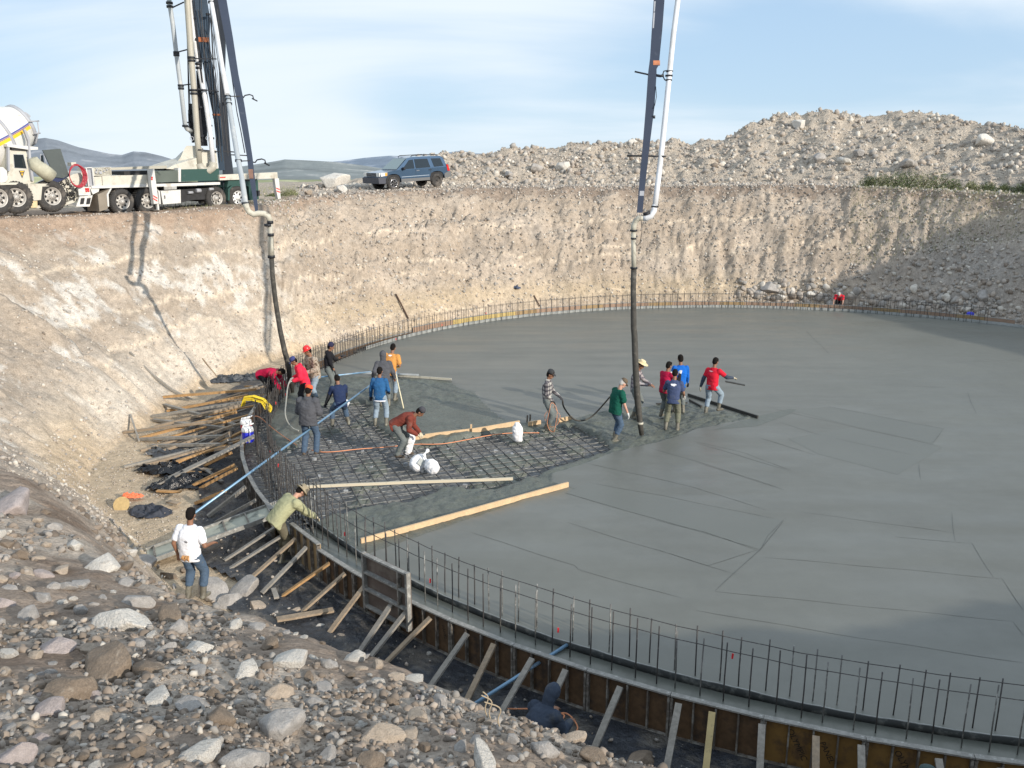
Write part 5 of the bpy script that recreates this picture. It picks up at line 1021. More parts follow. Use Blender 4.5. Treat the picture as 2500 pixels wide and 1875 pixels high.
def pump_truck():
    # the truck stands side-on beyond the crest at the left, nose to the right
    a = ground_hit(293, 519, 30, 60); base = Vector(atr(293, 521, 41)); O = Vector((base.x, base.y, 0)); zt = base.z; O.z = zt; hd = R(54); PL = Plane(O, hd)
    root = empty('concrete_pump_truck', O, hd, 'white and dark green concrete pump truck with tall folded boom on the left rim', 'pump truck')
    def slab(name, pts, mt, y0=-1.25, th=.12, tr=zp, par=None):
        g = MB(); P = [PL.at(tr(*q), y0) for q in pts]; g.prism(P, y0, y0+th); return g.build(name, mt, par or root)
    X = lambda q, y=-1.25: PL.at(zp(*q), y)
    # chassis and deck
    slab('deck', [(95, 1052), (1400, 1014), (1400, 1040), (100, 1080)], M_vw2, -1.25, 2.5)
    slab('side_box', [(205, 952), (700, 940), (700, 1034), (215, 1048)], M_vw, -1.22, 2.4)
    slab('chassis_rail', [(130, 1085), (1690, 1045), (1690, 1105), (140, 1150)], M_dk, -.45, .9)
    slab('green_locker', [(735, 906), (975, 893), (975, 1012), (740, 1020)], M_ggr, -1.2, 2.3); slab('green_locker', [(1006, 886), (1390, 878), (1390, 996), (1006, 1008)], M_dgr, -1.2, 2.3)
    slab('locker_post', [(976, 870), (1003, 870), (1003, 1012), (978, 1012)], M_vw2, -1.24, .3)
    slab('turret_fairing', [(850, 880), (940, 838), (1160, 770), (1230, 700), (1360, 690), (1380, 880), (990, 890)], M_vw, -.9, 1.6)
    slab('rail_pipe', [(295, 868), (860, 846), (860, 876), (300, 892)], M_pipec, -.9, .18); slab('rear_cabinet', [(108, 872), (290, 864), (296, 945), (115, 952)], M_vw, -1.1, 1.2)
    g = MB(); 
    for (q, rr) in (((140, 915), .05), ((185, 918), .07), ((222, 905), .04), ((250, 890), .035), ((150, 890), .04)): x, z = X(q, -1.12); g.box((x, -1.13, z), (rr*1.6, .06, rr*1.4))
    g.build('control_box', M_gry, root)
    slab('dark_trough', [(425, 905), (680, 898), (680, 938), (430, 942)], M_dk, -.8, 1.0)
    slab('toolbox', [(797, 1104), (1000, 1092), (1003, 1226), (822, 1240)], M_vw2, -1.22, .7); 
    g = MB(); x, z = X((838, 1165), -1.24); g.box((x, -1.235, z), (.06, .03, .14)); g.build('toolbox_latch', M_chrome, root)
    g = MB()
    for yy in (1062, 1074, 1086): x0, z0 = X((832, yy)); x1, z1 = X((958, yy-5)); g.bar((x0, -1.24, z0), (x1, -1.24, z1), .05, .03)
    g.build('step_bars', M_vw2, root)
    slab('underbody_tanks', [(1005, 1090), (1390, 1068), (1390, 1200), (1290, 1215), (1260, 1190), (1130, 1195), (1006, 1222)], M_dk, -1.0, 1.8)
    g = MB(); 
    for q, r_ in (((1180, 1100), .09), ((1100, 1120), .06), ((1310, 1085), .06)): x, z = X(q, -1.1); g.cyl((x-.12, -1.08, z), (x+.12, -1.08, z), r_, 12)
    g.build('air_tanks', M_gry, root)
    slab('mudguard', [(160, 1140), (298, 1076), (290, 1100), (262, 1140), (272, 1262), (250, 1292), (178, 1312)], mat('mudguard_dusty', (.24, .21, .17), .8, noise=(2, .2)), -1.22, .9)
    slab('mudguard_edge', [(288, 1078), (304, 1078), (270, 1140), (276, 1262), (262, 1262), (252, 1140)], M_vw2, -1.26, .05)
    # wheels
    zc_ = lambda q: PL.at(zp(*q), -1.1)
    for q in ((400, 1222), (652, 1215)): x, z = zc_(q); wheel(root, x, -1.0, .53, .53, .46); wheel(root, x, 1.0, .53, .53, .46, 1)
    x, z = zc_((1566, 1178)); wheel(root, x, -1.08, .53, .54, .34, rimm=M_rimw); wheel(root, x, 1.08, .53, .54, .34, 1); x, z = zc_((1432, 1172)); wheel(root, x-.35, -.95, .53, .52, .32)
    # low green cab
    cab = slab('cab', [(1470, 1070), (1480, 1010), (1500, 940), (1750, 930), (1782, 1000), (1792, 1190), (1700, 1200), (1690, 1060), (1600, 1035), (1500, 1050)], M_dgr, -1.2, 2.3)
    slab('cab_window', [(1640, 950), (1735, 946), (1760, 1000), (1660, 1006)], M_glass, -1.215, .03, par=cab); slab('front_arch', [(1480, 1200), (1480, 1085), (1520, 1045), (1580, 1035), (1640, 1050), (1672, 1110), (1655, 1110), (1625, 1066), (1575, 1052), (1525, 1062), (1498, 1095), (1497, 1200)], M_dgr, -1.26, .5, par=cab)
    slab('cab_mirror', [(1783, 1100), (1802, 1100), (1802, 1155), (1784, 1155)], M_black, -1.4, .12)
    # outriggers
    b = slab('outrigger_beam', [(1392, 940), (1978, 914), (1984, 976), (1396, 996)], M_vw, -1.32, .22); slab('warning_stripe', [(1398, 962), (1455, 960), (1455, 972), (1398, 974)], M_strpr, -1.33, .012, par=b)
    lg = slab('outrigger_leg', [(1952, 978), (1994, 976), (2016, 1196), (1990, 1202), (1968, 1100)], M_vw2, -1.34, .18)
    for k in range(2): y = 1070+k*28; slab('warning_stripe', [(1968+k*3, y), (2002+k*3, y+12), (2004+k*3, y+26), (1970+k*3, y+12)], M_strpr, -1.35, .012, par=lg)
    lg = slab('outrigger_leg', [(688, 882), (732, 882), (762, 1100), (778, 1232), (730, 1236), (705, 1060)], M_vw2, -1.52, .2)
    slab('jack_foot', [(762, 1236), (778, 1236), (784, 1296), (768, 1296)], M_vw2, -1.5, .12, par=lg); slab('jack_pad', [(735, 1296), (800, 1296), (800, 1303), (735, 1303)], M_frame, -1.6, .35, par=lg)
    for k in range(2): y = 1145+k*28; slab('warning_stripe', [(720, y), (764, y+26), (766, y+40), (722, y+14)], M_strpr, -1.53, .012, par=lg)
    g = MB(); 
    for q in ((710, 968), (708, 986)): x, z = X(q, -1.53); g.box((x, -1.53, z), (.07, .02, .06))
    g.build('side_light', M_redl, lg)
    slab('leg_bracket', [(762, 1085), (790, 1110), (800, 1235), (785, 1238), (775, 1120)], M_vw2, -1.35, .1)
    # rear end: hopper, guard, coiled hose, ladder, lights
    s2 = lambda n, p, m_, y0=-1.0, th=.1, par=None: slab(n, p, m_, y0, th, zm, par)
    hp_ = s2('hopper', [(560, 1030), (740, 935), (900, 900), (930, 1060), (930, 1140), (700, 1240), (600, 1265)], M_vw, -.95, 1.6)
    s2('hopper_guard', [(432, 690), (612, 676), (700, 945), (640, 975), (560, 965)], M_guard, -1.25, .05); s2('guard_fringe', [(565, 940), (700, 930), (700, 955), (620, 1000), (560, 1030), (380, 1022)], mat('blue_black_flap', (.02, .03, .09), .6), -1.2, .05)
    g = MB()
    for k in range(46):
        a = random.uniform(0, 6.3); x, z = PL.at(zm(random.uniform(590, 760), random.uniform(1000, 1180)), -1.0); L = random.uniform(.08, .3); g.tube([(x, -1.0-random.random()*.12, z), (x+math.cos(a)*L*.5, -1.08, z+math.sin(a)*L*.5), (x+math.cos(a)*L, -1.0, z+math.sin(a)*L-.05)], .018, 6)
    g.build('hydraulic_lines', M_dk, root)
    for k in range(10): 
        g = MB(); x, z = PL.at(zm(random.uniform(600, 740), random.uniform(1000, 1150)), -1.05); g.box((0, 0, 0), (.10+.12*random.random(), .12, .08+.1*random.random()), bev=.012); b_ = g.build('valve_block', M_vw, root); b_.location = (x, -1.04, z)
    s2('bumper', [(560, 1265), (740, 1195), (748, 1222), (600, 1272)], M_vw, -1.2, 1.9); st = s2('ladder', [(808, 1160), (938, 1148), (908, 1262), (770, 1262)], M_vw2, -1.28, .08)
    for x0 in (820, 882): s2('ladder_gap', [(x0, 1178), (x0+38, 1175), (x0+28, 1236), (x0-10, 1240)], M_dk, -1.29, .012, st)
    pn = s2('rear_panel', [(850, 865), (938, 872), (962, 1050), (920, 1055), (870, 1050)], M_gry, -1.1, .06); s2('light_panel', [(790, 1062), (905, 1062), (920, 1145), (800, 1150)], M_vw2, -1.22, .06)
    for q in ((872, 1084), (893, 1084), (876, 1104), (897, 1104)):
        g = MB(); x, z = PL.at(zm(*q), -1.24); g.lathe([(.045, -.01), (.04, -.03), (.002, -.035)], (x, -1.22, z), 'Y', 12); g.build('tail_light', M_redl, root)
    s2('rear_corner', [(905, 1062), (1010, 1052), (1000, 1110), (940, 1140)], M_vw2, -1.2, .3); s2('walkway_rail', [(868, 868), (878, 868), (905, 1060), (895, 1060)], M_vw2, -1.24, .04); s2('walkway_rail', [(930, 865), (938, 865), (960, 1055), (952, 1055)], M_vw2, -1.24, .04)
    s2('walkway_rail', [(862, 866), (938, 863), (938, 872), (862, 876)], M_vw2, -1.24, .04); s2('cylinder_box', [(950, 962), (1052, 955), (1058, 1052), (965, 1058)], M_vw, -1.15, .8); s2('mast_head', [(720, 815), (770, 812), (772, 850), (725, 852)], M_vw, -1.1, .3); s2('vent_box', [(955, 870), (1125, 862), (1130, 940), (960, 945)], M_vw, -1.1, .9)
    g = MB(); cx_, cz_ = PL.at(zm(772, 945), -1.3)
    for k in range(5):
        rx, rz = .27+.02*k, .40+.02*(k % 3); g.tube([(cx_+math.cos(t)*rx+.01*k, -1.30-.02*k, cz_+math.sin(t)*rz-.01*k) for t in np.linspace(0, 6.28, 30)], .017, 6)
    g.build('red_hose_coil', M_redh, root)
    # ---- turret and folded boom sections standing above the truck
    rt = 43.0
    def W(q, r, tr=zo): return Vector(atr(*tr(*q), r))
    rootM = (Matrix.Translation(O) @ Matrix.Rotation(hd, 4, 'Z')).inverted()
    def arm(name, pts, mt, wd=.30, par=None):
        """pts: (pixel, distance, width px) centre line of a box section, tapering"""
        g = MB(); prev = None; rings = []
        side_ = Vector((.95, .25, 0)).normalized(); fw = Vector((-.25, .95, 0))
        for q, r, w in pts:
            c = W(q, r); hw = w/2.765/F*r*.5*.96; rings.append([g.bm.verts.new(rootM @ (c+side_*(sx*hw)+fw*(sy*wd/2))) for sx, sy in ((-1, -1), (1, -1), (1, 1), (-1, 1))])
        for a_, b_ in zip(rings, rings[1:]):
            for k in range(4): g.bm.faces.new((a_[k], a_[(k+1) % 4], b_[(k+1) % 4], b_[k]))
        g.bm.faces.new(rings[0]); g.bm.faces.new(rings[-1][::-1]); return g.build(name, mt, par or root)
    def pipe(name, pts, mt, rad, n=14, par=None):
        P = [rootM @ W(q, r) for q, r in pts]; g = MB(); rr = [rad]*len(P); g.tube(P, rr, n); return g.build(name, mt, par or root)
    def coupling(q, r, rad, par=None, d=(0, 0, 1)):
        g = MB(); c = W(q, r); dd = Vector(d).normalized(); pts = [rootM @ (c-dd*.045), rootM @ (c+dd*.045)]; g.tube(pts, rad*1.28, 14); g.build('pipe_coupling', M_black, par or root)
    def bracket(q0, q1, r0, r1, w=.03, par=None):
        g = MB(); a_ = W(q0, r0); b_ = W(q1, r1); g.bar(rootM @ a_, rootM @ b_, w*1.6, w*1.6); g.build('bracket', M_black, par or root)
    A = arm('boom_section', [((1325, -1500), rt, 150), ((1330, -300), rt, 112), ((1337, 0), rt, 104), ((1362, 130), rt, 100), ((1376, 245), rt, 62), ((1395, 400), rt, 56), ((1440, 640), rt, 52), ((1468, 800), rt, 44), ((1500, 1150), rt, 36)], M_navy, .45)
    for q, w in (((1374, 258), 66), ((1377, 286), 62)): pass
    arm('orange_band', [((1375, 256), rt-.02, 62), ((1379, 288), rt-.02, 60)], M_orng, .47, A); arm('orange_band', [((1460, 770), rt-.02, 46), ((1462, 782), rt-.02, 46)], M_orng, .47, A)
    B_ = arm('boom_section', [((1455, -1500), rt+.8, 50), ((1465, 0), rt+.8, 48), ((1498, 280), rt+.8, 46), ((1500, 500), rt+.6, 34), ((1515, 800), rt+.4, 44), ((1528, 1010), rt+.2, 50), ((1540, 1170), rt, 66), ((1535, 1400), rt-.2, 34)], mat('boom_dark_navy', (.012, .018, .03), .4, noise=(1.2, .2)), .4)
    arm('boom_section', [((1260, -1500), rt+.5, 24), ((1290, 60), rt+.5, 30), ((1330, 240), rt+.5, 40), ((1348, 400), rt+.5, 26), ((1350, 900), rt+.5, 30)], M_black, .3)
    arm('luffing_cylinder', [((1340, 480), rt-.2, 24), ((1362, 640), rt-.2, 52), ((1368, 800), rt-.2, 56), ((1372, 940), rt-.2, 44), ((1362, 985), rt-.2, 70)], M_black, .35)
    arm('hydraulic_cylinder', [((1285, 700), rt-.4, 16), ((1290, 770), rt-.4, 34), ((1298, 870), rt-.4, 40), ((1318, 960), rt-.4, 30)], M_black, .25)
    arm('turret', [((1300, 985), rt-.3, 60), ((1310, 1000), rt-.3, 100), ((1300, 1060), rt-.3, 130), ((1290, 1090), rt-.3, 150)], M_vw, .9)
    arm('winch_drum', [((1225, 1053), rt-.4, 6), ((1228, 1053), rt-.4, 22)], M_gry, .3); pipe('floodlight', [((1228, 1054), rt-.5), ((1275, 1054), rt-.5)], M_gry, .12)
    p1 = pipe('delivery_pipe', [((1250, -1500), rt-.9), ((1264, 0), rt-.9), ((1284, 300), rt-.9), ((1300, 500), rt-.9), ((1316, 700), rt-.9), ((1332, 930), rt-.9), ((1346, 1110), rt-.9)], M_pipec, .13)
    pipe('u_bend', [((1346, 1105), rt-.9), ((1354, 1135), rt-.9), ((1378, 1150), rt-.9), ((1410, 1152), rt-.9), ((1434, 1132), rt-.9), ((1440, 1095), rt-.9)], M_pipec, .17)
    pipe('delivery_pipe', [((1440, 1100), rt-.9), ((1418, 900), rt-.7), ((1390, 700), rt-.6), ((1360, 540), rt-.5), ((1338, 430), rt-.5), ((1306, 230), rt-.5), ((1280, 0), rt-.5), ((1240, -1500), rt-.5)], M_pipe, .105)
    pipe('delivery_pipe', [((1120, -1500), rt-1.2), ((1142, 10), rt-1.2), ((1165, 150), rt-1.2), ((1190, 360), rt-1.2), ((1220, 585), rt-1.2), ((1250, 850), rt-1.2), ((1262, 870), rt-1.1), ((1290, 885), rt-.8)], M_pipeg, .095)
    for q, r_ in (((1190, 355), .10), ((1191, 372), .10), ((1220, 578), .10), ((1222, 597), .10), ((1144, 20), .11), ((1147, 45), .11), ((1250, 850), .10)): coupling(q, rt-1.2, r_)
    for q in ((1290, 390), (1292, 410), (1307, 610), (1310, 632)): coupling(q, rt-.9, .13)
    for q in ((1338, 432), (1341, 458), (1372, 610), (1376, 632)): coupling(q, rt-.52, .105)
    for a_, b_ in (((1205, 350), (1262, 335)), ((1235, 575), (1285, 568)), ((1155, 55), (1240, 15)), ((1320, 395), (1460, 398)), ((1330, 600), (1475, 618)), ((1340, 1010), (1480, 1025)), ((1255, 830), (1290, 820))): bracket(a_, b_, rt-1.1, rt-.4)
    for xs, col in (((1255, 0, 1265, 320, 1278, 900), .02), ((1300, 0, 1345, 420, 1395, 800), .022), ((1310, 0, 1352, 420, 1420, 960), .02), ((1410, 90, 1415, 330, 1440, 800), .018), ((1425, 60, 1440, 400, 1460, 1000), .018), ((1437, 60, 1450, 420, 1475, 1000), .016), ((1270, 60, 1268, 400, 1282, 700), .024)):
        pipe('hydraulic_line', [((xs[0], xs[1]), rt-.6), ((xs[2], xs[3]), rt-.6), ((xs[4], xs[5]), rt-.6)], M_black, col, 6)
    rb_ = random.Random(4)
    for k in range(8):
        x0 = rb_.uniform(1290, 1500); x1 = x0+rb_.uniform(10, 40)+30; x2 = min(x1+rb_.uniform(40, 70), 1540); yy0 = rb_.choice([-400, -400, 60, 200]); pipe('hydraulic_line', [((x0, yy0), rt-.35), ((x1, 500), rt-.4+rb_.random()*.1), ((x2, rb_.uniform(950, 1120)), rt-.4)], M_black, rb_.uniform(.010, .02), 5)
    for k in range(20):
        t_ = rb_.random(); yy = 60+t_*980; xx = rb_.choice([1270+t_*40, 1310+t_*60, 1345+t_*95, 1400+t_*90, 1478+t_*50])+rb_.uniform(-4, 4); g = MB(); g.box((0, 0, 0), (rb_.uniform(.08, .2), .10, rb_.uniform(.05, .14)), bev=.01); o = g.build('pipe_clamp', M_black, root); o.location = rootM @ W((xx, yy), rt-.55)
    # rings and clutter at the foot of the boom
    for q in ((1296, 935), (1402, 933)):
        g = MB(); c = W(q, rt-.9); g.tube([rootM @ (c+Vector((math.cos(t)*.08, 0, math.sin(t)*.08))) for t in np.linspace(0, 6.28, 14)], .015, 6); g.build('lifting_ring', M_gry, root)
    for k in range(14):
        g = MB(); c = rootM @ W((random.uniform(1270, 1320), random.uniform(720, 930)), rt-.6); g.box((0, 0, 0), (.10, .10, .16), bev=.01); o = g.build('valve_block', M_black, root); o.location = c; o.rotation_euler = (0, 0, random.random()*3)
    # tip section reaching out over the pit
    def rC(y): return 38.5-(y/1460)*10.6 if y > 0 else 38.5-(y/1460)*4
    yC = [(-1500, 1330, 60), (-300, 1462, 56), (0, 1500, 52), (250, 1545, 48), (500, 1585, 44), (700, 1626, 42), (900, 1660, 38), (1060, 1686, 34), (1200, 1702, 34), (1330, 1720, 26), (1460, 1738, 18)]
    Cc = arm('tip_section', [((x, y), rC(y), w) for y, x, w in yC], M_navy2, .20)
    arm('orange_band', [((1692, 1142), rC(1142)-.01, 30), ((1697, 1205), rC(1205)-.01, 28)], mat('rust_patch', (.22, .12, .085), .7, noise=(6, .3)), .215, Cc)
    pc = [(-1500, 1290), (0, 1424), (160, 1452), (320, 1478), (480, 1504), (640, 1535)]; pipe('tip_pipe', [((x, y), rC(y)-.35) for y, x in pc], M_pipe, .085, par=Cc)
    pc = [(655, 1538), (700, 1545), (870, 1572), (1040, 1600), (1200, 1632), (1375, 1658)]; pipe('tip_pipe', [((x, y), rC(y)-.35) for y, x in pc], M_pipeg, .082, par=Cc)
    for y, x in ((650, 1536), (672, 1540), (700, 1545), (15, 1424), (1085, 1610), (1375, 1656)): coupling((x, y), rC(y)-.35, .088, Cc)
    for (a_, b_) in (((1545, 650), (1640, 650)), ((1600, 1088), (1690, 1085)), ((1560, 1045), (1665, 1050)), ((1505, 1020), (1600, 1028))): bracket(a_, b_, rC(a_[1])-.3, rC(a_[1])-.05, .022, Cc)
    for x0, y0 in ((1640, 650), (1722, 1085)):
        r_ = rC(y0); pipe('hose_hook', [((x0-20, y0+8), r_), ((x0, y0+12), r_), ((x0+14, y0-6), r_), ((x0+45, y0-12), r_), ((x0+66, y0-4), r_), ((x0+72, y0+18), r_), ((x0+60, y0+14), r_), ((x0+98, y0+33), r_)], M_black, .022, 6, Cc)
    pipe('control_cable', [((1530, 310), rC(310)), ((1565, 520), rC(520)), ((1600, 760), rC(760)), ((1625, 880), rC(880)), ((1652, 1030), rC(1030))], M_black, .018, 6, Cc)
    # elbow, reducer and rubber end hose
    rE = 28.0
    pipe('elbow', [((1658, 1375), rE-.3), ((1664, 1400), rE-.3), ((1680, 1430), rE-.3), ((1712, 1448), rE-.3), ((1746, 1440), rE-.3), ((1785, 1443), rE-.3), ((1810, 1460), rE-.3), ((1824, 1495), rE-.3)], M_elbow, .088, par=Cc)
    hk = pipe('end_pipe', [((1824, 1500), rE-.3), ((1828, 1659), rE-.3)], M_pipec, .072, par=Cc)
    P = [Vector(atr(*zo(1828, 1655), rE-.3))]; q2 = lambda x, y: (600+x/2.765, 300+y/2.765)
    Pz = [q2(167, 750), q2(172, 900)]; pipe_pts = [rootM @ P[0]]+[rootM @ Vector(atr(*q, rE-.3)) for q in Pz]
    g = MB(); g.tube(pipe_pts, [.072, .080, .095], 14); g.build('reducer_pipe', M_elbow, Cc)
    hs = [q2(174, 905), q2(180, 1020), q2(200, 1200), q2(232, 1400), q2(262, 1540), q2(285, 1620)]; last = Vector(atz(713, 955, .02))
    g = MB(); pts = [Vector(atr(*q, rE-.3-(k*.0))) for k, q in enumerate(hs)]+[last]; g.tube([rootM @ p for p in pts], [.075, .075, .076, .078, .085, .09, .075], 14); g.build('end_hose', M_hose, Cc)
    for q in ((1824, 1500), (1828, 1585)): coupling(q, rE-.3, .075, Cc)
    for k, q in enumerate((q2(150, 690), q2(172, 903))): g = MB(); c = Vector(atr(*q, rE-.3)); g.tube([rootM @ (c-Vector((0, 0, .04))), rootM @ (c+Vector((0, 0, .04)))], .115, 14); g.build('pipe_coupling', M_black, Cc)
pump_truck()

def right_boom():
    root = empty('pump_boom', Vector(atz(1567, 1065, 0)), 0, 'slate blue boom tip with white pipe hanging a hose over the middle of the slab', 'pump boom')
    O = root.location; r0 = math.hypot(O.x, O.y)
    def zq(x, y): return (1450+x/2.37, y/2.37)
    def rr(y): return r0+.15+max(0, (1240-y))*.0023
    def L(q, r): return Vector(atr(*zq(*q), r))-O
    def arm(name, pts, mt, wd, par=root):
        g = MB(); rings = []; sd_ = Vector((1, -.12, 0)).normalized(); fw = Vector((.12, 1, 0)).normalized()
        for (y, xa, xb) in pts:
            r = rr(y); c = L(((xa+xb)/2, y), r); hw = (xb-xa)/2.37/F*r*.5; rings.append([g.bm.verts.new(c+sd_*(sx*hw)+fw*(sy*wd/2)) for sx, sy in ((-1, -1), (1, -1), (1, 1), (-1, 1))])
        for a_, b_ in zip(rings, rings[1:]):
            for k in range(4): g.bm.faces.new((a_[k], a_[(k+1) % 4], b_[(k+1) % 4], b_[k]))
        g.bm.faces.new(rings[0]); g.bm.faces.new(rings[-1][::-1]); return g.build(name, mt, par)
    A = arm('boom_arm', [(-1600, 372, 440), (0, 349, 405), (180, 337, 392), (335, 327, 377), (375, 322, 374), (400, 318, 360), (430, 315, 360), (620, 302, 348), (800, 287, 326), (1000, 268, 303), (1130, 257, 289), (1230, 249, 281)], M_navy2, .16)
    arm('orange_plate', [(352, 344, 380), (378, 344, 380)], mat('rust_orange_plate', (.45, .17, .08), .7, noise=(8, .3)), .17, A); arm('worn_plate', [(1104, 266, 290), (1132, 264, 288)], M_gry, .17, A)
    for (a_, b_) in ((10, 70), (75, 165)): arm('sticker', [(a_, 349-(a_*.06), 357-(a_*.06)), (b_, 349-(b_*.06), 356-(b_*.06))], M_gry, .168, A)
    def tube(name, pts, rad, mt, n=16): g = MB(); g.tube([L((x, y), rr(y)-.02+dz) for x, y, dz in pts], rad, n); return g.build(name, mt, root)
    tube('white_pipe', [(620, -1600, 0), (486, 0, 0), (460, 200, 0), (440, 400, 0), (420, 600, 0), (394, 850, 0), (371, 1050, 0), (353, 1195, 0)], .072, M_pipe)
    tube('elbow', [(352, 1190, 0), (347, 1222, 0), (330, 1250, 0), (305, 1262, 0), (285, 1262, 0)], .074, M_pipe); tube('elbow', [(290, 1262, 0), (262, 1262, 0), (242, 1278, 0), (230, 1305, 0), (229, 1340, 0)], .072, M_elbow)
    tube('reducer_pipe', [(229, 1335, 0), (229, 1440, 0), (231, 1550, 0)], [.060, .060, .066], M_elbow)
    for x, y, r_ in ((353, 1195, .095), (229, 1334, .10), (231, 1550, .098), (229, 1380, .075), (436, 413, .085), (434, 438, .10), (432, 464, .085), (398, 905, .082)):
        g = MB(); c = L((x, y), rr(y)-.02); g.tube([c-Vector((0, 0, .022)), c+Vector((0, 0, .022))], r_, 16); g.build('pipe_coupling', M_black, root)
    def q3(x, y): return (1150+x/2.765, 780+y/2.765)
    pts = [Vector(atr(*zq(231, 1552), r0+.13))-O, Vector(atr(1546, 700, r0+.13))-O, Vector(atr(1547, 800, r0+.12))-O, Vector(atr(*q3(1103, 100), r0+.1))-O, Vector(atr(*q3(1112, 350), r0+.05))-O, Vector(atr(*q3(1125, 560), r0+.02))-O, Vector(atr(*q3(1140, 690), r0))-O, Vector(atr(*q3(1152, 780), r0))-O]
    g = MB(); g.tube(pts, [.074, .074, .078, .082, .085, .085, .078, .062], 16); g.build('end_hose', M_hose, root)
    g = MB(); c = pts[-1].lerp(pts[-2], .9); g.tube([c-Vector((0, 0, .03)), c+Vector((0, 0, .03))], .088, 14); g.build('hose_band', M_elbow, root)
    for P, rd in (([(322, 434), (300, 428), (262, 420), (236, 414)], .022), ([(190, 902), (270, 902), (330, 903), (404, 906)], .022), ([(360, 436), (385, 440), (404, 436)], .035), ([(398, 432), (404, 412), (425, 408), (458, 412)], .016), ([(398, 440), (410, 462), (430, 466), (452, 464)], .016), ([(336, 677), (355, 677)], .04), ([(285, 1240), (325, 1232)], .045)):
        g = MB(); g.tube([L(q, rr(q[1])-.05) for q in P], rd, 8); g.build('hose_bracket', M_black, root)
    g = MB(); g.tube([L(q, rr(q[1])-.1) for q in ((358, 500), (362, 560), (352, 610), (343, 628))], .009, 6); g.tube([L(q, rr(q[1])-.05) for q in ((275, 1280), (278, 1340), (268, 1400), (250, 1425), (238, 1400))], .008, 6); g.build('cable', M_black, root)
right_boom()

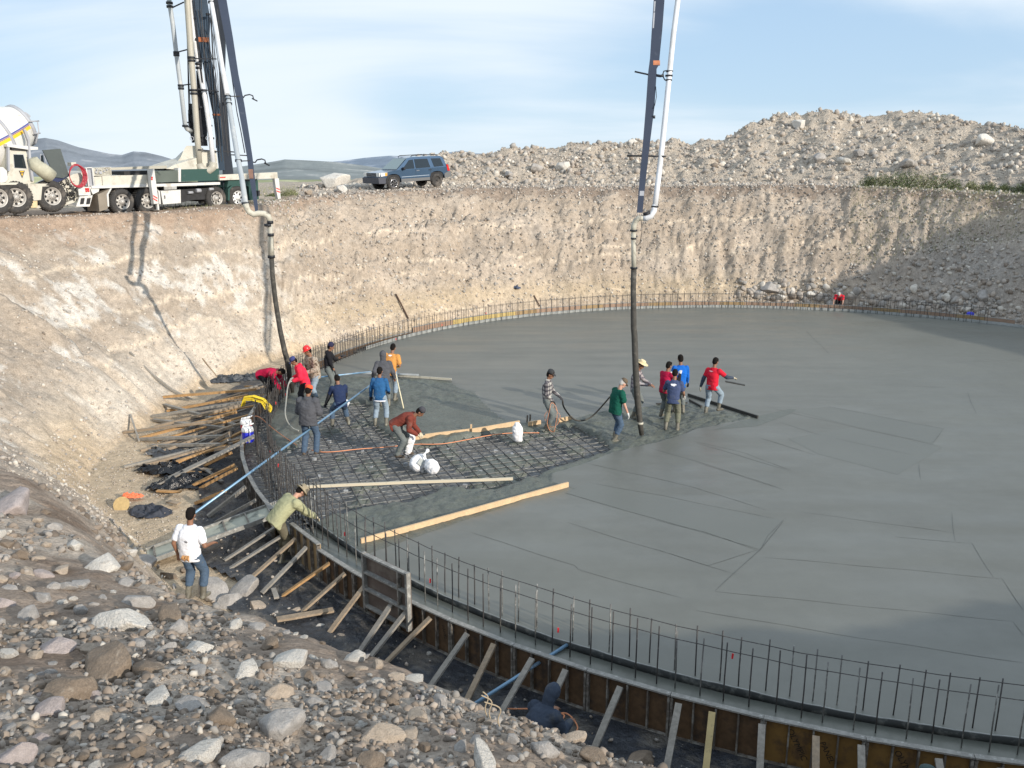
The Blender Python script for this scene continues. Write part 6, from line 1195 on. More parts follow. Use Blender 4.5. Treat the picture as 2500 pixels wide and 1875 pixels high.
def mixer():
    O = Vector(atr(36, 516, 38.5)); hd = R(60); PL = Plane(O, hd)
    root = empty('concrete_mixer_truck', O, hd, 'cream white concrete mixer truck with striped drum cut by the left edge', 'mixer truck')
    def slab(name, pts, mt, y0=-1.2, th=.12, par=None): g = MB(); g.prism([PL.at(zm(*q), y0) for q in pts], y0, y0+th); return g.build(name, mt, par or root)
    cab = slab('cab', [(78, 640), (98, 690), (130, 690), (262, 700), (330, 905), (345, 1020), (280, 1035), (200, 1030), (60, 1020), (90, 900)], M_vw, -1.15, 2.3)
    slab('window', [(138, 735), (235, 738), (268, 875), (150, 868)], M_glass, -1.165, .03, cab); slab('window_frame', [(134, 731), (240, 733), (274, 880), (144, 873)], M_gry, -1.158, .02, cab); slab('vent_window', [(270, 760), (290, 770), (330, 912), (300, 900)], M_glass, -1.165, .03, cab)
    em = slab('door_emblem', [(192, 898), (252, 898), (226, 975)], mat('emblem_dark', (.06, .06, .07), .5), -1.17, .015, cab); slab('emblem_yellow', [(203, 903), (243, 903), (225, 955)], mat('emblem_gold', (.75, .45, .03), .5), -1.176, .012, cab); slab('emblem_bar', [(205, 916), (242, 914), (240, 926), (207, 928)], mat('emblem_dark', (.06, .06, .07), .5), -1.18, .006, cab)
    slab('roof_platform', [(70, 628), (385, 660), (385, 685), (310, 690), (75, 655)], M_vw2, -1.25, 2.4); slab('platform_post', [(78, 650), (98, 655), (102, 900), (86, 905)], M_gry, -1.22, .1); slab('platform_shade_strip', [(118, 665), (300, 690), (300, 700), (118, 690)], M_dk, -1.2, 2.2)  # last slab is a dark strip standing in for shade under the platform
    slab('fender', [(0, 1020), (180, 1018), (280, 1062), (284, 1076), (190, 1040), (0, 1044)], M_vw, -1.28, .6)
    slab('front_box', [(284, 1030), (555, 1030), (562, 1052), (428, 1060), (415, 1195), (300, 1205), (288, 1080)], M_vw, -1.26, .9); slab('step', [(312, 1195), (378, 1190), (380, 1272), (314, 1275)], mat('yellowed_step', (.62, .50, .30), .7, noise=(5, .2)), -1.2, .6); slab('sill', [(255, 1262), (420, 1248), (418, 1276), (258, 1282)], M_vw, -1.1, 1.6)
    slab('side_tank', [(0, 860), (30, 862), (70, 900), (78, 985), (55, 1015), (0, 1020)], M_vw2, -1.2, .8); slab('frame_rail', [(0, 1040), (560, 1045), (560, 1080), (0, 1120)], M_dk, -.5, 1.0)
    slab('mud_flap', [(200, 1080), (280, 1080), (290, 1240), (230, 1260)], mat('flap_brown', (.16, .14, .12), .8), -.9, .08)
    for q, st in (((160, 1195), -.28), ((520, 1212), -.05), ((-30, 1220), 0)): x, z = PL.at(zm(*q), -1.1); wheel(root, x, -1.05, .56, .58, .42, steer=st, holes=8); wheel(root, x, 1.05, .56, .58, .42, 1)
    # drum: a lathe about an axis rising to the front
    a = PL.at(zm(-230, 640), 0); b = PL.at(zm(215, 440), 0); A = Vector((a[0], 0, a[1])); B = Vector((b[0], 0, b[1])); ax = (B-A).normalized(); Lb = (B-A).length; q = ax.to_track_quat('Z', 'Y').to_matrix()
    dr = MB(); dr.lathe([(.05, -1.8), (.70, -1.7), (.98, -.6), (1.03, .0), (1.02, Lb*.45), (.92, Lb*.72), (.76, Lb*.95), (.74, Lb)], A, 'Z', 40, q); D = dr.build('drum', M_vw2, root)
    for nm, l0, l1, mt, dr_ in (('drum_band', Lb*.36, Lb*.42, M_gry, .03), ('drum_ring', Lb*.93, Lb*1.0, M_gry, .05)):
        r0 = np.interp((l0+l1)/2, [0, Lb*.45, Lb*.72, Lb*.95, Lb], [1.03, 1.02, .92, .76, .74])+dr_; g = MB(); g.lathe([(r0-.06, l0), (r0, l0), (r0, l1), (r0-.06, l1)], A, 'Z', 40, q); g.build(nm, mt, D)
    # spiral colour stripes on the drum flank
    for col, o0, w in ((mat('stripe_blue', (.07, .09, .33), .5), .10, .07), (mat('stripe_yellow', (.85, .50, .03), .5), -.02, .12)):
        g = MB(); prev = None
        for k in range(26):
            l = -0.8+k*(Lb*.92+.8)/25; rad = float(np.interp(l, [-1.7, -.6, 0, Lb*.45, Lb*.72, Lb*.95], [.70, .98, 1.03, 1.02, .92, .76]))+.006; ring = []
            for s_ in (0, 1):
                h = o0-.08+(1-s_)*w*1.3+(l-Lb*.5)*.04; ang = math.asin(max(-.95, min(.95, h/rad))); loc = Vector((0, 0, 0)); u = q @ Vector((1, 0, 0)); v = Vector((0, -1, 0)); wv = ax.cross(v).normalized(); wv = wv if wv.z > 0 else -wv
                ring.append(g.bm.verts.new(A+ax*l+v*math.cos(ang)*rad+wv*math.sin(ang)*rad))
            if prev: g.bm.faces.new((prev[0], prev[1], ring[1], ring[0]))
            prev = ring
        g.build('drum_stripe', col, D)
    slab('charge_hopper', [(150, 312), (262, 305), (312, 345), (300, 370), (285, 420), (300, 470), (310, 640), (250, 640), (275, 520), (240, 480), (228, 350)], M_gry, -.5, 1.0)
    slab('discharge_collector', [(300, 505), (352, 508), (320, 620), (290, 600)], M_vw2, -.4, .8); slab('upright_brace', [(240, 480), (262, 480), (300, 560), (318, 800), (345, 1000), (325, 1000), (296, 800), (285, 600)], M_gry, -1.28, .1)
    g = MB()
    for L_ in ([(300, 400), (395, 395)], [(380, 392), (393, 500), (362, 625)], [(345, 520), (408, 518)]): g.tube([(PL.at(zm(*p), -.9)[0], -.9, PL.at(zm(*p), -.9)[1]) for p in L_], .025, 6)
    g.build('platform_rail', M_gry, root)
    P = [(330, 770), (360, 840), (430, 890), (520, 960)]; g = MB(); pts = [(PL.at(zm(*p), -1.35)[0], -1.35, PL.at(zm(*p), -1.35)[1]) for p in P]; g.tube(pts, [.16, .24, .27, .26], 14); g.build('chute', mat('chute_slurry', (.42, .41, .32), .7, noise=(4, .2)), root)
    g = MB(); g.tube([(PL.at(zm(*p), -1.3)[0], -1.3, PL.at(zm(*p), -1.3)[1]) for p in [(408, 800), (412, 735), (440, 725), (462, 800), (474, 860)]], .02, 6); g.build('mirror_frame', M_gry, root); slab('mirror', [(412, 745), (436, 740), (448, 830), (418, 840)], M_glass, -1.32, .03)
mixer()

def suv():
    pf = Vector(atz(960, 465, 0)); 
    Wf = ground_hit(960, 463, 40, 70) or Vector(atr(960, 464, 51)); Wf = Vector(atr(960, 464.5, 50.6)); Wr = Vector(atr(1066, 455.5, 52.2)); mid = (Wf+Wr)/2
    hd = math.atan2(Wf.y-Wr.y, Wf.x-Wr.x); pitch = math.atan2(Wr.z-Wf.z, (Wf.xy-Wr.xy).length)
    root = empty('parked_car', mid, hd, 'blue four door off-road estate car parked on the crest beside a huge pale boulder', 'car'); root.rotation_euler = (0, pitch, hd)
    k = 1.0; hb = (Wf.xy-Wr.xy).length/2   # half wheelbase; wheels sit on the side nearest the camera
    sgn = 1   # car faces left, so its left side (+y) looks at the camera
    M_pt = mat('car_blue', (.065, .12, .20), .25, .45, coat=.6, noise=(2, .05)); M_cl = mat('car_cladding', (.12, .125, .13), .6)
    root.location = mid-Vector((-math.sin(hd), math.cos(hd), 0))*.78
    f = hb/1.42
    def X(x): return x*f
    lower = [(-2.28, .55), (-2.30, .98), (-2.20, 1.10), (1.15, 1.10), (2.05, 1.00), (2.22, .92), (2.26, .62), (2.20, .48), (1.92, .48), (1.90, .62), (1.80, .80), (1.62, .88), (1.42, .90), (1.22, .88), (1.04, .80), (.95, .62), (.93, .42), (-.93, .42), (-.95, .62), (-1.04, .80), (-1.22, .88), (-1.42, .90), (-1.62, .88), (-1.80, .80), (-1.90, .62), (-1.93, .52)]
    g = MB(); g.prism([(X(a), b) for a, b in lower], -.90, .90); body = g.build('body', M_pt, root)
    # greenhouse with inward leaning sides
    gh = [(-2.16, 1.09), (-1.98, 1.62), (-1.80, 1.74), (.05, 1.76), (.35, 1.72), (1.18, 1.09)]; g = MB(); n = len(gh)
    def wy(z): return .885-(z-1.09)*.24
    a = [g.bm.verts.new((X(x), wy(z), z)) for x, z in gh]; b = [g.bm.verts.new((X(x), -wy(z), z)) for x, z in gh]; g.bm.faces.new(a); g.bm.faces.new(b[::-1])
    for i in range(n): g.bm.faces.new((a[i], b[i], b[(i+1) % n], a[(i+1) % n]))
    g.build('cabin', M_pt, root)
    def win(name, P):
        for s_ in (1, -1):
            g = MB(); a = [g.bm.verts.new((X(x), s_*(wy(z)+.012), z)) for x, z in P]; b = [g.bm.verts.new((X(x), s_*(wy(z)-.02), z)) for x, z in P]; g.bm.faces.new(a); g.bm.faces.new(b[::-1])
            for i in range(len(P)): g.bm.faces.new((a[i], b[i], b[(i+1) % len(P)], a[(i+1) % len(P)]))
            g.build(name, M_glass, root)
    win('front_window', [(.02, 1.12), (.02, 1.62), (.28, 1.60), (.80, 1.12)]); win('rear_window', [(-1.02, 1.13), (-.92, 1.62), (-.06, 1.63), (-.06, 1.12)]); win('quarter_window', [(-1.92, 1.16), (-1.78, 1.60), (-1.16, 1.62), (-1.28, 1.14)])
    g = MB(); P = [(.40, 1.685), (1.12, 1.13)]; v = []
    for (x, z) in P: 
        for s_ in (1, -1): v.append(g.bm.verts.new((X(x)+.02, s_*(wy(z)-.06), z+.012)))
    g.bm.faces.new((v[0], v[1], v[3], v[2])); g.build('windscreen', mat('windscreen_glass', (.16, .24, .25), .08, spec=.8), root)
    g = MB(); g.prism([(X(-.93), .42), (X(.93), .42), (X(.93), .60), (X(-.93), .58)], .885, .915); g.prism([(X(-.93), .42), (X(.93), .42), (X(.93), .60), (X(-.93), .58)], -.915, -.885); g.build('side_cladding', M_cl, root)
    g = MB(); g.prism([(X(1.92), .40), (X(2.34), .42), (X(2.36), .74), (X(2.20), .78), (X(1.90), .70)], -.88, .92); g.build('front_bumper', mat('bumper_dark', (.05, .055, .075), .5), root); g = MB(); g.prism([(X(-1.93), .46), (X(-2.38), .52), (X(-2.38), .80), (X(-2.20), .84), (X(-1.92), .72)], -.90, .92); g.build('rear_bumper', M_cl, root)
    g = MB(); g.box((X(2.27), 0, .90), (.05, 1.0, .2)); g.build('grille', M_black, root)
    g = MB()
    for i in range(4): g.box((X(2.27)+.03, 0, .83+i*.045), (.01, 1.0, .008))
    g.build('grille_bars', M_gry, root)
    for s_ in (1, -1):
        g = MB(); g.prism([(X(2.18), .80), (X(2.20), 1.0), (X(1.78), 1.0), (X(1.80), .84)], s_*.905-.012, s_*.905+.012); g.box((X(2.24), s_*.70, .90), (.06, .36, .2)); g.build('headlight', mat('headlight_lens', (.75, .75, .72), .15), root)
        g = MB(); g.prism([(X(1.92), .81), (X(1.94), .98), (X(1.79), .98), (X(1.81), .84)], s_*.922-.008, s_*.922+.008); g.build('indicator', mat('amber_lens', (.8, .35, .05), .3), root)
        g = MB(); g.prism([(X(-2.31), .86), (X(-2.20), 1.22), (X(-2.10), 1.24), (X(-2.14), .88)], s_*.895-.02, s_*.895+.02); g.build('tail_light', M_redl, root)
        g = MB(); g.tube([(X(.1), s_*.68, 1.78), (X(0), s_*.68, 1.84), (X(-1.5), s_*.68, 1.84), (X(-1.65), s_*.68, 1.77)], .022, 6); g.build('roof_rail', M_black, root)
        g = MB(); g.box((X(.78), s_*1.0, 1.16), (.14, .2, .15), bev=.03); g.build('door_mirror', M_black, root)
        for x in (.0-.18, -.98): g = MB(); g.box((X(x), s_*.905, .99), (.2, .03, .045), bev=.008); g.build('door_handle', M_chrome if x > -.5 else M_black, root)
        for x in (-.03, -1.02): g = MB(); g.box((X(x), s_*.9015, .84), (.012, .006, .50)); g.build('door_seam', M_black, root)
        g = MB(); g.box((X(0), s_*.906, .70), (X(1.8), .016, .03)); g.build('side_trim', mat('trim_pale', (.35, .42, .50), .4), root)
    for x, s_ in ((1.42, 1), (1.42, -1), (-1.42, 1), (-1.42, -1)):
        w_ = empty('wheel', (X(x), s_*.80, .38)); w_.parent = root; g = MB(); g.lathe([(.22, -.11*s_), (.34, -.12*s_), (.38, -.08*s_), (.38, .08*s_), (.34, .12*s_), (.22, .11*s_)], ax='Y', n=28, cap=False); g.build('tyre', M_tyre, w_)
        g = MB(); rm = M_chrome if x > 0 else M_tyre
        g.lathe([(.23, .10*s_), (.21, .06*s_), (.05, .06*s_), (.045, .10*s_), (.002, .10*s_)], ax='Y', n=24, cap=False); g.build('rim_back', M_dk if x > 0 else M_tyre, w_)
        if x > 0:
            g = MB()
            for i in range(5): a = 2*math.pi*i/5; g.bar((math.cos(a)*.04, .10*s_, math.sin(a)*.04), (math.cos(a)*.21, .10*s_, math.sin(a)*.21), .03, .075, up=(math.cos(a), 0, math.sin(a)) if 0 else (0, 1, 0))
            g.tube([(math.cos(t)*.215, .105*s_, math.sin(t)*.215) for t in np.linspace(0, 6.283, 25)], .018, 6); g.build('rim', M_chrome, w_)
    for x in (1.42, -1.42): g = MB(); g.box((X(x), 0, .6), (.9, 1.7, .5)); g.build('wheel_well', M_dk, root)
    return root
suv()
# ================================================================== TIMBER, POLES, SACKS AND OTHER LOOSE THINGS
# black plastic sheet over the trench floor
def sheet():
    ph = np.arange(-196, -60, .22); rr = np.linspace(RF+.03, 20.9, 34); PH, RR_ = np.meshgrid(ph, rr, indexing='ij'); X = CEN[0]+RR_*np.cos(np.radians(PH)); Y = CEN[1]+RR_*np.sin(np.radians(PH))
    Z = np.where(RR_ > 18.2, zbase(X, Y), ZF)+.035+np.abs(fbm(X*1.8, Y*1.8, 4, .6))*.09*sstep(RF, RF+.5, RR_)
    edge = 19.3+fbm(PH*.12, PH*0, 3)*.9+1.1*sstep(-150, -138, PH)+.9*sstep(-158, -168, PH)
    V = np.stack([X, Y, Z], -1).reshape(-1, 3); idx = np.arange(X.size).reshape(X.shape); Q = np.stack([idx[:-1, :-1], idx[1:, :-1], idx[1:, 1:], idx[:-1, 1:]], -1); k = (RR_ < edge)[:-1, :-1]; q = Q[k]; u, inv = np.unique(q, return_inverse=True)
    o = link('plastic_sheet', np_mesh('plastic_sheet', V[u], inv.reshape(q.shape), True), M_plastic); tag(o, 'wrinkled black plastic sheet lining the trench floor outside the form', 'plastic sheet')
    for nm, (px, py), (sx, sy, sz), rz, lab in (('plastic_sheet', zl(930, 1400), (.95, .42, .30), .0, 'crumpled glossy black plastic heaped on the sandy trench floor'), ('plastic_sheet', zl(1100, 1580), (.95, .5, .28), .6, 'second heap of crumpled black plastic nearer the white shirt man'),
            ('plastic_sheet', zl(1650, 160), (.9, .45, .22), .1, 'grey-black plastic bunched at the foot of the left bank behind the timbers'), ('plastic_sheet', zl(1050, 1190), (1.3, .42, .20), -.35, 'dusty grey plastic sheet bunched below the long timbers'), ('plastic_sheet', zl(1980, 150), (1.1, .42, .22), .2, 'dusty plastic folds by the crimson jacket man')):
        p = ground_hit(px, py, 5, 60) or Vector(atz(px, py, ZF)); n = 60; U, V_ = np.meshgrid(np.linspace(-1, 1, n), np.linspace(-1, 1, n), indexing='ij'); r = np.hypot(U, V_); env = np.clip(1-r**3, 0, 1)**.6; wr = np.abs(fbm(U*2.6+px, V_*3.4+py, 5, .62)); Zz = env*(.25+1.5*wr)*sz
        m = r < (.93+.2*fbm(np.arctan2(V_, U)*1.6+px, r*0, 3)); Vv = np.stack([U*sx+fbm(U*3, V_*3, 3)*.12, V_*sy+fbm(U*3+9, V_*3, 3)*.12, Zz+.02], -1).reshape(-1, 3); idx = np.arange(n*n).reshape(n, n); Q = np.stack([idx[:-1, :-1], idx[1:, :-1], idx[1:, 1:], idx[:-1, 1:]], -1)[m[:-1, :-1]]; u, inv = np.unique(Q, return_inverse=True)
        mt = mat('glossy_black_plastic', (.010, .011, .014), .22, bump=[(7, .8, .05)]) if 'black' in lab and 'grey' not in lab else mat('dusty_plastic', (.055, .06, .068), .5, dirt=((.16, .16, .16), 2.5, .5, .8), bump=[(7, .8, .05)])
        o = link(nm, np_mesh(nm, Vv[u], inv.reshape(Q.shape), True), mt); o.location = p; o.rotation_euler = (0, 0, rz); tag(o, lab, 'plastic sheet')
sheet()
def board(name, a, b, w, h, mt, label, cat, group=None, sag=0, up=(0, 0, 1)):
    a = Vector(a); b = Vector(b); mid = (a+b)/2; root = bpy.data.objects.new(name, None); g = MB(); n = 8 if (b-a).length > 3 else 3
    P = [(a-mid).lerp(b-mid, i/n)+Vector((0, 0, -sag*math.sin(math.pi*i/n)+random.uniform(-.004, .004))) for i in range(n+1)]; d = (b-a).normalized(); s = Vector(up).cross(d); s = s.normalized() if s.length > .01 else Vector((1, 0, 0)); t = d.cross(s); rings = []
    for i, p in enumerate(P): 
        k = 1+random.uniform(-.04, .04); rings.append([g.bm.verts.new(p+s*(sx*w/2*k)+t*(sy*h/2)) for sx, sy in ((-1, -1), (1, -1), (1, 1), (-1, 1))])
    for p, q in zip(rings, rings[1:]):
        for k in range(4): g.bm.faces.new((p[k], p[(k+1) % 4], q[(k+1) % 4], q[k]))
    g.bm.faces.new(rings[0][::-1]); g.bm.faces.new(rings[-1]); bpy.data.objects.remove(root); o = g.build(name, mt); o.location = mid; return tag(o, label, cat, group)
def braces():
    GP = 'timber braces propping the form'
    L = [(z6(1240, 1215), z6(965, 1445), M_woodg, 'behind the khaki shirt man, upper one'), (z6(1250, 1280), z6(1000, 1500), M_woodg, 'behind the khaki shirt man, lower one'), (z6(1455, 1285), z6(1115, 1585), M_wood, 'just right of the khaki shirt man'), (z6(1545, 1338), z6(1215, 1665), M_woodg, 'second to the right of the khaki shirt man'),
         (z2(40, 300), z2(-160, 480), M_wood2, 'third to the right of the khaki shirt man, orange tinted'), (z2(145, 355), z2(-25, 560), M_wood, 'fourth to the right of the khaki shirt man'), (z2(265, 425), z2(10, 740), M_wood, 'left neighbour of the upright form panel'), (z2(438, 515), z2(235, 822), M_woodg, 'starting under the left corner of the upright form panel'),
         (z2(550, 548), z2(290, 862), M_woodg, 'starting under the right corner of the upright form panel'), (z2(675, 605), z2(378, 905), M_wood, 'first to the right of the upright form panel'), (z2(900, 692), z2(632, 1050), M_woodg, 'second to the right of the upright form panel'), (z2(1060, 750), z2(830, 1160), M_wood, 'third to the right of the upright form panel'),
         (z2(1292, 825), z2(1000, 1290), M_woodg, 'crossed by the short blue pole'), (z2(1487, 890), z2(1300, 1290), M_woodg, 'right of the crouching slate jacket man'), (z2(1805, 985), z2(1650, 1370), M_woodg, 'second to the right of the crouching slate jacket man'), (z3(178, 1075), z3(90, 1530), M_woodg, 'left of the yellowish brace'), (z3(372, 1120), z3(300, 1640), mat('yellow_timber', (.42, .33, .16), .8, noise=[(3, .2)], dirt=((.10, .09, .07), 6, .58, .8)), 'yellowish one near the stencilled panels'),
         (z3(657, 1190), z3(630, 1680), M_woodg, 'in front of the first stencilled panel'), (z3(967, 1250), z3(962, 1700), M_wood, 'right of the two stencilled panels'), (z3(1225, 1295), z3(1222, 1720), M_woodg, 'wide pale one near the bottom edge'), (z3(1660, 1360), z3(1700, 1740), M_woodg, 'leaning one above the dark cap'), (z3(2010, 1415), z3(2070, 1760), M_woodg, 'rightmost one, at the bottom right corner')]
    for k, (q0, q1, mt, lab) in enumerate(L):
        a = Vector(atz(*q0, -.02)); pa = phi_of(a); b = Vector(atz(*q1, ZF+.02)); pb = phi_of(b); a = pol(pa, RF+.12, -.01); rb = math.hypot(b.x-CEN[0], b.y-CEN[1]); rb = min(max(rb, RF+.9), RF+3.0); b = pol(pb, rb, 0); b.z = (zg(b.x, b.y) if rb > 18.3 else ZF)+.06
        w = .085 if k < 15 else .09
        board('timber_brace', a, b, .09, .04, mt, ('brace '+lab) if len(lab) > 55 else 'timber brace '+lab, 'brace', GP)
    # long timbers fanning out on the left
    T = [(z6(1175, 270), z6(550, 342), M_wood2, .25, 'uppermost'), (zl(1960, 345), zl(880, 592), M_wood2, .0, 'orange, second from the top'), (zl(1900, 435), zl(665, 665), M_woodg, .0, 'grey, third from the top'), (zl(1860, 480), zl(710, 805), M_wood, .0, 'fourth from the top'), (zl(1560, 685), zl(290, 885), M_wood, .1, 'reaching farthest left'), (zl(1815, 565), zl(500, 965), M_wood2, .0, 'orange, ending on the sand'),
         (zl(1790, 640), zl(840, 512), M_woodg, -.3, 'short grey one under the orange ones'), (zl(1760, 725), zl(690, 712), M_woodg, -.2, 'flat grey one in the middle of the fan'), (zl(1720, 850), zl(510, 975), M_woodg, -.1, 'pale one resting beside the orange end'), (zl(1755, 755), zl(820, 1135), M_wood, 0, 'brown one below the middle of the fan'), (zl(1740, 925), zl(660, 1065), M_woodg, -.2, 'grey low one of the fan'), (zl(1730, 840), zl(1190, 1178), M_wood, 0, 'thin one left of the form curve'),
         (zl(1710, 940), zl(1440, 1160), M_woodg, 0, 'short thin one by the form curve'), (zl(1700, 1000), zl(1230, 1170), M_wood, -.1, 'short brown one by the form curve'), (zl(1725, 1120), zl(1380, 1340), M_wood2, .0, 'under the long grey plank'), (zl(1775, 1285), zl(1180, 1622), M_wood2, 0, 'upper of the orange pair below the long grey plank'), (zl(1805, 1330), zl(1330, 1640), M_wood2, 0, 'lower of the orange pair below the long grey plank'), (z6(1105, 925), z6(852, 1152), M_woodg, 0, 'beside the gangway, farther one'), (z6(1168, 1018), z6(905, 1190), M_woodg, 0, 'beside the gangway, nearer one'), (z6(960, 955), z6(775, 1060), M_wood2, 0, 'under the long blue pole')]
    for q0, q1, mt, dz, lab in T:
        a = Vector(atz(*q0, .02)); pa = phi_of(a); a = pol(pa, max(RF+.08, math.hypot(a.x-CEN[0], a.y-CEN[1])), -.02+min(dz, 0)*.8); b = ground_hit(*q1, 8, 60); b = Vector((b.x, b.y, b.z+.05)); board('timber_brace', a, b, .115, .07, mt, 'long timber in the fan left of the form, '+lab.replace(' of the fan', '').replace(' in the middle of the fan', ' in the middle').replace('lower of the orange pair below the long grey plank', 'lower of the orange pair').replace('upper of the orange pair below the long grey plank', 'upper of the orange pair'), 'brace', 'timbers fanning out on the left')
    rt_ = random.Random(21); LB = ['grey', 'brown', 'orange tinted']
    for k in range(18):
        pa = 171+k*1.35+rt_.uniform(-.5, .5); a = pol(pa, RF+.1, rt_.uniform(-.35, .0)); pb = pa+rt_.uniform(-3.5, 6); b = pol(pb, RF+rt_.uniform(1.5, 3.1), 0); b.z = zg(b.x, b.y)+.06; m_ = k % 3
        board('timber_brace', a, b, .09, .05, [M_woodg, M_wood, M_wood2][m_], 'shorter %s prop low in the fan left of the form, %s from the top' % (LB[m_], ORD[k]), 'brace', 'timbers fanning out on the left')
    a = Vector(atz(*zl(2060, 905), .35)); b = ground_hit(*zl(600, 1650), 8, 60); board('plank', a, (b.x, b.y, b.z+.05), .20, .04, M_woodg, 'long grey plank from the rebar over the form edge down to the sand', 'plank', sag=.02)
    o = board('pole', ground_hit(*z6(325, 40))+Vector((0, 0, .04)), ground_hit(*z6(740, 365))+Vector((0, 0, .08)), .07, .07, M_woodg, 'long thin grey pole lying down the left bank', 'pole', sag=.22)
    board('stick', ground_hit(*z6(815, 75))+Vector((0, 0, .03)), ground_hit(*z6(915, 205))+Vector((0, 0, .03)), .035, .03, M_wood, 'short stick lying on the left bank above the timbers', 'stick')
    board('stick', ground_hit(*z6(330, 475))+Vector((0, 0, .10)), ground_hit(*z6(388, 640))+Vector((0, 0, .05)), .05, .03, M_woodg, 'weathered stake leaning on the sandy slope left of the timber fan', 'stick')
    q = lambda x, y: (600+x/2.765, 300+y/2.765)
    for a_, b_, lab in (((1015, 1155), (1100, 1328), 'dark stick leaning on the far wall behind the yellow panels'), ((1945, 1162), (1985, 1245), 'short dark stick leaning behind the far rebar')):
        h1 = ground_hit(*q(*b_), 30, 60); h0 = ground_hit(*q(*a_), 30, 60); board('stick', h0+Vector((0, -.1, .0)), h1+Vector((0, -.1, .05)), .06, .05, mat('dark_stick', (.09, .055, .04), .9), lab, 'stick')
    # boards on the fresh concrete
    def onz(a_, b_, z, w, h, mt, lab, nm='board', sag=0, up=(0, 0, 1)): return board(nm, atz(*a_, z), atz(*b_, z), w, h, mt, lab, 'board', sag=sag, up=up)
    onz((881, 1322), (1387, 1183), .05, .045, .12, M_wood3, 'long pale screed board splashed with concrete, nearest the camera')
    onz((729, 1189), (1252, 1169), .0, .05, .06, mat('pale_slurry_timber', (.62, .55, .42), .8, dirt=((.22, .21, .17), 5, .6, .8)), 'long pale batten lying across the rebar grid', sag=-.01)
    onz((1038, 1065), (1150, 1051), .02, .04, .12, M_wood3, 'left piece of the pale edge board behind the grid'); onz((1152, 1052), (1268, 1032), .04, .04, .13, M_wood3, 'middle piece of the pale edge board behind the grid'); onz((1290, 1035), (1320, 1030), .04, .04, .12, M_wood3, 'short piece of edge board by the plaid shirt man'); onz((1362, 1026), (1396, 1020), .04, .04, .12, M_wood3, 'right end piece of the edge board near the hoses')
    onz((1010, 1070), (1045, 1066), .0, .04, .10, M_wood3, 'small pale board end by the bending brown jacket man')
    for (x, y, h, lab, mt) in ((1149, 1052, .24, 'pale stake nailed to the middle of the edge board', M_wood3), (1286, 1030, .25, 'rusty stake in the edge board, left of the plaid shirt man', M_frame), (1293, 1030, .27, 'second rusty stake beside the first', M_frame), (1357, 1026, .28, 'grey post right of the plaid shirt man', M_woodg), (990, 1075, .25, 'short stake at the brown jacket man', M_wood)):
        p = Vector(atz(x, y, 0)); board('stake', p+Vector((0, 0, -.2)), p+Vector((.02, 0, h-.05)), .05, .04, mt, lab, 'stake', up=(0, 1, 0))
    onz((905, 912), (1102, 926), .05, .05, .07, mat('slurry_board', (.45, .43, .36), .8, dirt=((.2, .2, .17), 4, .55, .8)), 'pale board on the fresh concrete behind the blue sweater man'); onz((868, 910), (1022, 915), .12, .04, .05, M_pipeg, 'thin metal straightedge behind the orange shirt man')
    M_dkb = mat('dark_metal_screed', (.035, .036, .034), .5, noise=(6, .2))
    onz(z5(1465, 508), z5(1936, 658), .05, .05, .09, M_dkb, 'long dark metal screed bar at the right of the workers', 'screed_bar'); onz(z5(1475, 545), z5(1555, 590), .03, .05, .09, M_dkb, 'short dark bar between the navy and red shirt men', 'screed_bar'); onz(z5(1250, 567), z5(1460, 562), .04, .05, .04, M_dkb, 'thin dark screed handle behind the navy shirt man', 'screed_bar')
    r, d = PPL['red']; h = wp(r, d['hr']); board('float', h+Vector((-.22, .0, -.10)), h+Vector((.34, -.08, -.20)), .10, .03, M_dkb, 'dark hand float held out by the red shirt man', 'float')
    # gangway made from a form panel
    A = pol(phi_of(atz(*z6(1255, 1095), .05)), RF-.15, .07); B = Vector(atz(*z6(440, 1400), ZF+.14)); d = (B-A); L_ = d.length; root = empty('gangway', A, 0, 'ribbed metal form panel laid as a gangway from the form down to the sand', 'gangway'); root.rotation_euler = d.to_track_quat('X', 'Z').to_euler()
    M_gw = mat('gangway_slurry', (.36, .37, .31), .7, noise=(2, .15), dirt=((.14, .15, .13), 2.6, .55, .9)); g = MB(); g.box((L_/2, 0, -.03), (L_, .60, .02)); g.build('plate', M_gw, root)
    for s_ in (-1, 1): g = MB(); g.box((L_/2, s_*.315, -.01), (L_, .03, .09)); g.build('side_rail', M_rail, root)
    for k in range(6): g = MB(); g.box((.25+k*(L_-.4)/5, 0, .005), (.03, .59, .05)); g.build('rib', M_frame, root)
    # upright form panel
    p0 = Vector(atz(*z2(355, 400), .0)); a0 = phi_of(p0); p1 = atz(*z2(565, 540), .05); a1 = phi_of(p1); A = pol(a0, RF+.16, -.35); B = pol(a1, RF+.16, -.35); d = B-A; L_ = d.length; root = empty('form_panel', A, math.atan2(d.y, d.x), 'separate rusty form panel standing upright against the near form, higher than the rest', 'form panel'); hh = 1.02
    g = MB(); g.box((L_/2, .0, hh/2), (L_, .02, hh)); g.build('plywood_face', mat('dusty_brown_ply', (.13, .10, .085), .7, noise=(2, .25), dirt=((.22, .19, .16), 3, .5, .6)), root)
    for x in (.02, L_-.02): g = MB(); g.box((x, -.05, hh/2), (.05, .08, hh+.04)); g.build('side_frame', M_rail, root)
    for z in (.03, .36, .68, hh-.01): g = MB(); g.box((L_/2, -.05, z), (L_-.06, .08, .035)); g.build('cross_rib', M_rail, root)
    g = MB(); g.box((L_*.80, -.05, hh/2), (.03, .08, hh-.06)); g.build('vertical_rib', M_frame, root)
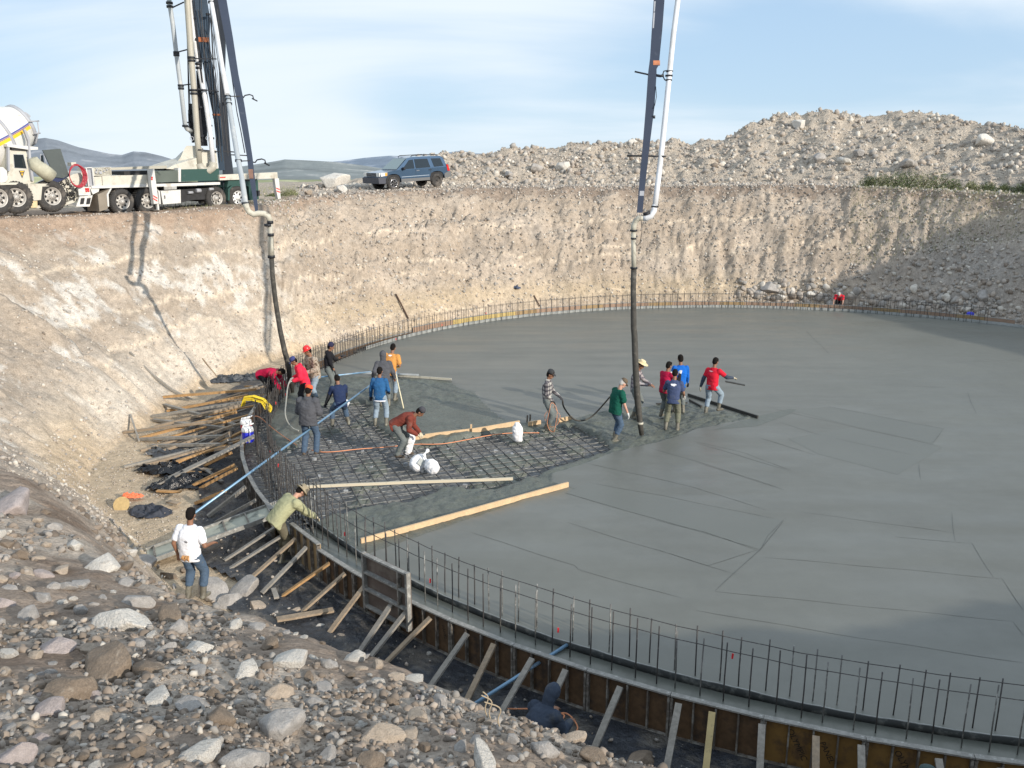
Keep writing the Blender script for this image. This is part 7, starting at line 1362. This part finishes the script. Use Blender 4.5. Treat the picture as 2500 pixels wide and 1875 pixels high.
    # poles
    M_bl = mat('pole_blue', (.17, .30, .44), .35, .3, dirt=((.50, .58, .64), 1.2, .52, .8)); M_al = mat('pole_aluminium', (.55, .62, .68), .3, .5, noise=(1, .1)); M_ty = mat('pole_pale_yellow', (.72, .66, .46), .5)
    def rod(a_, b_, r_, mt, lab, nm='pole'):
        a_ = Vector(a_); b_ = Vector(b_); g = MB(); g.tube([Vector(), (b_-a_)/2, b_-a_], r_, 10); o = g.build(nm, mt); o.location = a_; return tag(o, lab, 'pole')
    h = wp(PPL['orange'][0], (.0, .3, 1.0)); rod(atz(*z6(748, 1122), .25), atr(*z6(2082, 152), math.hypot(*atz(*z6(2082, 152), 1.0)[:2])), .027, M_bl, 'very long blue pole slanting from the white shirt man up to the grey hooded man')
    rod(atz(*z4(845, 520), .25), atz(*z4(1310, 470), .15), .028, M_bl, 'blue pole lying level behind the navy t-shirt man'); rod(atz(*z2(850, 1172), ZF+.3), atz(*z2(1455, 785), -.02), .028, M_bl, 'short blue pole leaning from the trench on the near form edge')
    t = atz(*z4(1605, 800), .0); rod(t, atr(*z4(1508, 372), math.hypot(*t[:2])+1.2), .018, M_ty, 'pale yellow handle of the concrete rake held by the tan orange shirt man', 'rake_handle')
    board('rake_head', Vector(t)+Vector((-.25, -.05, .02)), Vector(t)+Vector((.1, .1, .02)), .03, .10, M_gry, 'grey rake head on the fresh concrete behind the brown jacket man', 'rake', up=(0, 1, 0)) if False else None
    # hoses, cords
    def cord(pts, r_, mt, lab, cat, nm):
        P = [Vector(p) for p in pts]; 
        for _ in range(2):
            Q = [P[0]]
            for a_, b_ in zip(P, P[1:]): Q += [a_.lerp(b_, .25), a_.lerp(b_, .75)]
            P = Q+[P[-1]]
        o0 = P[0].copy(); g = MB(); g.tube([p-o0 for p in P], r_, 8); o = g.build(nm, mt); o.location = o0; return tag(o, lab, cat)
    M_oc = mat('orange_cord', (.72, .30, .15), .6); M_gh = mat('grey_hose', (.30, .30, .27), .6, noise=(8, .15))
    r, d = PPL['pinkhood']; h = wp(r, d['hl']); cord([h+Vector((0, 0, .1)), h+Vector((-.15, -.05, -.05)), atr(*z4(545, 760), 25.0), atr(*z4(535, 850), 24.2), atz(*z4(560, 930), .15), atz(*z4(610, 985), .05), atz(*z4(660, 1002), .03)], .022, M_gh, 'grey vibrator hose looping from the red-pink hoodie man down to the floor', 'hose', 'vibrator_hose')
    r, d = PPL['plaid']; hR = wp(r, d['hr']); hL = wp(r, d['hl']); cord([hL, hL+Vector((.1, .05, -.1)), atz(*z5(620, 590), .55), atz(*z5(690, 680), .10), atz(*z5(760, 685), .05), atz(*z5(820, 655), .08), atz(*z5(880, 590), .45), atz(*z5(940, 520), .85)], .024, M_hose, 'black vibrator hose sagging between the plaid shirt man and the straw hat man', 'hose', 'vibrator_hose')
    for k in range(3):
        c = hR+Vector((0, -.06, -.48)); pts = [c+Vector((math.cos(t)*(.13+.035*k)+.03*math.sin(3*t+k), .03*k+.04*math.sin(2*t), math.sin(t)*(.44-.07*k)+.02*math.cos(4*t))) for t in np.linspace(.2, 6.4, 12)]; cord(pts, .0065, [M_oc, M_gh, M_oc][k], ['outer orange loop', 'grey loop', 'inner orange loop'][k]+' of cable coiled in the hand of the plaid shirt man', 'cable', 'cable_loop')
    cord([atz(*z4(200, 890), .3), atz(*z4(240, 868), .55), atz(*z4(310, 872), .55), atz(*z4(400, 960), .25), atz(*z4(520, 1050), .05), atz(*z4(640, 1130), -.02)], .012, M_oc, 'orange extension cord running over the rebar toward the orange cap man', 'cord', 'extension_cord')
    cord([atz(*z4(775, 1175), -.04), atz(*z4(860, 1195), -.03), atz(*z4(1000, 1190), -.03), atz(*z4(1200, 1165), -.03), atz(*z4(1450, 1150), -.03), atz(*z4(1700, 1120), -.03), atz(*z4(1900, 1125), -.03), atz(*z4(2050, 1108), -.02), atz(*z5(200, 765), -.02), atz(*z5(460, 765), 0)], .012, M_oc, 'orange extension cord lying across the rebar grid to the plaid shirt man', 'cord', 'extension_cord')
    cord([atz(*z2(1050, 1180), ZF+.1), atz(*z2(1150, 1182), ZF+.1), atz(*z2(1280, 1178), ZF+.1), atz(*z2(1360, 1200), ZF+.08), atz(*z2(1430, 1215), ZF+.15), atz(*z2(1400, 1255), ZF+.1), atz(*z2(1370, 1215), ZF+.16), atz(*z2(1440, 1200), ZF+.1), atz(*z2(1510, 1290), ZF+.08), atz(*z2(1480, 1330), ZF+.08)], .011, M_oc, 'orange cord tangled on the black plastic by the crouching slate jacket man', 'cord', 'extension_cord')
    # yellow cord bundle over the rebar
    root = empty('cord_bundle', atz(*z4(270, 730), .75), 0, 'bright yellow coiled cord hanging on top of the rebar at the left', 'cord'); g = MB(); c = root.location
    for k in range(26):
        o = Vector((random.uniform(-.04, .04), random.uniform(-.08, .08), random.uniform(-.05, .05))); g.tube([Vector((-.36, 0, -.12))+o, Vector((-.30, 0, .06))+o, Vector((-.05, 0, .08))+o*1.2, Vector((.22, 0, 0))+o, Vector((.38, 0, -.24))+o*1.5, Vector((.34+o.y, 0, -.34))], .010, 5)
    g.build('yellow_strands', mat('yellow_cord', (.72, .55, .03), .5), root)
    # drink coolers on the form edge
    for (x, y), c, lab in ((z4(208, 1100), (.02, .03, .55), 'blue drinks cooler with white lid hanging on the rebar, nearer one'), (z4(195, 1030), (.50, .01, .03), 'red drinks cooler with white lid behind the blue one')):
        p = atz(x, y, .05); rt = empty('water_cooler', p, .5, lab, 'cooler'); g = MB(); g.lathe([(.01, .0), (.135, .0), (.145, .03), (.15, .29), (.14, .30)], n=24); g.build('jug', mat('cooler_'+('blue' if c[2] > .3 else 'red'), c, .35), rt)
        g = MB(); g.lathe([(.155, .29), (.16, .31), (.155, .37), (.13, .41), (.05, .42), (.003, .42)], n=24); g.build('lid', mat('cooler_white', (.80, .80, .80), .35), rt); g = MB(); g.tube([(-.15, 0, .33), (-.10, 0, .46), (.12, 0, .47), (.2, 0, .50)], .02, 8); g.build('handle', mat('cooler_white', (.8, .8, .8), .35), rt); g = MB(); g.box((.0, -.155, .05), (.04, .04, .04)); g.build('tap', mat('cooler_white', (.8, .8, .8), .35), rt)
    # white sacks
    M_sk = mat('woven_sack_white', (.82, .82, .84), .6, noise=(6, .04), bump=[(9, .8, .04), (60, .2, .004)]); M_tie = mat('sack_print_grey', (.35, .37, .36), .7)
    def sack(q, z, rings, label, rz, tilt, tie=True, patch=False):
        rt = empty('sack', atz(*q, z), rz, label, 'sack'); rt.rotation_euler = (tilt[0], tilt[1], rz); g = Blob(); g.loft([((0, 0, h), np.array((w, 0, 0)), np.array((0, d, 0))) for h, w, d in rings]); g.fuse('sack_body', M_sk, rt, vox=.014, smooth=10, wr=.013, seed=int(q[0]))
        if tie: g = Blob(); h = rings[-1][0]; g.cap((0, 0, h-.02), (.02, 0, h+.05), .03, .02).cap((.02, 0, h+.05), (.04, .01, h+.14), .02, .055); g.fuse('tied_neck', M_sk, rt, vox=.012, smooth=2, wr=.012)
        if patch: g = MB(); g.box((0, -.185, .22), (.14, .012, .16)); g.build('printed_patch', M_tie, rt)
    sack(z5(318, 825), -.06, [(0, .07, .06), (.03, .115, .10), (.15, .13, .12), (.30, .15, .13), (.42, .13, .11), (.50, .08, .07), (.54, .05, .05)], 'white sack standing on the rebar grid in front of the edge board', 0, (0, -.05), False)
    sack(z4(1635, 1215), -.06, [(0, .05, .05), (.05, .10, .09), (.25, .12, .11), (.42, .14, .12), (.55, .12, .10), (.60, .05, .05)], 'white sack being lifted by the man in the brown jacket', .1, (0, .22), False)
    sack(z4(1690, 1355), -.04, [(0, .06, .06), (.05, .16, .13), (.20, .20, .16), (.34, .17, .14), (.44, .08, .07), (.48, .035, .035)], 'white sack with tied neck lying on the rebar grid, left of the pair', .2, (-.5, .75), True, True)
    sack(z4(1905, 1375), -.02, [(0, .05, .05), (.05, .14, .12), (.18, .18, .15), (.32, .15, .13), (.40, .06, .05)], 'white sack with a puckered end, right one of the pair on the grid', -.3, (-.3, -.95), True)
    sack(z4(1080, 780), -.05, [(0, .05, .05), (.05, .08, .08), (.16, .09, .08), (.22, .05, .05)], 'small white bag beside the navy t-shirt man', 0, (.2, .4), False)
    # hat, orange rag and dark cloth on the sand
    p = ground_hit(*z6(272, 1085)); rt = empty('straw_hat', p+Vector((0, 0, .10)), 0, 'straw hat lying crown down on the sand by the dark cloth', 'hat'); rt.rotation_euler = (R(55), R(-15), .2); g = MB(); g.lathe([(.19, .02), (.185, .0), (.10, .0), (.095, -.05), (.085, -.10), (.03, -.115), (.003, -.115)], n=32); g.build('brim_and_crown', mat('hat_straw2', (.50, .36, .17), .85, noise=(20, .15)), rt); g = MB(); g.lathe([(.085, -.04), (.07, -.085), (.003, -.09)], n=24); g.build('lining', mat('hat_lining', (.36, .24, .10), .9), rt)
    def rag(q, sx, sy, sz, mt, lab, nm, rz=0, seed=3):
        p = ground_hit(*q); n = 44; U, V_ = np.meshgrid(np.linspace(-1, 1, n), np.linspace(-1, 1, n), indexing='ij'); edge = 1+.22*fbm(np.arctan2(V_, U)*1.4+seed, U*0, 3); m = np.hypot(U, V_) < edge*.98; Z = (np.abs(fbm(U*1.8+seed, V_*2.2, 4))*1.8+.12)*sz*np.clip(1.05-np.hypot(U, V_)**4, .1, 1); Vv = np.stack([U*sx, V_*sy, Z+.01], -1).reshape(-1, 3); idx = np.arange(n*n).reshape(n, n); Q = np.stack([idx[:-1, :-1], idx[1:, :-1], idx[1:, 1:], idx[:-1, 1:]], -1)[m[:-1, :-1]]; u, inv = np.unique(Q, return_inverse=True); o = link(nm, np_mesh(nm, Vv[u], inv.reshape(Q.shape), True), mt); o.location = p; o.rotation_euler = (0, 0, rz); tag(o, lab, nm.replace('_', ' ')); s = o.modifiers.new('t', 'SOLIDIFY'); s.thickness = .008; return o
    rag(z6(455, 1110), .55, .38, .16, mat('charcoal_cloth', (.045, .05, .065), .8, noise=(8, .2)), 'dark charcoal jacket spread on the sand beside the straw hat', 'jacket', -.5); o = rag(z6(345, 1028), .26, .12, .10, mat('orange_rag', (.92, .20, .09), .7), 'bright orange cloth lying over the end of the dark jacket', 'cloth', .1, 9); o.location.z += .08
    rag((1262, 706), .22, .15, .18, mat('denim_rag', (.08, .10, .15), .9, noise=(8, .2)), 'blue-grey garment snagged on the far wall above the rebar', 'garment', 0, 5)
    # blue jug by the far right form
    p = pol(phi_of(atz(2385, 765, 0)), 18.9, ZF+.5); rt = empty('water_cooler', p, 0, 'far-off blue cooler standing behind the rebar at the right edge', 'cooler'); g = MB(); g.lathe([(.01, 0), (.15, 0), (.17, .06), (.17, .34), (.13, .40), (.01, .42)], n=20); g.build('jug', mat('cooler_blue', (.02, .03, .55), .35), rt); g = MB(); g.box((0, -.165, .2), (.11, .03, .09)); g.build('jug_label', mat('cooler_white', (.8, .8, .8), .35), rt)
    # small debris on the trench sheet
    p = Vector(atz(*z2(610, 850), ZF+.06)); put_rock(p, .05, 2, 'small white stone on the black plastic below the first brace right of the upright panel', 'stone', name='stone')
    rd = random.Random(9)
    for k in range(14):
        a_ = rd.uniform(-172, -96); r_ = rd.uniform(RF+.4, RF+1.9); p = pol(a_, r_, ZF+.12); t_ = rd.uniform(0, 3.1); l_ = rd.uniform(.15, .55); d_ = Vector((math.cos(t_), math.sin(t_), rd.uniform(-.05, .05)))*l_
        board('offcut', p-d_, p+d_, rd.choice([.09, .14]), .04, [M_wood, M_woodg, M_wood2][k % 3], 'short timber offcut dropped on the dark trench floor among the braces', 'offcut', 'timber offcuts on the trench floor')
    rs9 = np.random.default_rng(77); n = 1500; ph9 = rs9.uniform(-180, -92, n); r9 = rs9.uniform(RF+.15, 20.8, n); x9 = CEN[0]+r9*np.cos(np.radians(ph9)); y9 = CEN[1]+r9*np.sin(np.radians(ph9)); z9 = np.where(r9 > 18.2, zbase(x9, y9), ZF)+.07
    scatter('trench_floor_crumbs', np.stack([x9, y9, z9], -1), .008+.05*rs9.random(n)**5, pcol(n, [4, 3, 2, 2, 3], rs9)*.9, M_st, 1, 55)
    # tumble of dry roots on the rim
    for k, (q, lab) in enumerate((((1150+40, 1728), 'dry pale root standing up on the rim, left of three'), ((1200, 1740), 'dry forked root on the rim, middle one'), ((1222, 1755), 'dry pale root on the rim, right of three'))):
        p = ground_hit(q[0], q[1]+25); s_ = .4
        if p: cord([p, p+Vector((-.03, 0, .10))*s_*2, p+Vector((.02, .02, .20))*s_*2, p+Vector((-.04-.05*k, 0, .27))*s_*2], .005, mat('dry_root', (.36, .29, .20), .9), lab, 'root', 'root')
    p = Vector(atz(*z4(900, 1150), -.1))
braces()
# scrub on the rims
def shrubs():
    M_lf = mat('scrub_leaf', (.11, .14, .055), .8, noise=(3, .35)); M_lf2 = mat('dry_scrub_leaf', (.22, .23, .12), .85, noise=(3, .3)); M_stm = mat('scrub_stem', (.12, .085, .055), .9)
    rs = np.random.default_rng(12)
    def shrub(p, R_, Hh, mt, n, label, cat='shrub', group=None):
        rt = empty('shrub', p, 0, label, cat, group); V = []; Fq = []
        for i in range(n):
            u = rs.normal(size=3); u /= np.linalg.norm(u); u[2] = abs(u[2]); rad = rs.random()**.45; lob = 1+.35*math.sin(3*math.atan2(u[1], u[0])+R_*9)*.6; c = np.array([u[0]*R_*rad*lob, u[1]*R_*rad*lob, u[2]*Hh*rad*(.8+.4*rs.random())]); a = rs.normal(size=3); a /= np.linalg.norm(a); b = np.cross(a, rs.normal(size=3)); b /= np.linalg.norm(b); s = .028+.03*rs.random(); k = len(V); V += [c-a*s*.4, c+b*s, c+a*s*.4, c-b*s*.6]; Fq.append((k, k+1, k+2, k+3))
        link('foliage', np_mesh('foliage', V, Fq), mt, rt); g = MB()
        for i in range(7): a = rs.uniform(0, 6.28); g.tube([(0, 0, 0), (math.cos(a)*R_*.3, math.sin(a)*R_*.3, Hh*.4), (math.cos(a)*R_*.6, math.sin(a)*R_*.6, Hh*.75)], [.018, .012, .005], 5)
        g.build('stem', M_stm, rt)
    L = [(708, 487, .55, .42, M_lf2, 'grey-green bush on the rim between the outrigger leg and the pale boulder'), (672, 488, .5, .22, M_lf, 'low green tuft by the outrigger leg')]
    for i, (x, w) in enumerate(((2120, .5), (2150, .6), (2185, .75), (2215, .8), (2250, .75), (2290, .8), (2325, .55), (2370, .4), (2410, .45), (2450, .4), (2490, .45))): L.append((x, 456+max(0, x-2250)*.09, w*1.1, w*1.25, M_lf if i not in (1, 4, 7) else M_lf2, 'green scrub bush on the far rim, %s from the left in the row' % ORD[i]))
    for x, y, w, h, mt, lab in L:
        p = atr(x, y+8, 55.5 if x > 1000 else 46.5); z = zg(p[0], p[1]); shrub((p[0], p[1], z-.05), w, h, mt, 1500, lab)
    # grass behind the truck and along the far rim
    n = 9000; xs = np.concatenate([rs.uniform(380, 730, n//3), rs.uniform(2080, 2520, 2*n//3)]); V = []; Fq = []
    rr = np.where(xs < 1000, rs.uniform(41, 60, n), rs.uniform(51, 54.5, n))
    for x, r in zip(xs, rr):
        d = ray(x, 470); t = r/math.hypot(d[0], d[1]); X, Y = d[0]*t, d[1]*t; V.append((X, Y))
    V = np.array(V); Z = zbase(V[:, 0], V[:, 1]); P = []; Fq = []
    for (X, Y), z in zip(V, Z):
        h = .05+.18*rs.random()**2; a = rs.uniform(0, 6.28); k = len(P); w = .012; dx, dy = math.cos(a)*w, math.sin(a)*w; P += [(X-dx, Y-dy, z-.02), (X+dx, Y+dy, z-.02), (X+rs.normal()*.04, Y+rs.normal()*.04, z+h)]; Fq.append((k, k+1, k+2))
    tag(link('grass', np_mesh('grass', P, Fq), M_lf2), kind='stuff')
shrubs()
